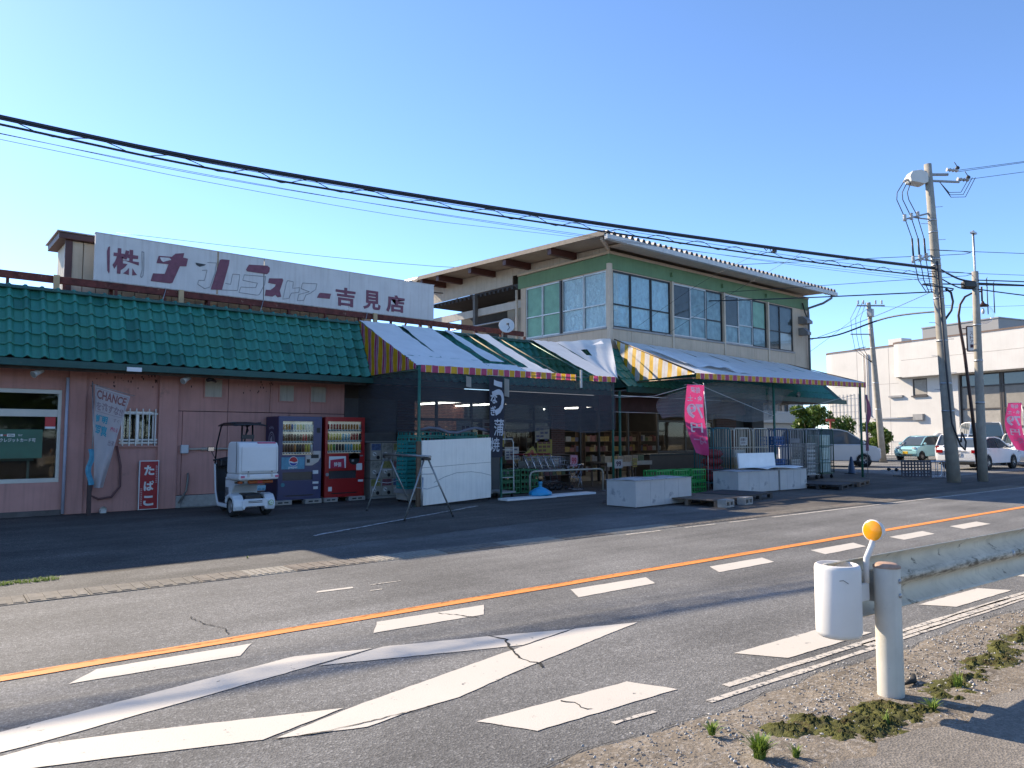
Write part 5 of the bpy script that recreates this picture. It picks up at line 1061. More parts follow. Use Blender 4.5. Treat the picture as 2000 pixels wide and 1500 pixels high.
# ---- dark eel banner ----
eb = thing('eel_banner','tall dark navy banner with white brush lettering for grilled eel','banner',(10.5,13.42,0)); NV = M('banner_navy',(.012,.014,.028),.75,var=.2); BRW = M('brush_white',(.50,.52,.56),.7)
ebf = lambda u,v:(.02+.42*u+.015*math.sin(v*4), -.03+.012*math.sin(u*3+v*6), 2.86-1.86*v)
mb = MB(); mb.grid(ebf, 10, 40); mb.build('cloth', NV, eb)
for ch,u0,u1,v0,v1 in (('う',.16,.98,.03,.48),('な',.06,.52,.20,.33),('ぎ',.05,.40,.36,.48),('蒲',.28,.98,.52,.73),('焼',.04,.74,.755,.93)):
    put_text(ch,.008 if ch in '蒲焼' else .03,lambda u,v:(lambda p:(p[0],p[1]-.018,p[2]))(ebf(u0+(u1-u0)*u, v1+(v0-v1)*v)),BRW,eb,'brush_letter')
mb = MB(); mb.tube([(.0,0,2.9),(.46,0,2.9)],.008,6); mb.tube([(.06,0,2.9),(.06,.03,2.98)],.004,5); mb.tube([(.36,0,2.9),(.36,.03,2.98)],.004,5); mb.build('top_rod', STEEL, eb)
# ---- white trolleys, water base, planks, barrier ----
CRT = M('trolley_white',(.55,.54,.50),.4,.2)
def trolley(x,y,label,w=.42,h=1.42):
    t = thing('platform_trolley',label,'trolley',(x,y,0),0,'white tube trolleys'); mb = MB(); mb.tube([(0,0,.16),(0,0,.3),(.02,0,h*.95),(.06,0,h),(w-.06,0,h),(w-.02,0,h*.95),(w,0,.3),(w,0,.16)],.014,8); mb.tube([(0,0,.5),(w,0,.5)],.011,6); mb.tube([(0.01,0,h*.82),(w-.01,0,h*.82)],.009,6); mb.build('handle_frame', CRT, t)
    mb = MB(); mb.box(-.02,w+.02,-.05,.7,.13,.17); mb.build('deck', M('deck_grey',(.3,.29,.27),.6), t)
    for a,b in ((.03,.02),(w-.03,.02),(.03,.62),(w-.03,.62)): mb = MB(); mb.lathe([(0,-.015),(.05,-.015),(.05,.015),(0,.015)],(a,b,.05),12,0,'x'); mb.box(a-.018,a+.018,b-.02,b+.02,.09,.13); mb.build('castor', BLACK, t)
trolley(11.15,13.75,'white tube trolley just right of the eel banner'); trolley(10.62,13.9,'white tube trolley half hidden behind the eel banner',.36,.95)
wb = thing('water_base','bright blue plastic water-filled flag base on a white plank','flag base',(12.12,13.40,.06)); BLU = M('plastic_blue',(.03,.34,.62),.35,var=.05)
mb = MB(); mb.lathe([(0,0),(.27,0),(.29,.03),(.28,.08),(.13,.17),(.07,.19),(.06,.2)],(0,0,0),8); mb.build('tank', BLU, wb, .012); mb = MB(); mb.lathe([(.06,.195),(.045,.2),(.045,.27),(.05,.28),(.05,.33),(0,.33)],(0,0,0),14); mb.build('spout', M('plastic_blue_dark',(.05,.28,.42),.4), wb)
for i,(a,b,y_,lb_) in enumerate(((10.85,12.45,13.2,'white plank on the asphalt under the blue water base'),(12.35,13.95,13.32,'white plank on the asphalt right of the blue water base'))):
    mb = MB(); mb.obox(((a+b)/2,y_+.12,.03),b-a,.34,.05,(0,0,.03)); tag(mb.build('plank', WHITE, None, .004),lb_,'plank','white planks')
br = thing('pipe_barrier','low bent cream pipe barrier in front of the shopping carts','barrier',(12.35,14.05,0)); mb = MB(); mb.tube([(0,0,.0),(0,0,.5),(.05,0,.57),(.14,0,.6),(2.55,.0,.6),(2.64,0,.57),(2.68,0,.5),(2.68,0,0)],.022,8); mb.build('pipe', M('pipe_cream',(.42,.38,.31),.5,spots=(12,.6,(.15,.09,.06),.7)), br); mb = MB(); mb.box(-.06,.06,-.06,.06,0,.015); mb.box(2.62,2.74,-.06,.06,0,.015); mb.build('foot_plate', STEEL, br)
dcm = crate_mesh(.6,.42,.30,DGC)
for i in range(2):
    for j in range(2): crate(dcm,11.9+j*.63,14.6,.02+i*.305,'dark green crate, %s %s of the four beside the shopping carts'%(('lower','upper')[i],('left','right')[j]),'dark green crates by the carts')
for j in range(2): mb = MB(); 
# shopping carts nested in a row
CHR = M('cart_chrome',(.45,.45,.47),.25,.9,var=.2); 
def cart(x,y,label):
    t = thing('shopping_cart',label,'shopping cart',(x,y,0),R(-90),'nested shopping carts'); mb = MB()
    a = [(-.22,.0,.55),(.22,.0,.55),(.20,.62,.62),(-.20,.62,.62)]; b = [(-.26,-.05,.93),(.26,-.05,.93),(.24,.68,.90),(-.24,.68,.90)]
    for q in (a,b): mb.tube(q+[q[0]],.007,5)
    for i in range(4):
        for k_ in range(5): u = k_/5; p = Vector(a[i]).lerp(Vector(a[(i+1)%4]),u); r_ = Vector(b[i]).lerp(Vector(b[(i+1)%4]),u); mb.tube([p,r_],.0035,4,caps=False)
    for f in (.33,.66): q = [Vector(a[i]).lerp(Vector(b[i]),f) for i in range(4)]; mb.tube(q+[q[0]],.0035,4)
    mb.build('basket', CHR, t); mb = MB(); mb.tube([(-.26,-.2,1.0),(-.25,.02,.6),(-.25,.1,.25),(-.22,.7,.14)],.012,6); mb.tube([(.26,-.2,1.0),(.25,.02,.6),(.25,.1,.25),(.22,.7,.14)],.012,6); mb.tube([(-.25,.1,.25),(.25,.1,.25)],.012,6); mb.build('chassis', CHR, t)
    mb = MB(); mb.tube([(-.27,-.2,1.0),(.27,-.2,1.0)],.017,8); mb.build('handle', M('handle_red',(.3,.03,.03),.4), t); mb = MB(); mb.box(-.2,.2,.02,.03,.63,.82); mb.build('notice_plate', M('plate_white',(.5,.5,.48),.5), t)
    for u,v in ((-.22,.7),(.22,.7),(-.25,.1),(.25,.1)): mb = MB(); mb.lathe([(0,-.012),(.055,-.012),(.055,.012),(0,.012)],(u,v,.055),12,0,'x'); mb.tube([(u,v,.06),(u,v,.16)],.01,5); mb.build('castor', BLACK, t)
for i in range(5): cart(13.1+i*.24,15.2,'chrome shopping cart, %s from the left in the nested row'%('first second third fourth fifth'.split()[i]))
# loose chrome basket stand, right of the carts
mb = MB()
for i in range(9): a = i/9*6.28; mb.tube([(.24*math.cos(a),.24*math.sin(a),.02),(.17*math.cos(a+.9),.17*math.sin(a+.9),.35),(.24*math.cos(a+1.7),.24*math.sin(a+1.7),.7)],.006,5)
for z_,r_ in ((.02,.24),(.35,.18),(.7,.24)): mb.tube([(r_*math.cos(i/14*6.283),r_*math.sin(i/14*6.283),z_) for i in range(15)],.008,5)
tag(mb.build('basket_stand', CHR, loc=(14.65,14.75,0)),'twisted chrome wire basket stand right of the shopping carts','stand')
# ---- display shelves and posters seen through the net ----
WOOD = M('shelf_wood',(.13,.085,.055),.7,var=.3,scale=8); BOXM = [M('goods_%d'%i,c,.6,var=.35,scale=14) for i,c in enumerate(((.33,.24,.14),(.16,.06,.05),(.10,.10,.16),(.38,.36,.33),(.12,.14,.06),(.34,.22,.06),(.30,.12,.10)))]
GB = {(i,k): (lambda mb: mb.mesh('goods_box',BOXM[i]))(MB().box(0,w,0,.16,0,h)) for i in range(7) for k,(w,h) in enumerate(((.14,.2),(.2,.15),(.1,.24),(.26,.18)))}
def shelf(x,y,w,rows,label,h=.36,z0=.25,dep=.4):
    t = thing('display_shelf',label,'shelf',(x,y,0),0,'display shelves of goods')
    mb = MB()
    for a in (0,w-.03): mb = MB(); mb.box(a,a+.03,0,dep,0,z0+rows*h); mb.build('side', WOOD, t)
    for r in range(rows+1):
        mb = MB(); mb.box(.03,w-.03,0,dep,z0+r*h-.02,z0+r*h); mb.build('board', WOOD, t)
        if r < rows:
            u = .05
            while u < w-.3:
                i,k = random.randrange(7),random.randrange(4); part('goods_box',GB[(i,k)],t,(u,.03+random.uniform(0,.04),z0+r*h+.001)); u += (.14,.2,.1,.26)[k]+.015
shelf(11.3,15.7,1.0,3,'narrow display shelf of goods behind the white trolley'); shelf(12.5,16.1,1.5,2,'low display shelf of goods behind the nested carts',.33,.4); shelf(14.1,15.9,1.5,2,'low display shelf of goods by the brick pier',.3,.35)
for i in range(5): shelf(11.2+i*1.25,18.6+.3*(i%2),1.15,4,'tall stocked shelf inside the shop, %s from the left'%('first second third fourth fifth'.split()[i]),.38,.15)
for i in range(4): shelf(18.4+i*1.6,19.6,1.5,4,'tall stocked shelf inside the entrance, %s from the left'%('first second third fourth'.split()[i]),.38,.15)
PAP = [M('paper_%d'%i,c,.7,var=.12,scale=12) for i,c in enumerate(((.36,.33,.25),(.30,.33,.31),(.42,.40,.36),(.34,.28,.06),(.4,.2,.25)))]; INK = M('ink_dark',(.06,.02,.04),.7); INKR = M('ink_red',(.35,.03,.05),.7)
def poster(x,z,w,h,pi,label,txt=None,y=16.88,tilt=0,ink=INKR,name='poster'):
    t = thing(name,label,'poster',(x,y,z)); t.rotation_euler = (0,tilt,0); mb = MB(); mb.box(-w/2,w/2,-.004,0,-h/2,h/2); mb.build('sheet',PAP[pi],t)
    if txt: text_xz(txt,.03,-w*.32,w*.32,-h*.3,h*.3,-.007,ink,t)
    else:
        mb = MB()
        for i in range(4):
            for j in range(3): 
                if random.random() < .8: mb.box(-w*.42+j*w*.29,-w*.42+j*w*.29+w*.22,-.0065,-.0045,-h*.4+i*h*.21,-h*.4+i*h*.21+h*.13)
        mb.build('print',random.choice((INK,BOXM[1],BOXM[2],BOXM[4])),t)
poster(12.35,1.45,.5,.95,1,'pale grey blank panel in the shop window left of the price cards'); poster(13.45,1.62,.85,.7,2,'large printed notice sheet in the shop window above the carts'); poster(15.35,1.55,.6,.5,0,'printed notice on the window beside the brick pier'); poster(15.45,1.12,.62,.55,3,'mustard yellow sheet below the notice beside the brick pier')
poster(12.55,1.38,.46,.34,3,'price card reading 99 hung in front of the grey window panel','99',15.6,.03); poster(13.75,.98,.40,.30,3,'tilted price card reading 99 above the shopping carts','99',15.6,-.6); poster(14.75,.80,.28,.32,4,'pink price card standing by the produce table','99',14.9,.05); poster(13.1,1.02,.5,.35,2,'white framed notice behind the tilted price card',None,15.65)
for x_,w_ in ((10.95,.16),(11.15,.18)): poster(x_+.35,1.55,w_,.42,4,'narrow red and white poster in the window %s the green post'%('nearest' if x_ < 11 else 'second from'),None)
# produce tables
def ptable(x,y,w,label):
    t = thing('produce_table',label,'table',(x,y,0),0,'produce tables'); mb = MB(); mb.box(0,w,0,.7,.68,.72); mb.build('top',WOOD,t); mb = MB(); mb.box(0,w,-.012,-.001,.60,.73); mb.build('front_board',M('table_white',(.42,.36,.27),.7),t)
    for a,b in ((.02,.02),(w-.07,.02),(.02,.63),(w-.07,.63)): mb = MB(); mb.box(a,a+.05,b,b+.05,0,.68); mb.build('leg',WOOD,t)
    for i in range(int(w/.28)): part('produce_box',GB[(random.choice((0,4,5,0)),3)],t,(.02+i*.28,.1,.721))
ptable(15.9,14.7,1.2,'wooden produce table left of the entrance, behind the middle green post'); ptable(17.3,15.1,1.1,'wooden produce table at the entrance with price cards')
poster(16.35,.68,.34,.26,2,'white price card reading 99 on the produce table front','99',14.66,0,INK); poster(17.05,.70,.2,.26,3,'small yellow price card on the produce table end',None,14.64)
cnt = thing('checkout_counter','brown checkout counter inside the entrance','counter',(18.9,15.6,0)); mb = MB(); mb.box(0,2.6,0,.6,0,.85); mb.build('body',M('counter_brown',(.085,.06,.04),.6),cnt); mb = MB(); mb.box(-.03,2.63,-.03,.63,.85,.9); mb.build('top',BLACK,cnt)

# ---- white insulated boxes ----
BXW = M('box_panel_white',(.50,.48,.46),.55,var=.10,scale=3,spots=(2.6,.60,(.18,.19,.21),.65)); LIDM = M('box_lid_dirty',(.40,.40,.41),.7,var=.3,scale=5,spots=(4,.55,(.10,.09,.085),.8))
def wbox(x,y,w,d,h,label,rz=0):
    t = thing('white_box',label,'box',(x,y,0),rz,'white panel boxes'); mb = MB(); mb.box(0,w,0,d,0.01,h); mb.build('body',BXW,t,.006)
    mb = MB(); mb.grid(lambda u,v:(-.02+(w+.04)*u, -.03+(d+.06)*v, h+.012+.012*math.sin(u*9+1)*math.sin(v*5)),10,4); mb.build('lid',LIDM,t,solid=.012)
    for i in range(3): mb = MB(); mb.box(w*(.25*(i+1))-.002,w*(.25*(i+1))+.002,-.0025,-.0005,.02,h-.02); mb.build('panel_joint',M('joint_grey',(.3,.31,.33),.7),t)
    return t
wbox(11.92,10.22,2.05,.78,.56,'free-standing long white box nearest the road',R(3)); wbox(16.80,10.95,1.88,.78,.56,'white box right of the green crates, left of a pair',R(-1)); b3 = wbox(18.74,10.90,1.30,.78,.57,'white box at the right end of the pair',R(-3))
mb = MB(); mb.box(0,1.75,0,.05,0,.42); o = mb.build('white_foam_board',WHITE,None,.006,loc=(17.9,11.62,.6)); o.rotation_euler = (R(-6),0,R(-2)); tag(o,'white foam board standing upright on the paired white boxes','board')
mb = MB(); mb.grid(lambda u,v:(1.9*u, .75*v+.05*math.sin(u*9), .03*math.sin(u*6+v*3)+.035*u*(1-v)),18,5); o = mb.build('foam_sheet',WHITE,None,solid=.012,loc=(18.05,10.86,.61)); tag(o,'broken white foam sheet lying across the paired boxes','sheet')
# ---- green crates, pallets, blocks ----
gcm2 = crate_mesh(.62,.44,.31,GRC)
for i,(x_,y_,z_,lb_) in enumerate(((14.75,11.95,.0,'bright green crate, bottom left behind the white box'),(15.4,11.9,.0,'bright green crate, bottom middle by the pink flag'),(16.05,11.85,.0,'bright green crate, bottom right by the pink flag'),(14.75,11.95,.315,'bright green crate, upper left behind the white box'),(15.4,11.9,.315,'bright green crate, upper middle by the pink flag'),(16.05,11.85,.315,'bright green crate, upper right by the pink flag'))): crate(gcm2,x_,y_,z_,lb_,'bright green crates')
PLW = M('pallet_wood',(.15,.115,.085),.85,var=.35,scale=7,rnd=.2); PLD = M('pallet_dark',(.035,.033,.035),.7,var=.3)
def pallet(x,y,w,d,rz,mat,label,n=8):
    t = thing('pallet',label,'pallet',(x,y,0),rz,'pallets on the forecourt')
    for i in range(n): mb = MB(); a = w*i/n; mb.box(a+.008,a+w/n-.012,0,d,.122,.142); mb.build('slat',mat,t)
    for y_ in (0,d/2-.04,d-.08): mb = MB(); mb.box(0,w,y_,y_+.08,.0,.02); mb.box(0,w,y_,y_+.08,.1,.121); [mb.box(u,u+.14,y_,y_+.08,.02,.1) for u in (0,w/2-.07,w-.14)]; mb.build('bearer',mat,t)
pallet(13.35,9.22,1.55,1.45,R(8),PLW,'weathered wooden pallet beside the front white box'); pallet(15.0,9.55,1.4,1.3,R(8),PLD,'dark pallet in front of the paired white boxes')
pallet(20.2,9.9,1.5,1.3,R(14),PLD,'dark pallet lying on the forecourt right of the boxes'); pallet(21.9,10.2,1.5,1.3,R(14),PLW,'wooden pallet next to the dark pallet near the road')
for x_,y_,lb_ in ((13.55,9.14,'hollow concrete block left of two in front of the wooden pallet'),(14.42,9.24,'hollow concrete block right of two in front of the wooden pallet')):
    t = thing('hollow_block',lb_,'block',(x_,y_,0),R(8),'hollow concrete blocks by the pallet'); mb = MB(); wall_holes(mb,-.195,.195,0,.15,[(-.15,-.025,.035,.115),(.025,.15,.035,.115)],.18,lambda a,d,z:(a,d-.09,z)); mb.box(-.195,.195,-.089,.1,.151,.16); mb.quad((-.195,-.09,0),(-.195,-.09,.15),(-.195,.1,.15),(-.195,.1,0)); mb.quad((.195,-.09,.15),(.195,-.09,0),(.195,.1,0),(.195,.1,.15)); mb.build('shell',CONC,t); mb = MB(); mb.box(-.19,.19,.08,.1,0,.15); mb.build('back_web',CONC,t)
# ---- roll cages ----
def rollcage(x,y,col,label,fill,w=.82,d=.65,h=1.72,rz=0,bars=7):
    t = thing('roll_cage',label,'roll cage',(x,y,0),rz,'roll cages along the shop front'); mt = M('cage_'+col[0],col[1],.45,.3,var=.2)
    mb = MB(); mb.box(0,w,0,d,.16,.19); mb.build('base',mt,t)
    for nm,fx in (('front_panel',lambda u,z:(u*w,0,z)),('back_panel',lambda u,z:(u*w,d,z)),('side_panel',lambda u,z:(0,u*d,z)),('side_panel',lambda u,z:(w,u*d,z))):
        mb = MB(); mb.tube([fx(0,.19),fx(0,h-.08),fx(.08,h),fx(.92,h),fx(1,h-.08),fx(1,.19)],.018,6)
        for i in range(1,bars): mb.tube([fx(i/bars,.2),fx(i/bars,h)],.008,4,caps=False)
        for z_ in (.55,1.15): mb.tube([fx(0,z_),fx(1,z_)],.011,5)
        mb.build(nm,mt,t)
    for a,b in ((.06,.06),(w-.06,.06),(.06,d-.06),(w-.06,d-.06)): mb = MB(); mb.lathe([(0,-.016),(.06,-.016),(.06,.016),(0,.016)],(a,b,.062),12,0,'x'); mb.box(a-.02,a+.02,b-.02,b+.02,.1,.16); mb.build('castor',BLACK,t)
    return t
CG = [('teal',(.03,.14,.16)),('cream',(.55,.50,.41)),('blue',(.03,.09,.2)),('green',(.02,.08,.05)),('grey',(.30,.30,.3))]
rollcage(17.75,12.35,CG[0],'teal roll cage holding red net sacks of onions behind the pink flag',0); rollcage(18.85,12.4,CG[1],'cream roll cage with a white notice, first right of the onion cage',0); rollcage(20.0,12.5,CG[1],'plain cream roll cage behind the upright foam lid',0)
rollcage(21.35,12.6,CG[2],'blue roll cage holding blue crates',0); rollcage(22.6,12.75,CG[4],'grey roll cage between the blue crates and the white crates',0); rollcage(23.8,12.85,CG[4],'grey roll cage stacked with white crates',0); rollcage(25.05,12.95,CG[3],'dark green roll cage holding plastic-wrapped goods, rightmost',0)
mb = MB(); mb.box(0,.38,-.006,0,0,.24); nb = mb.build('notice',PAP[2],None,loc=(19.1,12.38,1.22)); tag(nb,'white handwritten notice tied to the cream roll cage','notice'); text_xz('お願い',.01,.04,.34,.13,.21,-.009,INK,nb); text_xz('お客様へ',.0,.05,.33,.04,.10,-.009,INK,nb)
# onion sacks: lumpy red nets
RED_ = M('onion_net_red',(.30,.02,.02),.6,var=.5,scale=26,bump=.8,bscale=30)
def sack(x,y,z,label):
    mb = MB(); ph = random.random()*6
    def f(u,v):
        a = 2*math.pi*u; b = math.pi*(v-.5); k = 1+.10*math.sin(a*5+ph)*math.cos(b)+.09*math.sin(b*9+ph+a*3); return (.34*k*math.cos(b)*math.cos(a),.26*k*math.cos(b)*math.sin(a),.13*k*math.sin(b)+.13)
    mb.grid(f,28,12); tag(mb.build('onion_sack',RED_,None,loc=(x,y,z)),label,'sack','red onion sacks')
for i,n_ in enumerate(('bottom','second','third','top')): sack(18.15,12.67,.19+i*.22,'red net sack of onions, %s of the pile in the teal roll cage'%n_)
bcm = crate_mesh(.66,.5,.28,BLC); wcm = crate_mesh(.66,.5,.26,M('crate_white',(.5,.5,.48),.5))
for i,z_ in enumerate((.19,.48,1.2)): crate(bcm,21.43,12.67,z_,'blue crate, %s in the blue roll cage'%('lowest','middle','top')[i],'blue crates in the roll cage')
for i in range(4): crate(wcm,23.88,12.92,.19+i*.265,'white crate, %s of four in the grey roll cage'%ordn[i],'white crates in the roll cage')
for i in range(2): crate(wcm,22.68,12.82,.19+i*.265,'white crate, %s of two in the middle grey roll cage'%('lower','upper')[i],'white crates in the middle cage')
mb = MB(); mb.box(0,.68,0,.5,0,.16); tag(mb.build('grey_tray',M('tray_grey',(.2,.2,.22),.5),None,.02,loc=(22.68,12.82,1.25)),'grey plastic tray high in the middle grey roll cage','tray')
WRAP = M('plastic_wrap',(.42,.55,.53),.25,var=.25,scale=9,bump=.8,bscale=9)
for i in range(3): mb = MB(); mb.box(0,.68,0,.5,0,.44); o = mb.build('wrapped_bundle',WRAP,None,.03,loc=(25.12,13.02,.195+i*.45)); tag(o,'plastic-wrapped bundle, %s of three in the dark green roll cage'%ordn[i],'bundle','wrapped bundles')
for i in range(4): mb = MB(); mb.box(0,.6,0,.45,0,.22); o = mb.build('carton',BOXM[(0,5,0,3)[i]],None,.006,loc=(18.95,12.5,.195+i*.225)); tag(o,'brown carton, %s of four in the cream roll cage'%ordn[i],'carton','cartons in the cream cage')
# ---- cone, overturned cage ----
cn = thing('traffic_cone','dark blue traffic cone on the forecourt corner','cone',(29.2,13.9,0)); CBL = M('cone_blue',(.03,.07,.14),.5); mb = MB(); mb.lathe([(.16,.02),(.04,.66),(.025,.68),(0,.68)],(0,0,0),16); mb.build('body',CBL,cn); mb = MB(); mb.box(-.2,.2,-.2,.2,0,.03); mb.build('foot',BLACK,cn,.01); mb = MB(); mb.tube([(-.0,0,.5),(1.3,.1,.45),(1.9,-.6,.42)],.018,6); mb.build('barrier_bar',BLACK,cn)
oc = thing('overturned_cage','overturned trolley with navy perforated base and chrome wire frame','trolley',(27.3,11.2,0),R(-30)); NVY = M('navy_plastic',(.012,.014,.035),.45)
mb = MB(); n=5
for i in range(n+1): z_ = .06+.54*i/n; mb.box(0,1.15,0,.03,z_-.022,z_+.022)
for i in range(10): x_ = 1.15*i/9; mb.box(x_-.022,x_+.022,.001,.029,.06,.6)
mb.build('perforated_base',NVY,oc); mb = MB(); mb.box(0,.04,.03,.5,.05,.1); mb.build('lip',NVY,oc)
mb = MB()
for y_ in (.0,.72): mb.tube([(1.15,y_,.58),(2.1,y_,.58),(2.18,y_,.5),(2.18,y_,.1),(2.1,y_,.03),(1.15,y_,.03)],.022,6); [mb.tube([(1.15+.26*i,y_,.03),(1.15+.26*i,y_,.58)],.012,5) for i in range(1,4)]
for z_ in (.03,.58): [mb.tube([(1.3+.28*i,0,z_),(1.3+.28*i,.72,z_)],.006,5) for i in range(4)]
mb.tube([(1.15,0,.3),(2.18,0,.3)],.006,5); mb.build('wire_frame',CHR,oc)
for a,b in ((.1,.2),(.1,.6)): mb = MB(); mb.lathe([(0,-.016),(.06,-.016),(.06,.016),(0,.016)],(-.08,b,.3),12,0,'y'); mb.box(-.08,0,b-.02,b+.02,.28,.32); mb.build('castor',BLACK,oc)
# ---- pink price flags (seen from behind, so the print is reversed) ----
PKC = M('flag_pink',(.62,.055,.20),.65,var=.12,scale=4,trans=.35); PKW = M('flag_print_white',(.85,.80,.82),.65,trans=.2); PKT = M('flag_pale_pink',(.55,.26,.42),.65,trans=.3)
def pinkflag(x,y,label,rz=0,h=2.85,bow=.12,ln=1.85):
    t = thing('pink_flag',label,'flag',(x,y,0),rz,'pink price flags'); mb = MB(); mb.tube([(0,0,0),(0,0,1.0),(-.04,0,h*.75),(-.10,0,h+.04)],.013,8); mb.tube([(-.09,0,h),(-.75,-.02,h-.03)],.007,6); mb.build('pole',STEEL,t)
    def f(u,v): return (-.10-.58*u+.10*v-(bow*math.sin(math.pi*v))*(.4+.6*u)+.12*v*v*u, -.02+.05*math.sin(u*5+v*6)*(.3+v), h-.02-ln*v+.08*u*v*v)
    mb = MB(); mb.grid(f,14,40); mb.build('cloth',PKC,t)
    pr = lambda tx,b,u0,u1,v0,v1,m_: put_text(tx,b,lambda a,c:(lambda p:(p[0],p[1]-.007,p[2]))(f(u0+(u1-u0)*a,v1+(v0-v1)*c)),m_,t,'print')
    # the print faces the other way: reading direction runs from the pole outward on the far side
    pr('毎週',.03,.20,.80,.03,.12,PKW); pr('金・土',.03,.08,.92,.15,.235,PKW); pr('79',.04,.06,.92,.27,.48,PKW); pr('円',.03,.22,.76,.54,.68,PKW); pr('均一',.03,.10,.70,.72,.85,PKT)
    return t
pinkflag(16.42,11.6,'pink 79 yen flag with reversed lettering beside the green crates',R(-14))
pinkflag(37.7,10.3,'pink 79 yen flag at the right edge beside the parked cars',R(-42),2.95,.22,2.1)
# furled pink flag on the awning's far post
ff_ = thing('furled_flag','faded pink flag hanging furled on the right end post of the white awning','flag',(27.35,12.42,0)); mb = MB(); mb.grid(lambda u,v:(.0+(.28*math.sin(math.pi*min(1,v*1.9))+.05)*(u-.1)*(1 if v<.52 else -.9)+.04, -.05*math.sin(u*6+v*5), 3.0-2.05*v),8,40); mb.build('cloth',M('flag_faded',(.42,.14,.22),.7,var=.25,trans=.35),ff_); mb = MB(); mb.tube([(0,0,.0),(0,0,3.02)],.012,6); mb.build('pole',STEEL,ff_)
# plastic bottle litter
mb = MB(); mb.lathe([(0,0),(.032,0),(.032,.13),(.014,.18),(.014,.2),(0,.2)],(0,0,0),10,0,'x'); o = mb.build('plastic_bottle',glass('bottle_clear',(.85,.8,.8),.1,.25),None,loc=(12.15,11.35,.033)); o.rotation_euler.z = .4; tag(o,'empty plastic bottle lying on the forecourt','bottle')

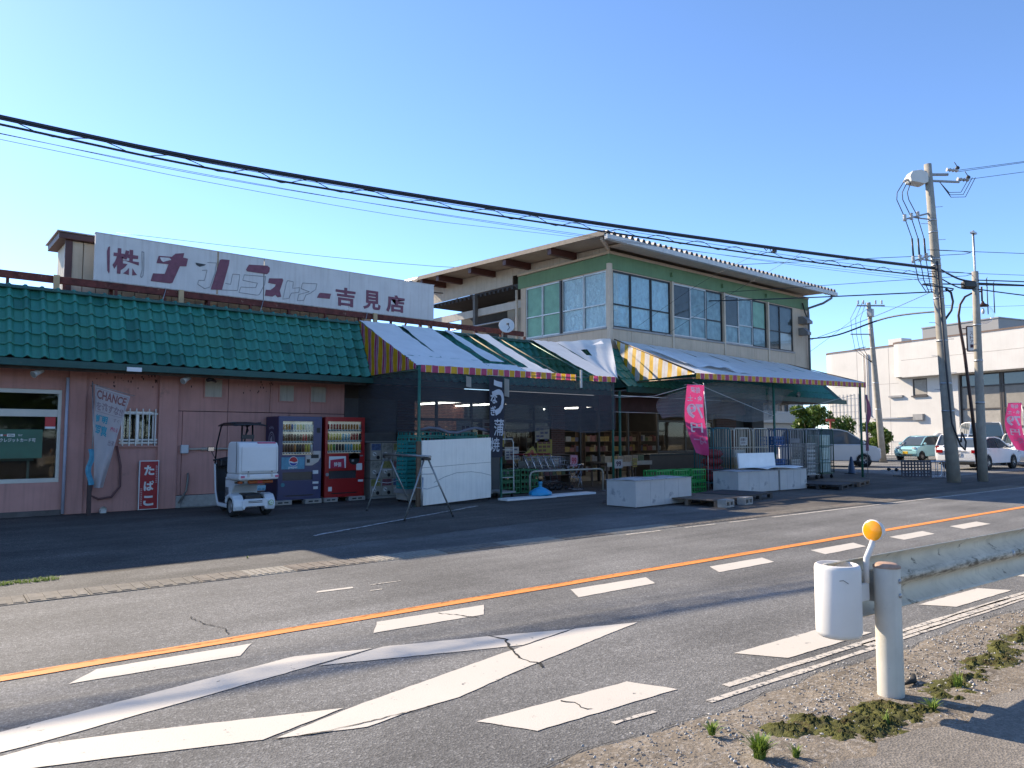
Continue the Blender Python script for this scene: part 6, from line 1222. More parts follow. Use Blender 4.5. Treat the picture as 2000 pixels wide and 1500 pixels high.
# ================= vehicles =================
CGL = M('car_glass',(.07,.085,.09),.05,0,var=.1,spec=.8); CTRIM = M('car_trim',(.02,.02,.02),.5); HUB = M('hub_silver',(.4,.4,.41),.3,.7); HL = M('headlamp',(.5,.53,.55),.1,.2); TL = M('tail_lamp_red',(.35,.01,.015),.2)
def car(name,label,loc,rz,paintm,L,W,H,prof,belt,roofpts,hood,wheels,wr=.29,plate=None,plate_txt=None,tail=True):
    """prof: lower body side outline (x along length, front at +x); roofpts: (x,z) cabin outline from rear to front."""
    t = thing(name,label,'car',loc,rz,'parked cars'); n = len(prof); hw = W/2
    # body: outline swept across the width with a rounded shoulder
    mb = MB(); rings = []
    for y,ins,dz in ((-hw,.10,.0),(-hw*.985,.03,.0),(-hw*.9,.0,.0),(hw*.9,0,0),(hw*.985,.03,0),(hw,.10,0)):
        cx = L*0; cz = (belt+.25)/2; k = 1-ins*.35
        rings.append([((x-cx)*(1-ins*.12), y, cz+(z-cz)*(1-ins)) for x,z in prof])
    vs = [p for r in rings for p in r]; m = len(rings)
    mb.add(vs,[(i*n+j,i*n+(j+1)%n,(i+1)*n+(j+1)%n,(i+1)*n+j) for i in range(m-1) for j in range(n)],0,True); mb.add(rings[0],[tuple(range(n))]); mb.add(rings[-1],[tuple(range(n))[::-1]])
    body = mb.build('body',paintm,t,.03,fix=True)
    # cabin: tapered glasshouse with painted roof and pillars
    q = len(roofpts); zt = max(z for _,z in roofpts); a = [];
    def wy(z): return hw*.94-(z-belt)/(zt-belt)*hw*.20
    mb = MB(); A = [(x,-wy(z),z) for x,z in roofpts]; B = [(x,wy(z),z) for x,z in roofpts]
    mb.add(A+B,[(i,i+1,q+i+1,q+i) for i in range(q-1)]); mb.add(A,[tuple(range(q))]); mb.add(B,[tuple(range(q))[::-1]]); mb.build('windows',CGL,t,fix=True)
    mb = MB(); top = [(x,z) for x,z in roofpts if z > zt-.09]
    for (x0,z0),(x1,z1) in zip(top,top[1:]): mb.add([(x0,-wy(z0)-.006,z0+.008),(x1,-wy(z1)-.006,z1+.008),(x1,wy(z1)+.006,z1+.008),(x0,wy(z0)+.006,z0+.008)],[(0,1,2,3)],0,True)
    mb.build('roof',paintm,t,solid=.03)
    for s in (-1,1):
        mb = MB()
        for (x0,z0),(x1,z1) in zip(roofpts,roofpts[1:]): mb.bar((x0,s*wy(z0),z0),(x1,s*wy(z1),z1),.045,.05)
        mb.build('pillar_frame',paintm,t)
        xm = sum(x for x,_ in top)/len(top)
        mb = MB(); mb.bar((xm,s*(wy(belt)+.004),belt),(xm-.02,s*(wy(zt)+.004),zt-.02),.07,.02); mb.build('door_pillar',CTRIM,t); mb = MB(); mb.bar((xm-L*.19,s*(wy(belt)+.004),belt),(xm-L*.17,s*(wy(zt)+.004),zt-.04),.05,.02); mb.build('door_pillar',CTRIM,t)
        mb = MB(); mb.obox((roofpts[-1][0]-.22,s*(hw+.07),belt+.09),.09,.15,.13); mb.build('door_mirror',paintm,t,.03)
        for xd in (xm,xm-L*.2,xm+L*.17): mb = MB(); mb.box(xd-.004,xd+.004,s*hw*.992-.004,s*hw*.992+.004,.32,belt-.02); mb.build('door_gap',CTRIM,t)
        for xd in (xm-.12,xm-L*.2-.1): mb = MB(); mb.obox((xd,s*(hw+.008),belt-.11),.15,.03,.03); mb.build('door_handle',paintm,t,.01)
        for xw in wheels:
            mb = MB(); mb.lathe([(wr*.6,-.1),(wr*.94,-.1),(wr,-.06),(wr,.06),(wr*.94,.1),(wr*.6,.1)],(0,0,0),22,0,'y'); w = mb.build('wheel',RUBBER,t,loc=(xw,s*(hw-.10),wr),fix=True)
            mb = MB(); mb.lathe([(0,s*.085),(wr*.12,s*.09),(wr*.6,s*.06),(wr*.66,s*.1),(wr*.66,-s*.05)],(0,0,0),22,0,'y'); rim = mb.build('rim',HUB,w,fix=True)
            mb = MB(); [mb.obox((wr*.36*math.cos(k_*1.2566),s*.086,wr*.36*math.sin(k_*1.2566)),wr*.34,.004,wr*.16,(0,-k_*1.2566,0)) for k_ in range(5)]; mb.build('spoke_gaps',CTRIM,w)
            mb = MB(); mb.lathe([(wr*1.13,-.002),(wr*1.13,.003),(0,.003)],(xw,s*(hw+.001) if s>0 else -hw-.003,wr),22,0,'y'); mb.build('wheel_arch',CTRIM,t,fix=True)
            if True:
                w.location.y = s*(hw-.065)
    f = max(x for x,_ in prof); r = min(x for x,_ in prof)
    return t, f, r, hw
def face_box(t,nm,x,y0,y1,z0,z1,m_,th=.02,s=1,bev=.01): mb = MB(); mb.box(min(x,x+s*th),max(x,x+s*th),y0,y1,z0,z1); return mb.build(nm,m_,t,bev)
CBLUE = M('car_light_blue',(.34,.62,.66),.22,.15,var=.03,spec=.6); CSIL = M('car_silver',(.62,.62,.63),.28,.15,var=.03); CWHT = M('car_white',(.74,.74,.74),.22,0,var=.03,spec=.6); CWHT2 = M('van_white',(.70,.70,.70),.3,0,var=.03); CDRK = M('car_maroon_black',(.03,.012,.015),.2,.2,var=.1)
# light blue kei car, nose towards the camera
t,f,r,hw = car('light_blue_car','light blue compact car with a yellow number plate by the white building',(49.1,18.9,0),R(168),CBLUE,3.4,1.48,1.5,
  [(-1.68,.25),(1.60,.25),(1.69,.42),(1.68,.62),(1.55,.80),(1.0,.92),(.7,.95),(-1.55,.95),(-1.70,.80),(-1.72,.4)],.93,[(-1.62,.93),(-1.45,1.36),(-1.2,1.47),(-.3,1.50),(.35,1.46),(.62,1.36),(1.18,.93)],0,(-1.15,1.18),.28)
face_box(t,'number_plate',f-.01,-.17,.17,.40,.56,M('plate_yellow',(.62,.40,.01),.5),.02); face_box(t,'grille',f-.02,-.42,.42,.62,.67,CTRIM,.02); face_box(t,'lower_grille',f-.02,-.45,.45,.32,.38,CTRIM,.02)
for s in (-1,1): mb = MB(); mb.obox((1.55,s*.53,.74),.22,.26,.13,(0,-.25,s*-.4)); mb.build('headlamp',HL,t,.03)
# silver minivan, half hidden by the roll cages
t,f,r,hw = car('silver_minivan','silver minivan parked behind the roll cages and furled flag',(35.8,18.2,0),R(-58),CSIL,4.6,1.72,1.85,
  [(-2.25,.28),(2.15,.28),(2.28,.45),(2.27,.75),(2.1,.98),(1.55,1.08),(1.3,1.1),(-2.2,1.1),(-2.3,.9),(-2.3,.4)],1.08,[(-2.22,1.08),(-2.12,1.66),(-1.95,1.80),(-.6,1.85),(.5,1.80),(.85,1.70),(1.75,1.08)],0,(-1.4,1.5),.32)
for s in (-1,1): face_box(t,'tail_lamp',r+.0,s*.78-.06,s*.78+.06,.85,1.3,TL,.02,-1)
for s in (-1,1): mb = MB(); mb.obox((2.15,s*.66,.82),.22,.26,.16,(0,-.2,s*-.35)); mb.build('headlamp',HL,t,.03)
# white sedan, tail towards the camera
t,f,r,hw = car('white_sedan','white saloon car seen from behind through the utility poles',(38.3,12.3,0),R(-3),CWHT,4.6,1.76,1.44,
  [(-2.25,.28),(2.15,.26),(2.3,.45),(2.25,.68),(1.9,.82),(1.0,.92),(-1.55,.98),(-2.22,.99),(-2.32,.85),(-2.33,.42)],.95,[(-1.85,.97),(-1.05,1.34),(-.7,1.42),(-.05,1.44),(.45,1.38),(1.28,.95)],0,(-1.38,1.42),.33)
for s in (-1,1): face_box(t,'tail_lamp',r-.005,s*.72-.14,s*.72+.14,.74,.88,TL,.03,-1)
pp = face_box(t,'number_plate',r-.005,-.17,.17,.60,.76,NOTE,.02,-1); face_box(t,'bumper_vent',r+.0,-.7,.7,.28,.38,CTRIM,.02,-1); face_box(t,'boot_trim',r-.005,-.4,.4,.80,.83,HUB,.02,-1); face_box(t,'emblem',r-.005,-.05,.05,.87,.93,HUB,.02,-1)
put_text('さ 42',.02,lambda u,v:(r-.03,.14-.28*u,.63+.1*v),INK,pp)
# white hatchback just left of the big pole (only its tail shows)
t,f,r,hw = car('white_hatchback','white hatchback mostly hidden behind the big concrete pole',(44.4,15.0,0),R(4),CWHT2,3.9,1.66,1.6,
  [(-1.9,.28),(1.8,.28),(1.93,.45),(1.9,.75),(1.2,.95),(-1.85,1.0),(-1.97,.85),(-1.97,.42)],.98,[(-1.86,.98),(-1.7,1.45),(-1.5,1.56),(-.2,1.6),(.5,1.52),(1.25,.98)],0,(-1.25,1.25),.30)
for s in (-1,1): face_box(t,'tail_lamp',r-.005,s*.70-.09,s*.70+.09,.72,.98,TL,.03,-1)
# tall white van behind the sedan
t,f,r,hw = car('white_van','tall white van parked against the building behind the sedan',(47.5,15.2,0),R(25),CWHT2,4.9,1.8,2.25,
  [(-2.45,.3),(2.35,.3),(2.45,.5),(2.43,.9),(2.2,1.15),(-2.43,1.2),(-2.48,1.0),(-2.48,.45)],1.16,[(-2.42,1.16),(-2.38,2.1),(-2.2,2.22),(0,2.25),(1.5,2.18),(1.75,2.05),(2.25,1.16)],0,(-1.5,1.6),.32)
# dark suv at the right edge
t,f,r,hw = car('dark_suv','dark maroon and white car behind the right-hand pink flag',(43.4,11.8,0),R(205),CWHT,4.3,1.8,1.6,
  [(-2.1,.3),(2.0,.3),(2.12,.5),(2.1,.85),(1.5,1.0),(-2.05,1.02),(-2.14,.9),(-2.14,.45)],.98,[(-2.05,.98),(-1.75,1.45),(-1.45,1.58),(-.2,1.62),(.5,1.55),(1.3,.98)],0,(-1.35,1.35),.34)
for s in (-1,1): mb = MB(); mb.obox((1.98,s*.66,.8),.22,.3,.14,(0,-.2,s*-.35)); mb.build('headlamp',HL,t,.03)

# ================= guardrail =================
RAILM = M('rail_grey_paint',(.70,.63,.50),.7,0,var=.15,scale=3,streak=.35,streakc=(.22,.19,.14),spots=(7,.6,(.09,.075,.045),.85)); RPOST = M('rail_post_paint',(.62,.58,.50),.5,var=.1,scale=5,streak=.3,streakc=(.3,.26,.2),spots=(14,.67,(.3,.24,.17),.8)); COVER = M('rail_cover_white',(.74,.71,.67),.42,var=.05,spots=(11,.71,(.4,.38,.34),.6))
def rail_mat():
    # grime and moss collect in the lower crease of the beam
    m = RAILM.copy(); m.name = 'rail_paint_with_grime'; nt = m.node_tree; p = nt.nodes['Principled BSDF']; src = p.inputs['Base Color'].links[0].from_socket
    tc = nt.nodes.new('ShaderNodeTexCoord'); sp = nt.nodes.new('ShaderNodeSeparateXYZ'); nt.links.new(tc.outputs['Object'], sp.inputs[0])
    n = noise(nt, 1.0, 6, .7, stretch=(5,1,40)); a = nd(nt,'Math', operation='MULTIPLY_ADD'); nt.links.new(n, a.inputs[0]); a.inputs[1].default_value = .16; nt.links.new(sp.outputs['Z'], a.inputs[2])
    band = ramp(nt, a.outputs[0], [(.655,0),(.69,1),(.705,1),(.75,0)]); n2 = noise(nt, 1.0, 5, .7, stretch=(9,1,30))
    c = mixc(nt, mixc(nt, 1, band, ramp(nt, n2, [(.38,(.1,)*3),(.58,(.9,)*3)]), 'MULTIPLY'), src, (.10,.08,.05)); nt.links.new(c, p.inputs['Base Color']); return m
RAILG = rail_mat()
gr = thing('guardrail','weathered white steel guardrail with a rounded end cover beside the road','guardrail',(4.4,1.91,0)); ang = R(-4.2); gr.rotation_euler.z = ang
# local x runs along the rail, local -y is the walkway side
prof = [(.0,.80),(.035,.79),(.085,.745),(.085,.705),(.03,.665),(.0,.645),(.0,.615),(.03,.595),(.085,.555),(.085,.515),(.035,.47),(.0,.46)]
mb = MB(); n = len(prof); xs = [-.42,-.3,0]+[1.+i for i in range(42)]
vs = [(x_,.10+.085-y_,z_) for x_ in xs for y_,z_ in [(p[0],p[1]) for p in prof]]
mb.add([(x_,.10+p[0],p[1]) for x_ in xs for p in prof],[(i*n+j,(i+1)*n+j,(i+1)*n+j+1,i*n+j+1) for i in range(len(xs)-1) for j in range(n-1)],0,True); mb.build('beam',RAILG,gr,solid=.006)
for i in range(11):
    x_ = i*4.0; mb = MB(); mb.lathe([(.0,.77),(.03,.768),(.066,.755),(.07,.745),(.07,-.05)],(x_,0,0),28); ps = mb.build('post',RPOST,gr)
    mb = MB(); mb.lathe([(0,.7745),(.05,.773),(.0735,.758),(.0735,.748)],(x_,0,0),28); mb.build('cap',M('cap_rust',(.42,.27,.19),.7,var=.35,scale=20),ps)
    mb = MB(); mb.box(x_-.035,x_+.035,.06,.105,.55,.72); mb.build('bracket',STEEL,ps)
for x_ in (2.0,4.3,8.3): mb = MB(); mb.lathe([(0,.09),(.022,.09),(.022,.097),(.03,.1)],(x_,0,.63),10,0,'y'); mb.build('bolt',STEEL,gr,fix=True)
mb = MB(); mb.lathe([(.0,.0),(.10,.0),(.114,.008),(.121,.03),(.121,.37),(.116,.388),(.106,.395),(.10,.39),(.10,.02)],(-.34,.10,.395),36); mb.build('end_cover',COVER,gr)
mb = MB(); mb.box(-.24,-.07,.065,.09,.56,.66); mb.build('cover_strap',COVER,gr,.006)
for a_,z_ in ((215,.715),):
    p_ = Vector((-.34+.1215*math.cos(R(a_)),.10+.1215*math.sin(R(a_)),z_)); mb = MB(); mb.tube([p_,p_+Vector((.02*math.cos(R(a_+90)),.02*math.sin(R(a_+90)),.004)),p_+Vector((.045*math.cos(R(a_+90)),.045*math.sin(R(a_+90)),-.012))],.0018,4); mb.build('scratch',M('scuff_grey',(.22,.2,.17),.8),gr)
for z_ in (.60,.68): mb = MB(); mb.lathe([(0,-.006),(.012,-.006),(.014,.0)],(0,-.071,z_),8,0,'y'); mb.build('bolt',STEEL,gr,fix=True)
dl = thing('delineator','round orange road reflector on a white bracket beside the guardrail','reflector',(4.32,1.96,0)); mb = MB(); mb.tube([(.0,.03,.66),(.0,.03,.74),(-.015,.02,.80),(.025,.01,.86),(.03,.0,.90)],[.016,.017,.018,.018,.015],8); mb.build('bracket',COVER,dl)
dd = Vector((-.97,.12,0.05)).normalized(); q = dd.to_track_quat('Z','Y').to_euler()
mb = MB(); mb.lathe([(0,-.066),(.035,-.06),(.054,-.04),(.062,-.013),(.063,.0),(.057,.002)],(0,0,0),28); o = mb.build('housing',COVER,dl,loc=(.03,0,.955)); o.rotation_euler = q
mb = MB(); mb.lathe([(.058,.002),(.052,.006),(0,.008)],(0,0,0),28); o = mb.build('lens',M('lens_orange',(.85,.33,.005),.25,var=.08,scale=40),dl,loc=(.03,0,.955)); o.rotation_euler = q
# ================= poles, lamp, wires =================
PCON = M('pole_concrete',(.34,.31,.26),.85,var=.2,scale=4,bump=.3,streak=.3,streakc=(.18,.16,.14)); INS = M('insulator_porcelain',(.42,.40,.38),.3,var=.1,spots=(12,.6,(.2,.1,.06),.5)); WIRE = M('cable_black',(.02,.022,.03),.5); XARM = M('crossarm_steel',(.28,.26,.24),.5,.5,var=.3)
def pole(name,label,base,top,r0,r1,bands=()):
    t = thing(name,label,'utility pole',(base[0],base[1],0)); d = Vector((top[0]-base[0],top[1]-base[1],top[2])); mb = MB(); mb.tube([d*k for k in (0,.25,.5,.75,1)],[r0+(r1-r0)*k for k in (0,.25,.5,.75,1)],18); mb.build('shaft',PCON,t)
    for z_ in bands: p = d*(z_/top[2]); r = r0+(r1-r0)*(z_/top[2])+.008; mb = MB(); mb.cyl(p-Vector((0,0,.03)),p+Vector((0,0,.03)),r,r,18); mb.build('band',STEEL,t)
    return t, d
p1,D1 = pole('utility_pole','tall leaning concrete utility pole with switchgear at its top',(26.37,9.23),(25.95,9.48,10.5),.205,.115,(2.3,3.2,4.6,6.0,7.1,7.3,8.2,8.6))
P1 = lambda z: D1*(z/10.5)
for i in range(12): mb = MB(); a = P1(3.0+i*.55); s = 1 if i%2 else -1; mb.tube([a+Vector((.09*s,-.09*s,0)),a+Vector((.26*s,-.26*s,.01))],.009,5); mb.build('step_bolt',STEEL,p1)
Rv = Vector((.767,-.641,0)); Fv = Vector((.641,.767,0))     # across and along the street view, used for the cross arms
sw_ = MB(); c = P1(10.0)-Rv*.42; 
for dz,w,h in ((0,.36,.30),): sw_.prism([(-.26,-.13),(.16,-.22),(.30,-.16),(.30,.14),(.10,.26),(-.2,.22),(-.30,.06)], lambda u,v,w_:tuple(c+Rv*u+Vector((0,0,v))+Fv*w_), -.2,.2)
sg = sw_.build('switch_box',M('switch_white',(.62,.60,.55),.4,var=.06),p1,.02,fix=True); mb = MB(); mb.tube([c-Rv*.28+Vector((0,0,-.02)),c-Rv*.42+Vector((0,0,-.09))],.045,10); mb.build('bushing',INS,sg)
def insul(a,b,parent,nm='insulator'):
    a,b = Vector(a),Vector(b); k = 7; mb = MB(); mb.tube([a.lerp(b,i/k) for i in range(k+1)],[.03 if i%2 else .065 for i in range(k+1)],10); return mb.build(nm,INS,parent)
mb = MB(); mb.bar(P1(10.15)-Rv*.5,P1(10.15)+Rv*.65,.07,.07); mb.bar(P1(9.95)-Rv*.2,P1(9.9)+Rv*1.0,.06,.06); mb.build('crossarm',XARM,p1)
for o_,z_ in ((-.35,10.25),(.62,10.32),(.95,10.0)): 
    q_ = P1(z_)+Rv*o_; insul(q_,q_+Rv*.38+Vector((0,0,-.04)),p1); mb = MB(); mb.lathe([(0,0),(.06,.02),(.07,.07),(.03,.12),(0,.12)],tuple(q_+Rv*.36),10); mb.tube([q_+Rv*.36+Vector((0,0,.1)),q_+Rv*.26+Vector((0,0,.26))],.012,5); mb.build('lightning_arrester',DARK,p1)
for z_,ln in ((8.75,.95),(7.35,.78)):
    mb = MB(); mb.bar(P1(z_)+Vector((0,0,.12)),P1(z_)-Rv*ln+Vector((0,0,-.12)),.05,.05); mb.bar(P1(z_)+Vector((0,0,-.12)),P1(z_)-Rv*ln*.6+Vector((0,0,-.05)),.035,.035); mb.build('side_arm',XARM,p1)
    for k in range(3): q_ = P1(z_)-Rv*(ln-.05-k*.22)+Vector((0,0,-.1+k*.05)); insul(q_+Vector((0,0,-.06)),q_+Vector((0,0,.16)),p1)
for k in range(3):
    s0 = c-Rv*(.42-k*.12)+Vector((0,0,-.1)); a1 = P1(9.3)-Rv*(1.12-k*.2); a2 = P1(8.75)-Rv*(.92-k*.22); a3 = P1(8.0)-Rv*(.72-k*.2); a4 = P1(7.4)-Rv*(.72-k*.2); a5 = P1(6.6)-Rv*(.62-k*.18); a6 = P1(6.2)-Rv*.15
    mb = MB(); mb.tube([s0,s0.lerp(a1,.6)-Rv*.08,a1,a2,a3,a4,a5,a5.lerp(a6,.5)+Vector((0,0,-.18)),a6],.014,6); mb.tube([a3,a4],.03,8); mb.build('dropper_cable',WIRE,p1)
for k in range(3): a = P1(9.9)+Rv*.35; b = P1(10.05)+Rv*(1.35+.1*k); mb = MB(); mb.tube([a,a.lerp(b,.3)+Vector((0,0,-.4-.08*k)),a.lerp(b,.7)+Vector((0,0,-.45-.08*k)),b],.011,6); mb.build('jumper_cable',WIRE,p1)
mb = MB(); mb.tube([P1(7.2)+Vector((-.17,-.1,0)),P1(4)+Vector((-.2,-.12,0)),P1(1.9)+Vector((-.22,-.16,0)),P1(1.2)+Vector((.0,-.28,0)),P1(1.05)+Vector((.3,-.3,0)),P1(1.3)+Vector((.45,-.3,0)),P1(1.6)+Vector((.3,-.25,0)),P1(1.3)+Vector((.15,-.25,0))],.03,8); mb.build('riser_cable',WIRE,p1)
mb = MB(); mb.tube([P1(6.3)+Vector((.1,-.2,0)),P1(6.2)+Rv*.42,P1(5.9)+Rv*.46,P1(5.6)+Rv*.38,P1(5.3)+Rv*.15],.035,8); mb.build('cable_loop',WIRE,p1)
p2,D2 = pole('utility_pole','slimmer concrete utility pole right of the lamp post',(27.71,8.82),(27.6,8.75,7.0),.15,.10,(2.6,4.0,5.2,6.6))
mb = MB(); mb.tube([D2*.95,D2*1.0,(-.1,-.06,8.4)],.035,8); mb.box(-.2,.1,-.12,-.0,8.3,8.36); mb.build('top_extension',STEEL,p2); mb = MB(); mb.obox((-.25,.05,6.55),.55,.22,.26,(0,0,-.6)); mb.build('cable_closure',BLACK,p2,.06)
# street lamp with hanging shop sign
BRN = M('lamp_post_brown',(.06,.03,.025),.45,.3,var=.3,scale=8); lm_ = thing('street_lamp','brown curved street lamp with clear globe and small hanging sign','street lamp',(28.1,9.05,0))
L_ = lambda a,z: Vector((0,0,0))+Rv*a+Vector((0,0,z))
mb = MB(); mb.tube([L_(0,0),L_(-.15,2.3),L_(-.33,4.4),L_(-.44,5.2),L_(-.47,5.6),L_(-.40,5.98),L_(-.22,6.25),L_(.08,6.40),L_(.34,6.44)],[.06,.055,.05,.045,.04,.038,.035,.03,.028],12); mb.tube([L_(.36,6.6),L_(.36,6.1)],.03,8); mb.build('post',BRN,lm_)
mb = MB(); mb.lathe([(.03,.2),(.06,.12),(.17,.06),(.18,.02),(0,.02)],tuple(L_(.38,5.9)),18); mb.build('cap',BRN,lm_); mb = MB(); mb.lathe([(0,-.62),(.1,-.61),(.22,-.55),(.31,-.42),(.33,-.27),(.27,-.12),(.16,.0)],tuple(L_(.38,5.93)),24); mb.build('globe',glass('globe_clear',(.95,.95,.96),.04,.25),lm_); mb = MB(); mb.lathe([(0,.0),(.03,-.02),(.055,-.12),(.03,-.2),(0,-.21)],tuple(L_(.38,5.86)),12); mb.build('bulb',NOTE,lm_)
for z_ in (4.45,5.15): mb = MB(); mb.tube([L_(-.36,z_),L_(.1,z_)],.018,6); mb.build('sign_arm',BRN,lm_)
hs = thing('hanging_sign','small white vertical sign with katakana shop name on the street lamp','sign',(28.1,9.05,0)); hp = lambda a,z,o=0: tuple(Rv*a+Vector((0,0,z))-Fv*(.06+o))
mb = MB(); mb.prism([(-.25,4.38),(.16,4.38),(.16,5.2),(-.25,5.2)], lambda u,v,w:hp(u,v,w), 0,.03); mb.build('board',M('hanging_sign_white',(.68,.68,.66),.4,var=.05,spots=(9,.62,(.4,.45,.5),.6)),hs,fix=True)
mb = MB()
for a,b in (((-.26,4.37),(.17,4.37)),((.17,4.37),(.17,5.21)),((.17,5.21),(-.26,5.21)),((-.26,5.21),(-.26,4.37))): mb.bar(hp(a[0],a[1],.015),hp(b[0],b[1],.015),.03,.04)
mb.build('frame',BRN,hs)
for col_,txt_ in ((.03,'ナカムラ'),(-.17,'ストア｜')):
    for i,ch in enumerate(txt_): put_text(ch,0.,lambda u,v:hp(col_+.11*u,(5.03 if col_>0 else 4.92)-.145*i+.115*v,.034),INK,hs)
# third pole, by the white building
p3,D3 = pole('utility_pole','farther utility pole in front of the white building left part',(43.1,18.7),(42.4,18.9,9.1),.19,.11,(3,4.5,6.5,7.6))
mb = MB(); mb.bar(D3*.98-Rv*.7,D3*.98+Rv*.9,.08,.08); mb.bar(D3*.80-Rv*1.2,D3*.80+Rv*.1,.06,.06); mb.bar(D3*.70-Rv*1.2,D3*.72-Rv*.4,.05,.05); mb.build('crossarm',XARM,p3)
for o_ in (-.6,-.3,.4,.75): insul(D3*.99+Rv*o_,D3*.99+Rv*o_+Vector((0,0,.22)),p3)
for k in range(3): mb = MB(); mb.tube([D3*1.0-Rv*(.55-.2*k),D3*.9-Rv*(1.1-.28*k),D3*.8-Rv*(1.1-.25*k),D3*.7-Rv*(1.0-.25*k),D3*.62-Rv*.1],.014,5); mb.build('dropper_cable',WIRE,p3)
mb = MB(); mb.obox(tuple(D3*.93+Vector((-.22,-.15,0))),.3,.3,.45); mb.build('transformer',M('transformer_grey',(.35,.35,.34),.5),p3,.03)
def wire(label,pts,r,lash=0,n=6):
    # smooth path through the given points
    P = [Vector(p) for p in pts]; out = []
    for i in range(len(P)-1):
        a,b,c,d = P[max(0,i-1)],P[i],P[i+1],P[min(len(P)-1,i+2)]
        for k in range(8): t = k/8; out.append(.5*((2*b)+(c-a)*t+(2*a-5*b+4*c-d)*t*t+(3*b-a-3*c+d)*t**3))
    out.append(P[-1]); mb = MB(); mb.tube(out,r,n); o = mb.build('cable',WIRE); tag(o,label,'cable','overhead cables'); return out,o
main = [(-13,19.1,8.6),(-5,17.1,7.65),(1.2,15.55,7.14),(4.46,14.74,6.93),(8.53,13.72,6.84),(13.77,12.41,6.82),(20.79,10.65,6.88),(26.15,9.35,7.0)]
wire('thickest black overhead cable, topmost of the bundle crossing the shop',main,.036); wire('second thick black cable lying just under the topmost of the bundle',[(x,y-.04,z-.055) for x,y,z in main],.018)
low = [(-13,19.1,8.4),(-5,17.1,7.5),(1.2,15.55,7.0),(4.46,14.73,6.76),(8.53,13.72,6.66),(13.77,12.41,6.62),(20.77,10.66,6.6),(26.15,9.35,6.7)]
pth,_ = wire('lower lashed cable of the bundle, with spiral hangers',low,.022); wire('thin messenger wire above the lashed cable',[(x,y,z+.1) for x,y,z in low],.006)
mb = MB(); hp_ = []; k = 0
L0 = [(Vector(a)+Vector((0,0,.0))) for a in pth]
for a,b in zip(pth,pth[1:]):
    m_ = max(1,int((b-a).length/.16))
    for j in range(m_): p = a.lerp(b,j/m_); hp_.append(p+Vector((0,.03*math.sin(k*1.1),.05+.075*math.sin(k*.9)))); k += 1
mb.tube(hp_,.009,4); tag(mb.build('cable',WIRE),'wavy spiral hanger wire lashed along the lower cable','cable','overhead cables')
wire('thin wire just below the lashed cable bundle',[(x,y,z-.16) for x,y,z in low],.005); wire('thin lone wire second lowest across the left sky',[(-13,19.1,8.0),(1.2,15.55,6.83),(8.5,13.7,6.48),(16,11.9,6.45),(26.1,9.35,6.6)],.0045)
wire('lowest thin wire running to the corner of the two-storey roof',[(-13,19.1,7.8),(1.2,15.55,6.73),(4.47,14.73,6.48),(8.53,14.0,6.4),(12.32,14.4,6.85),(16.7,15.6,7.6)],.0045)
far = lambda x,y,z:(x,y,z)
for i,(z0,z1,dy) in enumerate(((10.3,13.4,0),(10.25,12.6,.3),(9.95,11.3,.2))): wire('thin high-voltage wire leaving the big pole to the right, %s of three'%('highest','middle','lowest')[i],[tuple(Vector((26.37,9.23,0))+P1(z0)+Rv*(1.0)),(28.5,4.5-dy,z0-.05),(31.5,-1.5-dy,z0+.1),(36,-10,z0+.6)],.008)
wire('cable crossing behind the big pole at mid height, upper',[(8,40,11.5),(20,26,9.0),(26.2,9.4,7.45),(28,8.8,7.75),(60,-4,9.4)],.010); wire('cable crossing behind the big pole at mid height, lower',[(8,42,10.2),(20,26,7.6),(26.2,9.4,6.7),(28,8.8,7.0),(60,-4,8.3)],.009)
wire('heavy cable along the street at the pole\'s middle',[(15,30,8.2),(22,20,6.9),(26.2,9.5,6.25),(28,8.7,6.6),(60,-5,7.8)],.022)
wire('service cable drooping from the big pole to the two-storey building',[(26.3,9.3,5.6),(27.3,11.5,5.75),(28.6,14,5.5),(30.3,16.1,5.7)],.03); wire('thin service wire beside the drooping service cable',[(26.3,9.3,6.4),(27.5,12,5.9),(30.4,16.1,5.65)],.01)
wire('cable from the slim pole descending to the right',[(27.5,8.75,6.6),(29.5,6.6,6.35),(34,2,5.7),(45,-9,6.5)],.025); wire('second cable from the slim pole descending to the right',[(27.5,8.75,6.7),(29.5,6.6,6.5),(34,2,6.0),(45,-9,6.9)],.02); wire('third cable from the slim pole descending to the right',[(27.5,8.75,6.4),(29.5,6.6,5.95),(34,2,5.3),(45,-9,6.0)],.02)
wire('bundle cable joining the big pole to the slim pole',[(26.15,9.35,7.0),(27.1,9.1,6.75),(27.5,8.8,6.65)],.03); wire('lashed cable joining the big pole to the slim pole',[(26.15,9.35,6.7),(27.1,9.1,6.45),(27.5,8.8,6.4)],.02)
wire('drop wires from the cable joint to the building eave, left',[(18.6,11.2,6.7),(18.9,13.5,6.2),(19.2,16.3,5.2)],.005); wire('drop wires from the cable joint to the building eave, right',[(20.2,10.9,6.85),(21,13.5,6.3),(20.6,16.3,5.0)],.005)
wire('wire from the far pole to the white building',[(42.4,18.9,8.8),(36,17.8,6.6),(30.9,16.4,5.2)],.008); wire('wire from the far pole towards the right',[(42.4,18.9,8.9),(46,14,8.6),(62,0,9.4)],.009)
mb = MB(); mb.tube([(18.6,11.2,6.87),(18.75,11.16,6.74),(18.85,11.13,6.84),(18.95,11.11,6.72),(19.05,11.09,6.86),(19.1,11.07,6.76)],.012,5); mb.box(19.0,19.12,11.05,11.12,6.72,6.82); tag(mb.build('cable_joint',WIRE),'tangled joint fitting on the overhead cables above the two-storey roof','cable joint')

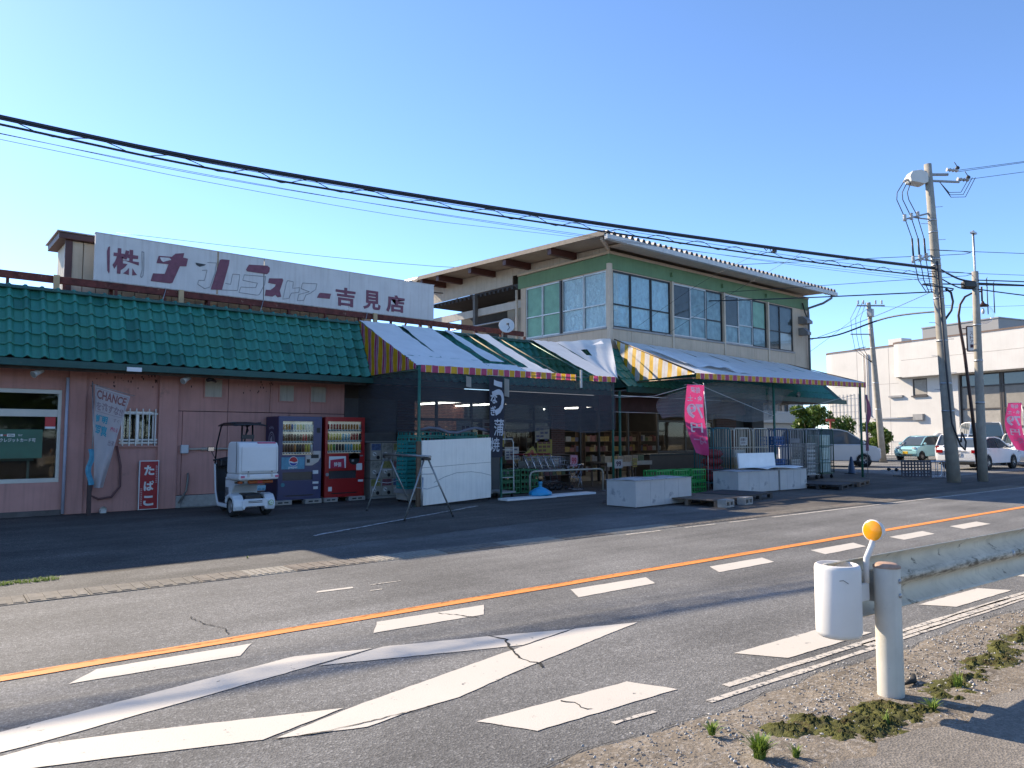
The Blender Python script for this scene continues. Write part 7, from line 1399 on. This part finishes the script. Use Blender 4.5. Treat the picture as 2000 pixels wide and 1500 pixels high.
# ================= beyond: white building, distant blocks, shrubs, fence =================
WB = M('white_render',(.58,.55,.51),.8,var=.07,scale=.8,streak=.18,streakc=(.4,.35,.3)); BRT = M('brown_coping',(.13,.08,.06),.7)
wbd = thing('white_building','large pale two-storey building with rounded parapet corners on the right','building',(56.2,15.0,0),R(-15.5))
# local: +y runs away along the street-side wall, -x faces the car park
def rpath(pts, r, seg=6):
    out = []
    for i,p in enumerate(pts):
        p = Vector(p)
        if i in (0,len(pts)-1): out.append(p); continue
        a,b = (Vector(pts[i-1])-p).normalized(),(Vector(pts[i+1])-p).normalized()
        s,e = p+a*r,p+b*r
        for k in range(seg+1): t = k/seg; out.append(s.lerp(p,t).lerp(p.lerp(e,t),t))
    return out
def extr(path,z0,z1,nm,m_,par):
    n = len(path); mb = MB(); mb.add([(p.x,p.y,z0) for p in path]+[(p.x,p.y,z1) for p in path],[(i+1,i,n+i,n+i+1) for i in range(n-1)],0,True); return mb.build(nm,m_,par)
lowp = rpath([(2.2,-30),(2.2,6.6),(1.2,6.6),(1.2,16.6),(20,16.6)],.9); 
uppL = rpath([(1.15,8.2),(1.15,16.7),(20,16.7)],1.3); uppR = rpath([(1.15,-30),(0,-30),(0,7.9),(2.0,7.9)],1.2)
low_h = 8.6
# windows holes on the right half: build the lower right wall as bays
extr(rpath([(1.2,9.5),(1.2,17.9),(20,17.9)],1.2),0,8.55,'wall',WB,wbd)
mb = MB(); wall_holes(mb,-30,9.5,0,8.55,[(-30,5.6,.3,5.9),(8.0,9.2,4.55,5.85)],.3,lambda y,d,z:(1.2+d,y,z)); mb.build('wall',WB,wbd)
extr(rpath([(.3,-30),(.3,10.4),(1.25,10.4)],.9),6.0,8.6,'parapet_band',WB,wbd)
mb = MB(); mb.box(.3,1.2,-30,9.4,5.95,6.005); mb.build('band_soffit',WB,wbd)
extr(rpath([(.26,-30),(.26,10.44),(1.25,10.44)],.9),8.6,8.72,'coping',BRT,wbd); extr(rpath([(1.16,10.44),(1.16,17.94),(20,17.94)],1.2),8.55,8.68,'coping',BRT,wbd)
mb = MB(); mb.box(1.6,20,-30,17,8.3,8.5); mb.build('roof',CONC,wbd)
BRF = M('window_brown_frame',(.04,.03,.026),.5); CURP = M('curtain_pale',(.34,.31,.27),.8,var=.2,scale=3); WGD = M('window_dark',(.04,.045,.05),.1,spec=.8)
for k in range(6):
    y1 = 5.6-k*3.0; y0 = y1-2.95; w = thing if False else None
    mb = MB(); mb.box(1.38,1.46,y0,y0+.12,.3,5.9); mb.box(1.38,1.46,y1-.12,y1,.3,5.9)
    for z_ in (.3,2.1,3.35,4.95,5.8): mb.box(1.38,1.46,y0+.12,y1-.12,z_,z_+.1)
    mb.box(1.38,1.46,(y0+y1)/2-.05,(y0+y1)/2+.05,.4,3.35); wf_ = mb.build('window',BRF,wbd)
    for z0,z1,m_ in ((5.05,5.8,WGD),(3.45,4.95,M('blind_grey',(.24,.22,.19),.7,var=.15)),(2.2,3.35,CURP),(.4,2.1,CURP)): mb = MB(); mb.quad((1.44,y1-.12,z0),(1.44,y0+.12,z0),(1.44,y0+.12,z1),(1.44,y1-.12,z1)); mb.build('pane',m_,wf_)
mb = MB(); mb.box(1.28,1.36,8.0,9.2,4.55,5.85); w_ = mb.build('window',BRF,wbd); mb = MB(); mb.quad((1.275,9.1,4.65),(1.275,8.1,4.65),(1.275,8.1,5.75),(1.275,9.1,5.75)); mb.build('pane',CURP,w_)
mb = MB(); mb.box(1.05,1.2,7.95,9.25,4.45,4.55); mb.build('sill',BRF,wbd)
for z_ in (2.9,5.6,): mb = MB(); mb.box(1.194,1.2,10.4,16.5,z_,z_+.03); mb.build('render_joint',M('joint_shadow',(.38,.34,.3),.9),wbd)
mb = MB(); mb.box(.294,.3,-30,9.4,7.25,7.28); mb.build('render_joint',MATS['joint_shadow'],wbd)
for y_ in (11.2,14.2): mb = MB(); mb.box(1.194,1.2,y_,y_+.03,0,8.5); mb.build('render_joint',MATS['joint_shadow'],wbd)
mb = MB(); mb.tube([(1.1,13.2,8.2),(1.1,13.2,3.3),(1.1,12.8,2.9),(1.1,9.2,2.8)],.07,8); mb.build('drain_pipe',WB,wbd); mb = MB(); mb.tube([(1.12,13.5,8.2),(1.12,13.5,3.4)],.05,8); mb.build('drain_pipe',WB,wbd)
mb = MB(); mb.box(.95,1.19,8.3,9.1,2.7,3.15); mb.tube([(1.1,9.1,2.9),(1.1,10.5,2.95)],.05,6); mb.build('meter_box',M('meter_grey',(.28,.27,.26),.5),wbd)
for y_,z_ in ((7.2,1.4),(6.2,3.3)): mb = MB(); mb.lathe([(0,.0),(.2,.02),(.3,.12),(.22,.28),(0,.34)],(1.05,y_,z_),14); mb.build('vent_hood',WB,wbd)
mb = MB(); mb.box(1.0,1.19,10.0,11.2,4.5,4.65); mb.build('wall_lamp',M('meter_grey',(.28,.27,.26)),wbd)
mb = MB(); mb.box(3,4.2,11.4,12.6,8.5,9.4); mb.build('roof_box',WB,wbd)
for i in range(5): mb = MB(); mb.box(1.18,1.199,14.2+.0*i,17.4,2.4+.55*i,2.42+.55*i); mb.build('trellis_wire',STEEL,wbd)
for i in range(9): mb = MB(); mb.box(1.15,1.175,14.2+.38*i,14.22+.38*i,1.8,5.0); mb.build('trellis_wire',STEEL,wbd)
# grey block behind
gb = thing('grey_block','plain grey concrete block with rooftop aerials behind the white building','building',(104,36,0),R(-15)); GBK = M('grey_render',(.29,.28,.27),.85,var=.06,scale=.3)
mb = MB(); mb.box(0,14,-6,4,0,15.8); mb.build('wall',GBK,gb); mb = MB(); mb.box(-.1,14.1,-6.1,4.1,15.8,15.95); mb.build('coping',GBK,gb)
for y_,h in ((1.5,3.2),(-4.2,4.5),(-5,3.8)):
    mb = MB(); mb.tube([(1,y_,16.6),(1,y_,16.6+h)],.06,6); [mb.tube([(.2,y_-.6+.1*k,16.6+h-.5*k),(1.8,y_+.6-.1*k,16.6+h-.5*k)],.03,5) for k in range(3)]; mb.build('aerial',DARK,gb)
# low office block seen through the passage
ob = thing('office_block','pale concrete office block with a strip of windows behind the passage','building',(66,49,0),R(2)); OBM = M('office_render',(.44,.41,.36),.85,var=.08)
mb = MB(); wall_holes(mb,-14,26,0,12.2,[(-4.0,7.2,4.6,6.3),(9.0,22,4.6,6.3),(-4,7.2,8.6,10.2)],.4,lambda x,d,z:(x,d,z)); mb.box(-14,26,.5,14,0,12.2); mb.build('wall',OBM,ob)
for a,b,c,d in ((-4,7.2,4.6,6.3),(9,22,4.6,6.3),(-4,7.2,8.6,10.2)):
    mb = MB(); n_ = int((b-a)/1.6); [mb.box(a+(b-a)*i/n_-.06,a+(b-a)*i/n_+.06,.1,.2,c,d) for i in range(n_+1)]; mb.box(a,b,.11,.19,(c+d)/2-.05,(c+d)/2+.05); w_ = mb.build('window',BRF,ob); mb = MB(); mb.quad((a,.3,c),(b,.3,c),(b,.3,d),(a,.3,d)); mb.build('pane',M('office_glass',(.10,.12,.13),.1,spec=.8),w_)
mb = MB(); mb.box(-14,26,-.8,0,3.1,3.3); mb.build('ledge',OBM,ob)
for nm,x_,y_,w_,d_,h_,c_,lb_ in (('low_house',44,44,9,8,5.2,(.36,.35,.34),'low grey house roof showing just beyond the skirt roof end'),('side_house',58,62,12,9,9,(.42,.40,.37),'pale distant house between the shop and the white building')):
    t = thing(nm,lb_,'house',(x_,y_,0)); mb = MB(); mb.box(0,w_,0,d_,0,h_*.75); mb.build('wall',M('house_'+nm,c_,.85),t); mb = MB(); mb.prism([(-.5,h_*.75),(d_+.5,h_*.75),(d_/2,h_)], lambda u,v,q_:(q_,u,v), -.4, w_+.4); mb.build('roof',M('house_roof_grey',(.09,.09,.10),.7),t,fix=True)
    mb = MB(); mb.box(w_*.3,w_*.55,-.04,-.01,h_*.3,h_*.5); mb.build('window',WGD,t)
# shrubs
LEAF = [M('leaf_%d'%i,c,.55,var=.35,scale=20,trans=.25) for i,c in enumerate(((.10,.17,.025),(.16,.22,.03),(.055,.11,.02)))]
def shrub(x,y,rx,ry,h,n,label,z0=.25,cat='shrub',ls=.11):
    t = thing('shrub' if cat=='shrub' else 'small_tree',label,cat,(x,y,0),0,'shrubs by the car park'); rr = random.Random(int(x*10)); mb = MB()
    cl = [(rr.uniform(-.6,.6)*rx,rr.uniform(-.6,.6)*ry,z0+(h-z0)*rr.uniform(.15,.9),rr.uniform(.3,.5)) for _ in range(16)]
    for i in range(n):
        cx,cy,cz,cr = rr.choice(cl); d = Vector((rr.gauss(0,1),rr.gauss(0,1),rr.gauss(0,1))).normalized()*cr*rr.uniform(.55,1.1); p = Vector((cx+d.x*rx,cy+d.y*ry,max(.08,cz+d.z*h*.32)))
        a = Vector((rr.gauss(0,1),rr.gauss(0,1),rr.gauss(.4,1))).normalized(); b = a.orthogonal().normalized(); c_ = a.cross(b); s = ls*rr.uniform(.6,1.3); mb.add([p-b*s,p-c_*s*.45,p+b*s,p+c_*s*.45],[(0,1,2,3)],rr.choice((0,0,1,2)))
    mb.build('crown',LEAF,t)
    for i in range(5):
        a = i*1.256; mb = MB(); mb.tube([(0.05*math.cos(a),.05*math.sin(a),0),(rx*.25*math.cos(a),ry*.25*math.sin(a),h*.4),(rx*.45*math.cos(a),ry*.45*math.sin(a),h*.75)],[.05,.035,.012],6); mb.build('stem' if cat=='shrub' else 'trunk',M('bark',(.09,.06,.04),.9),t)
shrub(44.9,19.9,1.15,1.0,2.3,5200,'sunlit yellow-green shrub beside the far utility pole'); shrub(45.2,23.9,1.5,1.4,3.4,5200,'rounded green tree top showing above the roll cages',.8,'tree',.14); shrub(47.2,23.3,1.0,1.0,2.7,2600,'smaller shrub right of the rounded tree'); shrub(45.9,20.6,.8,.7,1.3,2200,'low shrub along the mesh fence left of the blue car')
# mesh fence along the car park
mf = thing('mesh_fence','low white welded-mesh fence between shrub and light blue car','fence',(47.0,20.6,0),R(-40)); FW = M('fence_white',(.6,.6,.58),.5)
for i in range(3): mb = MB(); mb.tube([(i*1.5,0,0),(i*1.5,0,1.15)],.03,8); mb.build('post',FW,mf)
mb = MB(); mb.tube([(0,0,1.12),(3.0,0,1.12)],.02,6); mb.tube([(0,0,.1),(3.0,0,.1)],.015,6); [mb.tube([(.15*i,0,.1),(.15*i,0,1.12)],.006,4,caps=False) for i in range(21)]; [mb.tube([(0,0,.25+.15*i),(3.0,0,.25+.15*i)],.006,4) for i in range(6)]; mb.build('mesh_panel',FW,mf)
# red standpipe sign far behind the cages
rs = thing('red_marker','small red T-shaped marker post behind the roll cages','marker',(42.5,21.4,0)); mb = MB(); mb.tube([(0,0,0),(0,0,2.45)],.05,8); mb.build('post',M('marker_red',(.35,.04,.03),.5),rs); mb = MB(); mb.box(-.45,.45,-.05,.05,2.35,2.5); mb.build('arm',MATS['marker_red'],rs)

# row of trees across the street behind the viewpoint: the shop windows mirror them
def leafmesh(seed):
    rr = random.Random(seed); mb = MB(); cl = [(rr.uniform(-1.6,1.6),rr.uniform(-1.4,1.4),rr.uniform(2.6,6.4),rr.uniform(.7,1.3)) for _ in range(26)]
    for i in range(4200):
        cx,cy,cz,cr = rr.choice(cl); d = Vector((rr.gauss(0,1),rr.gauss(0,1),rr.gauss(0,1))).normalized()*cr*rr.uniform(.4,1.1); p = Vector((cx,cy,cz))+d
        a = Vector((rr.gauss(0,1),rr.gauss(0,1),rr.gauss(.4,1))).normalized(); b = a.orthogonal().normalized(); c_ = a.cross(b); s = .17*rr.uniform(.7,1.3); mb.add([p-b*s,p-c_*s*.5,p+b*s,p+c_*s*.5],[(0,1,2,3)],rr.choice((0,2,2)))
    return mb.mesh('crown', LEAF)
lmz = [leafmesh(3),leafmesh(8)]; tkm = MB().tube([(0,0,0),(.05,.03,1.6),(-.05,.1,3.4),(.1,0,5.2)],[.2,.16,.12,.04],8).mesh('trunk',MATS['bark'])
for i,x_ in enumerate((-16,-11.5,-7.2,-3,1.5,6,10.5,15,20,25)):
    t = thing('street_tree','leafy tree across the street behind the viewpoint, %s from the left in its row'%('first second third fourth fifth sixth seventh eighth ninth tenth'.split()[i]),'tree',(x_,-13-1.2*(i%3),0),i*1.3,'trees across the street'); part('crown',lmz[i%2],t,sc=(1,1,.8)); part('trunk',tkm,t,sc=(1,1,.8))
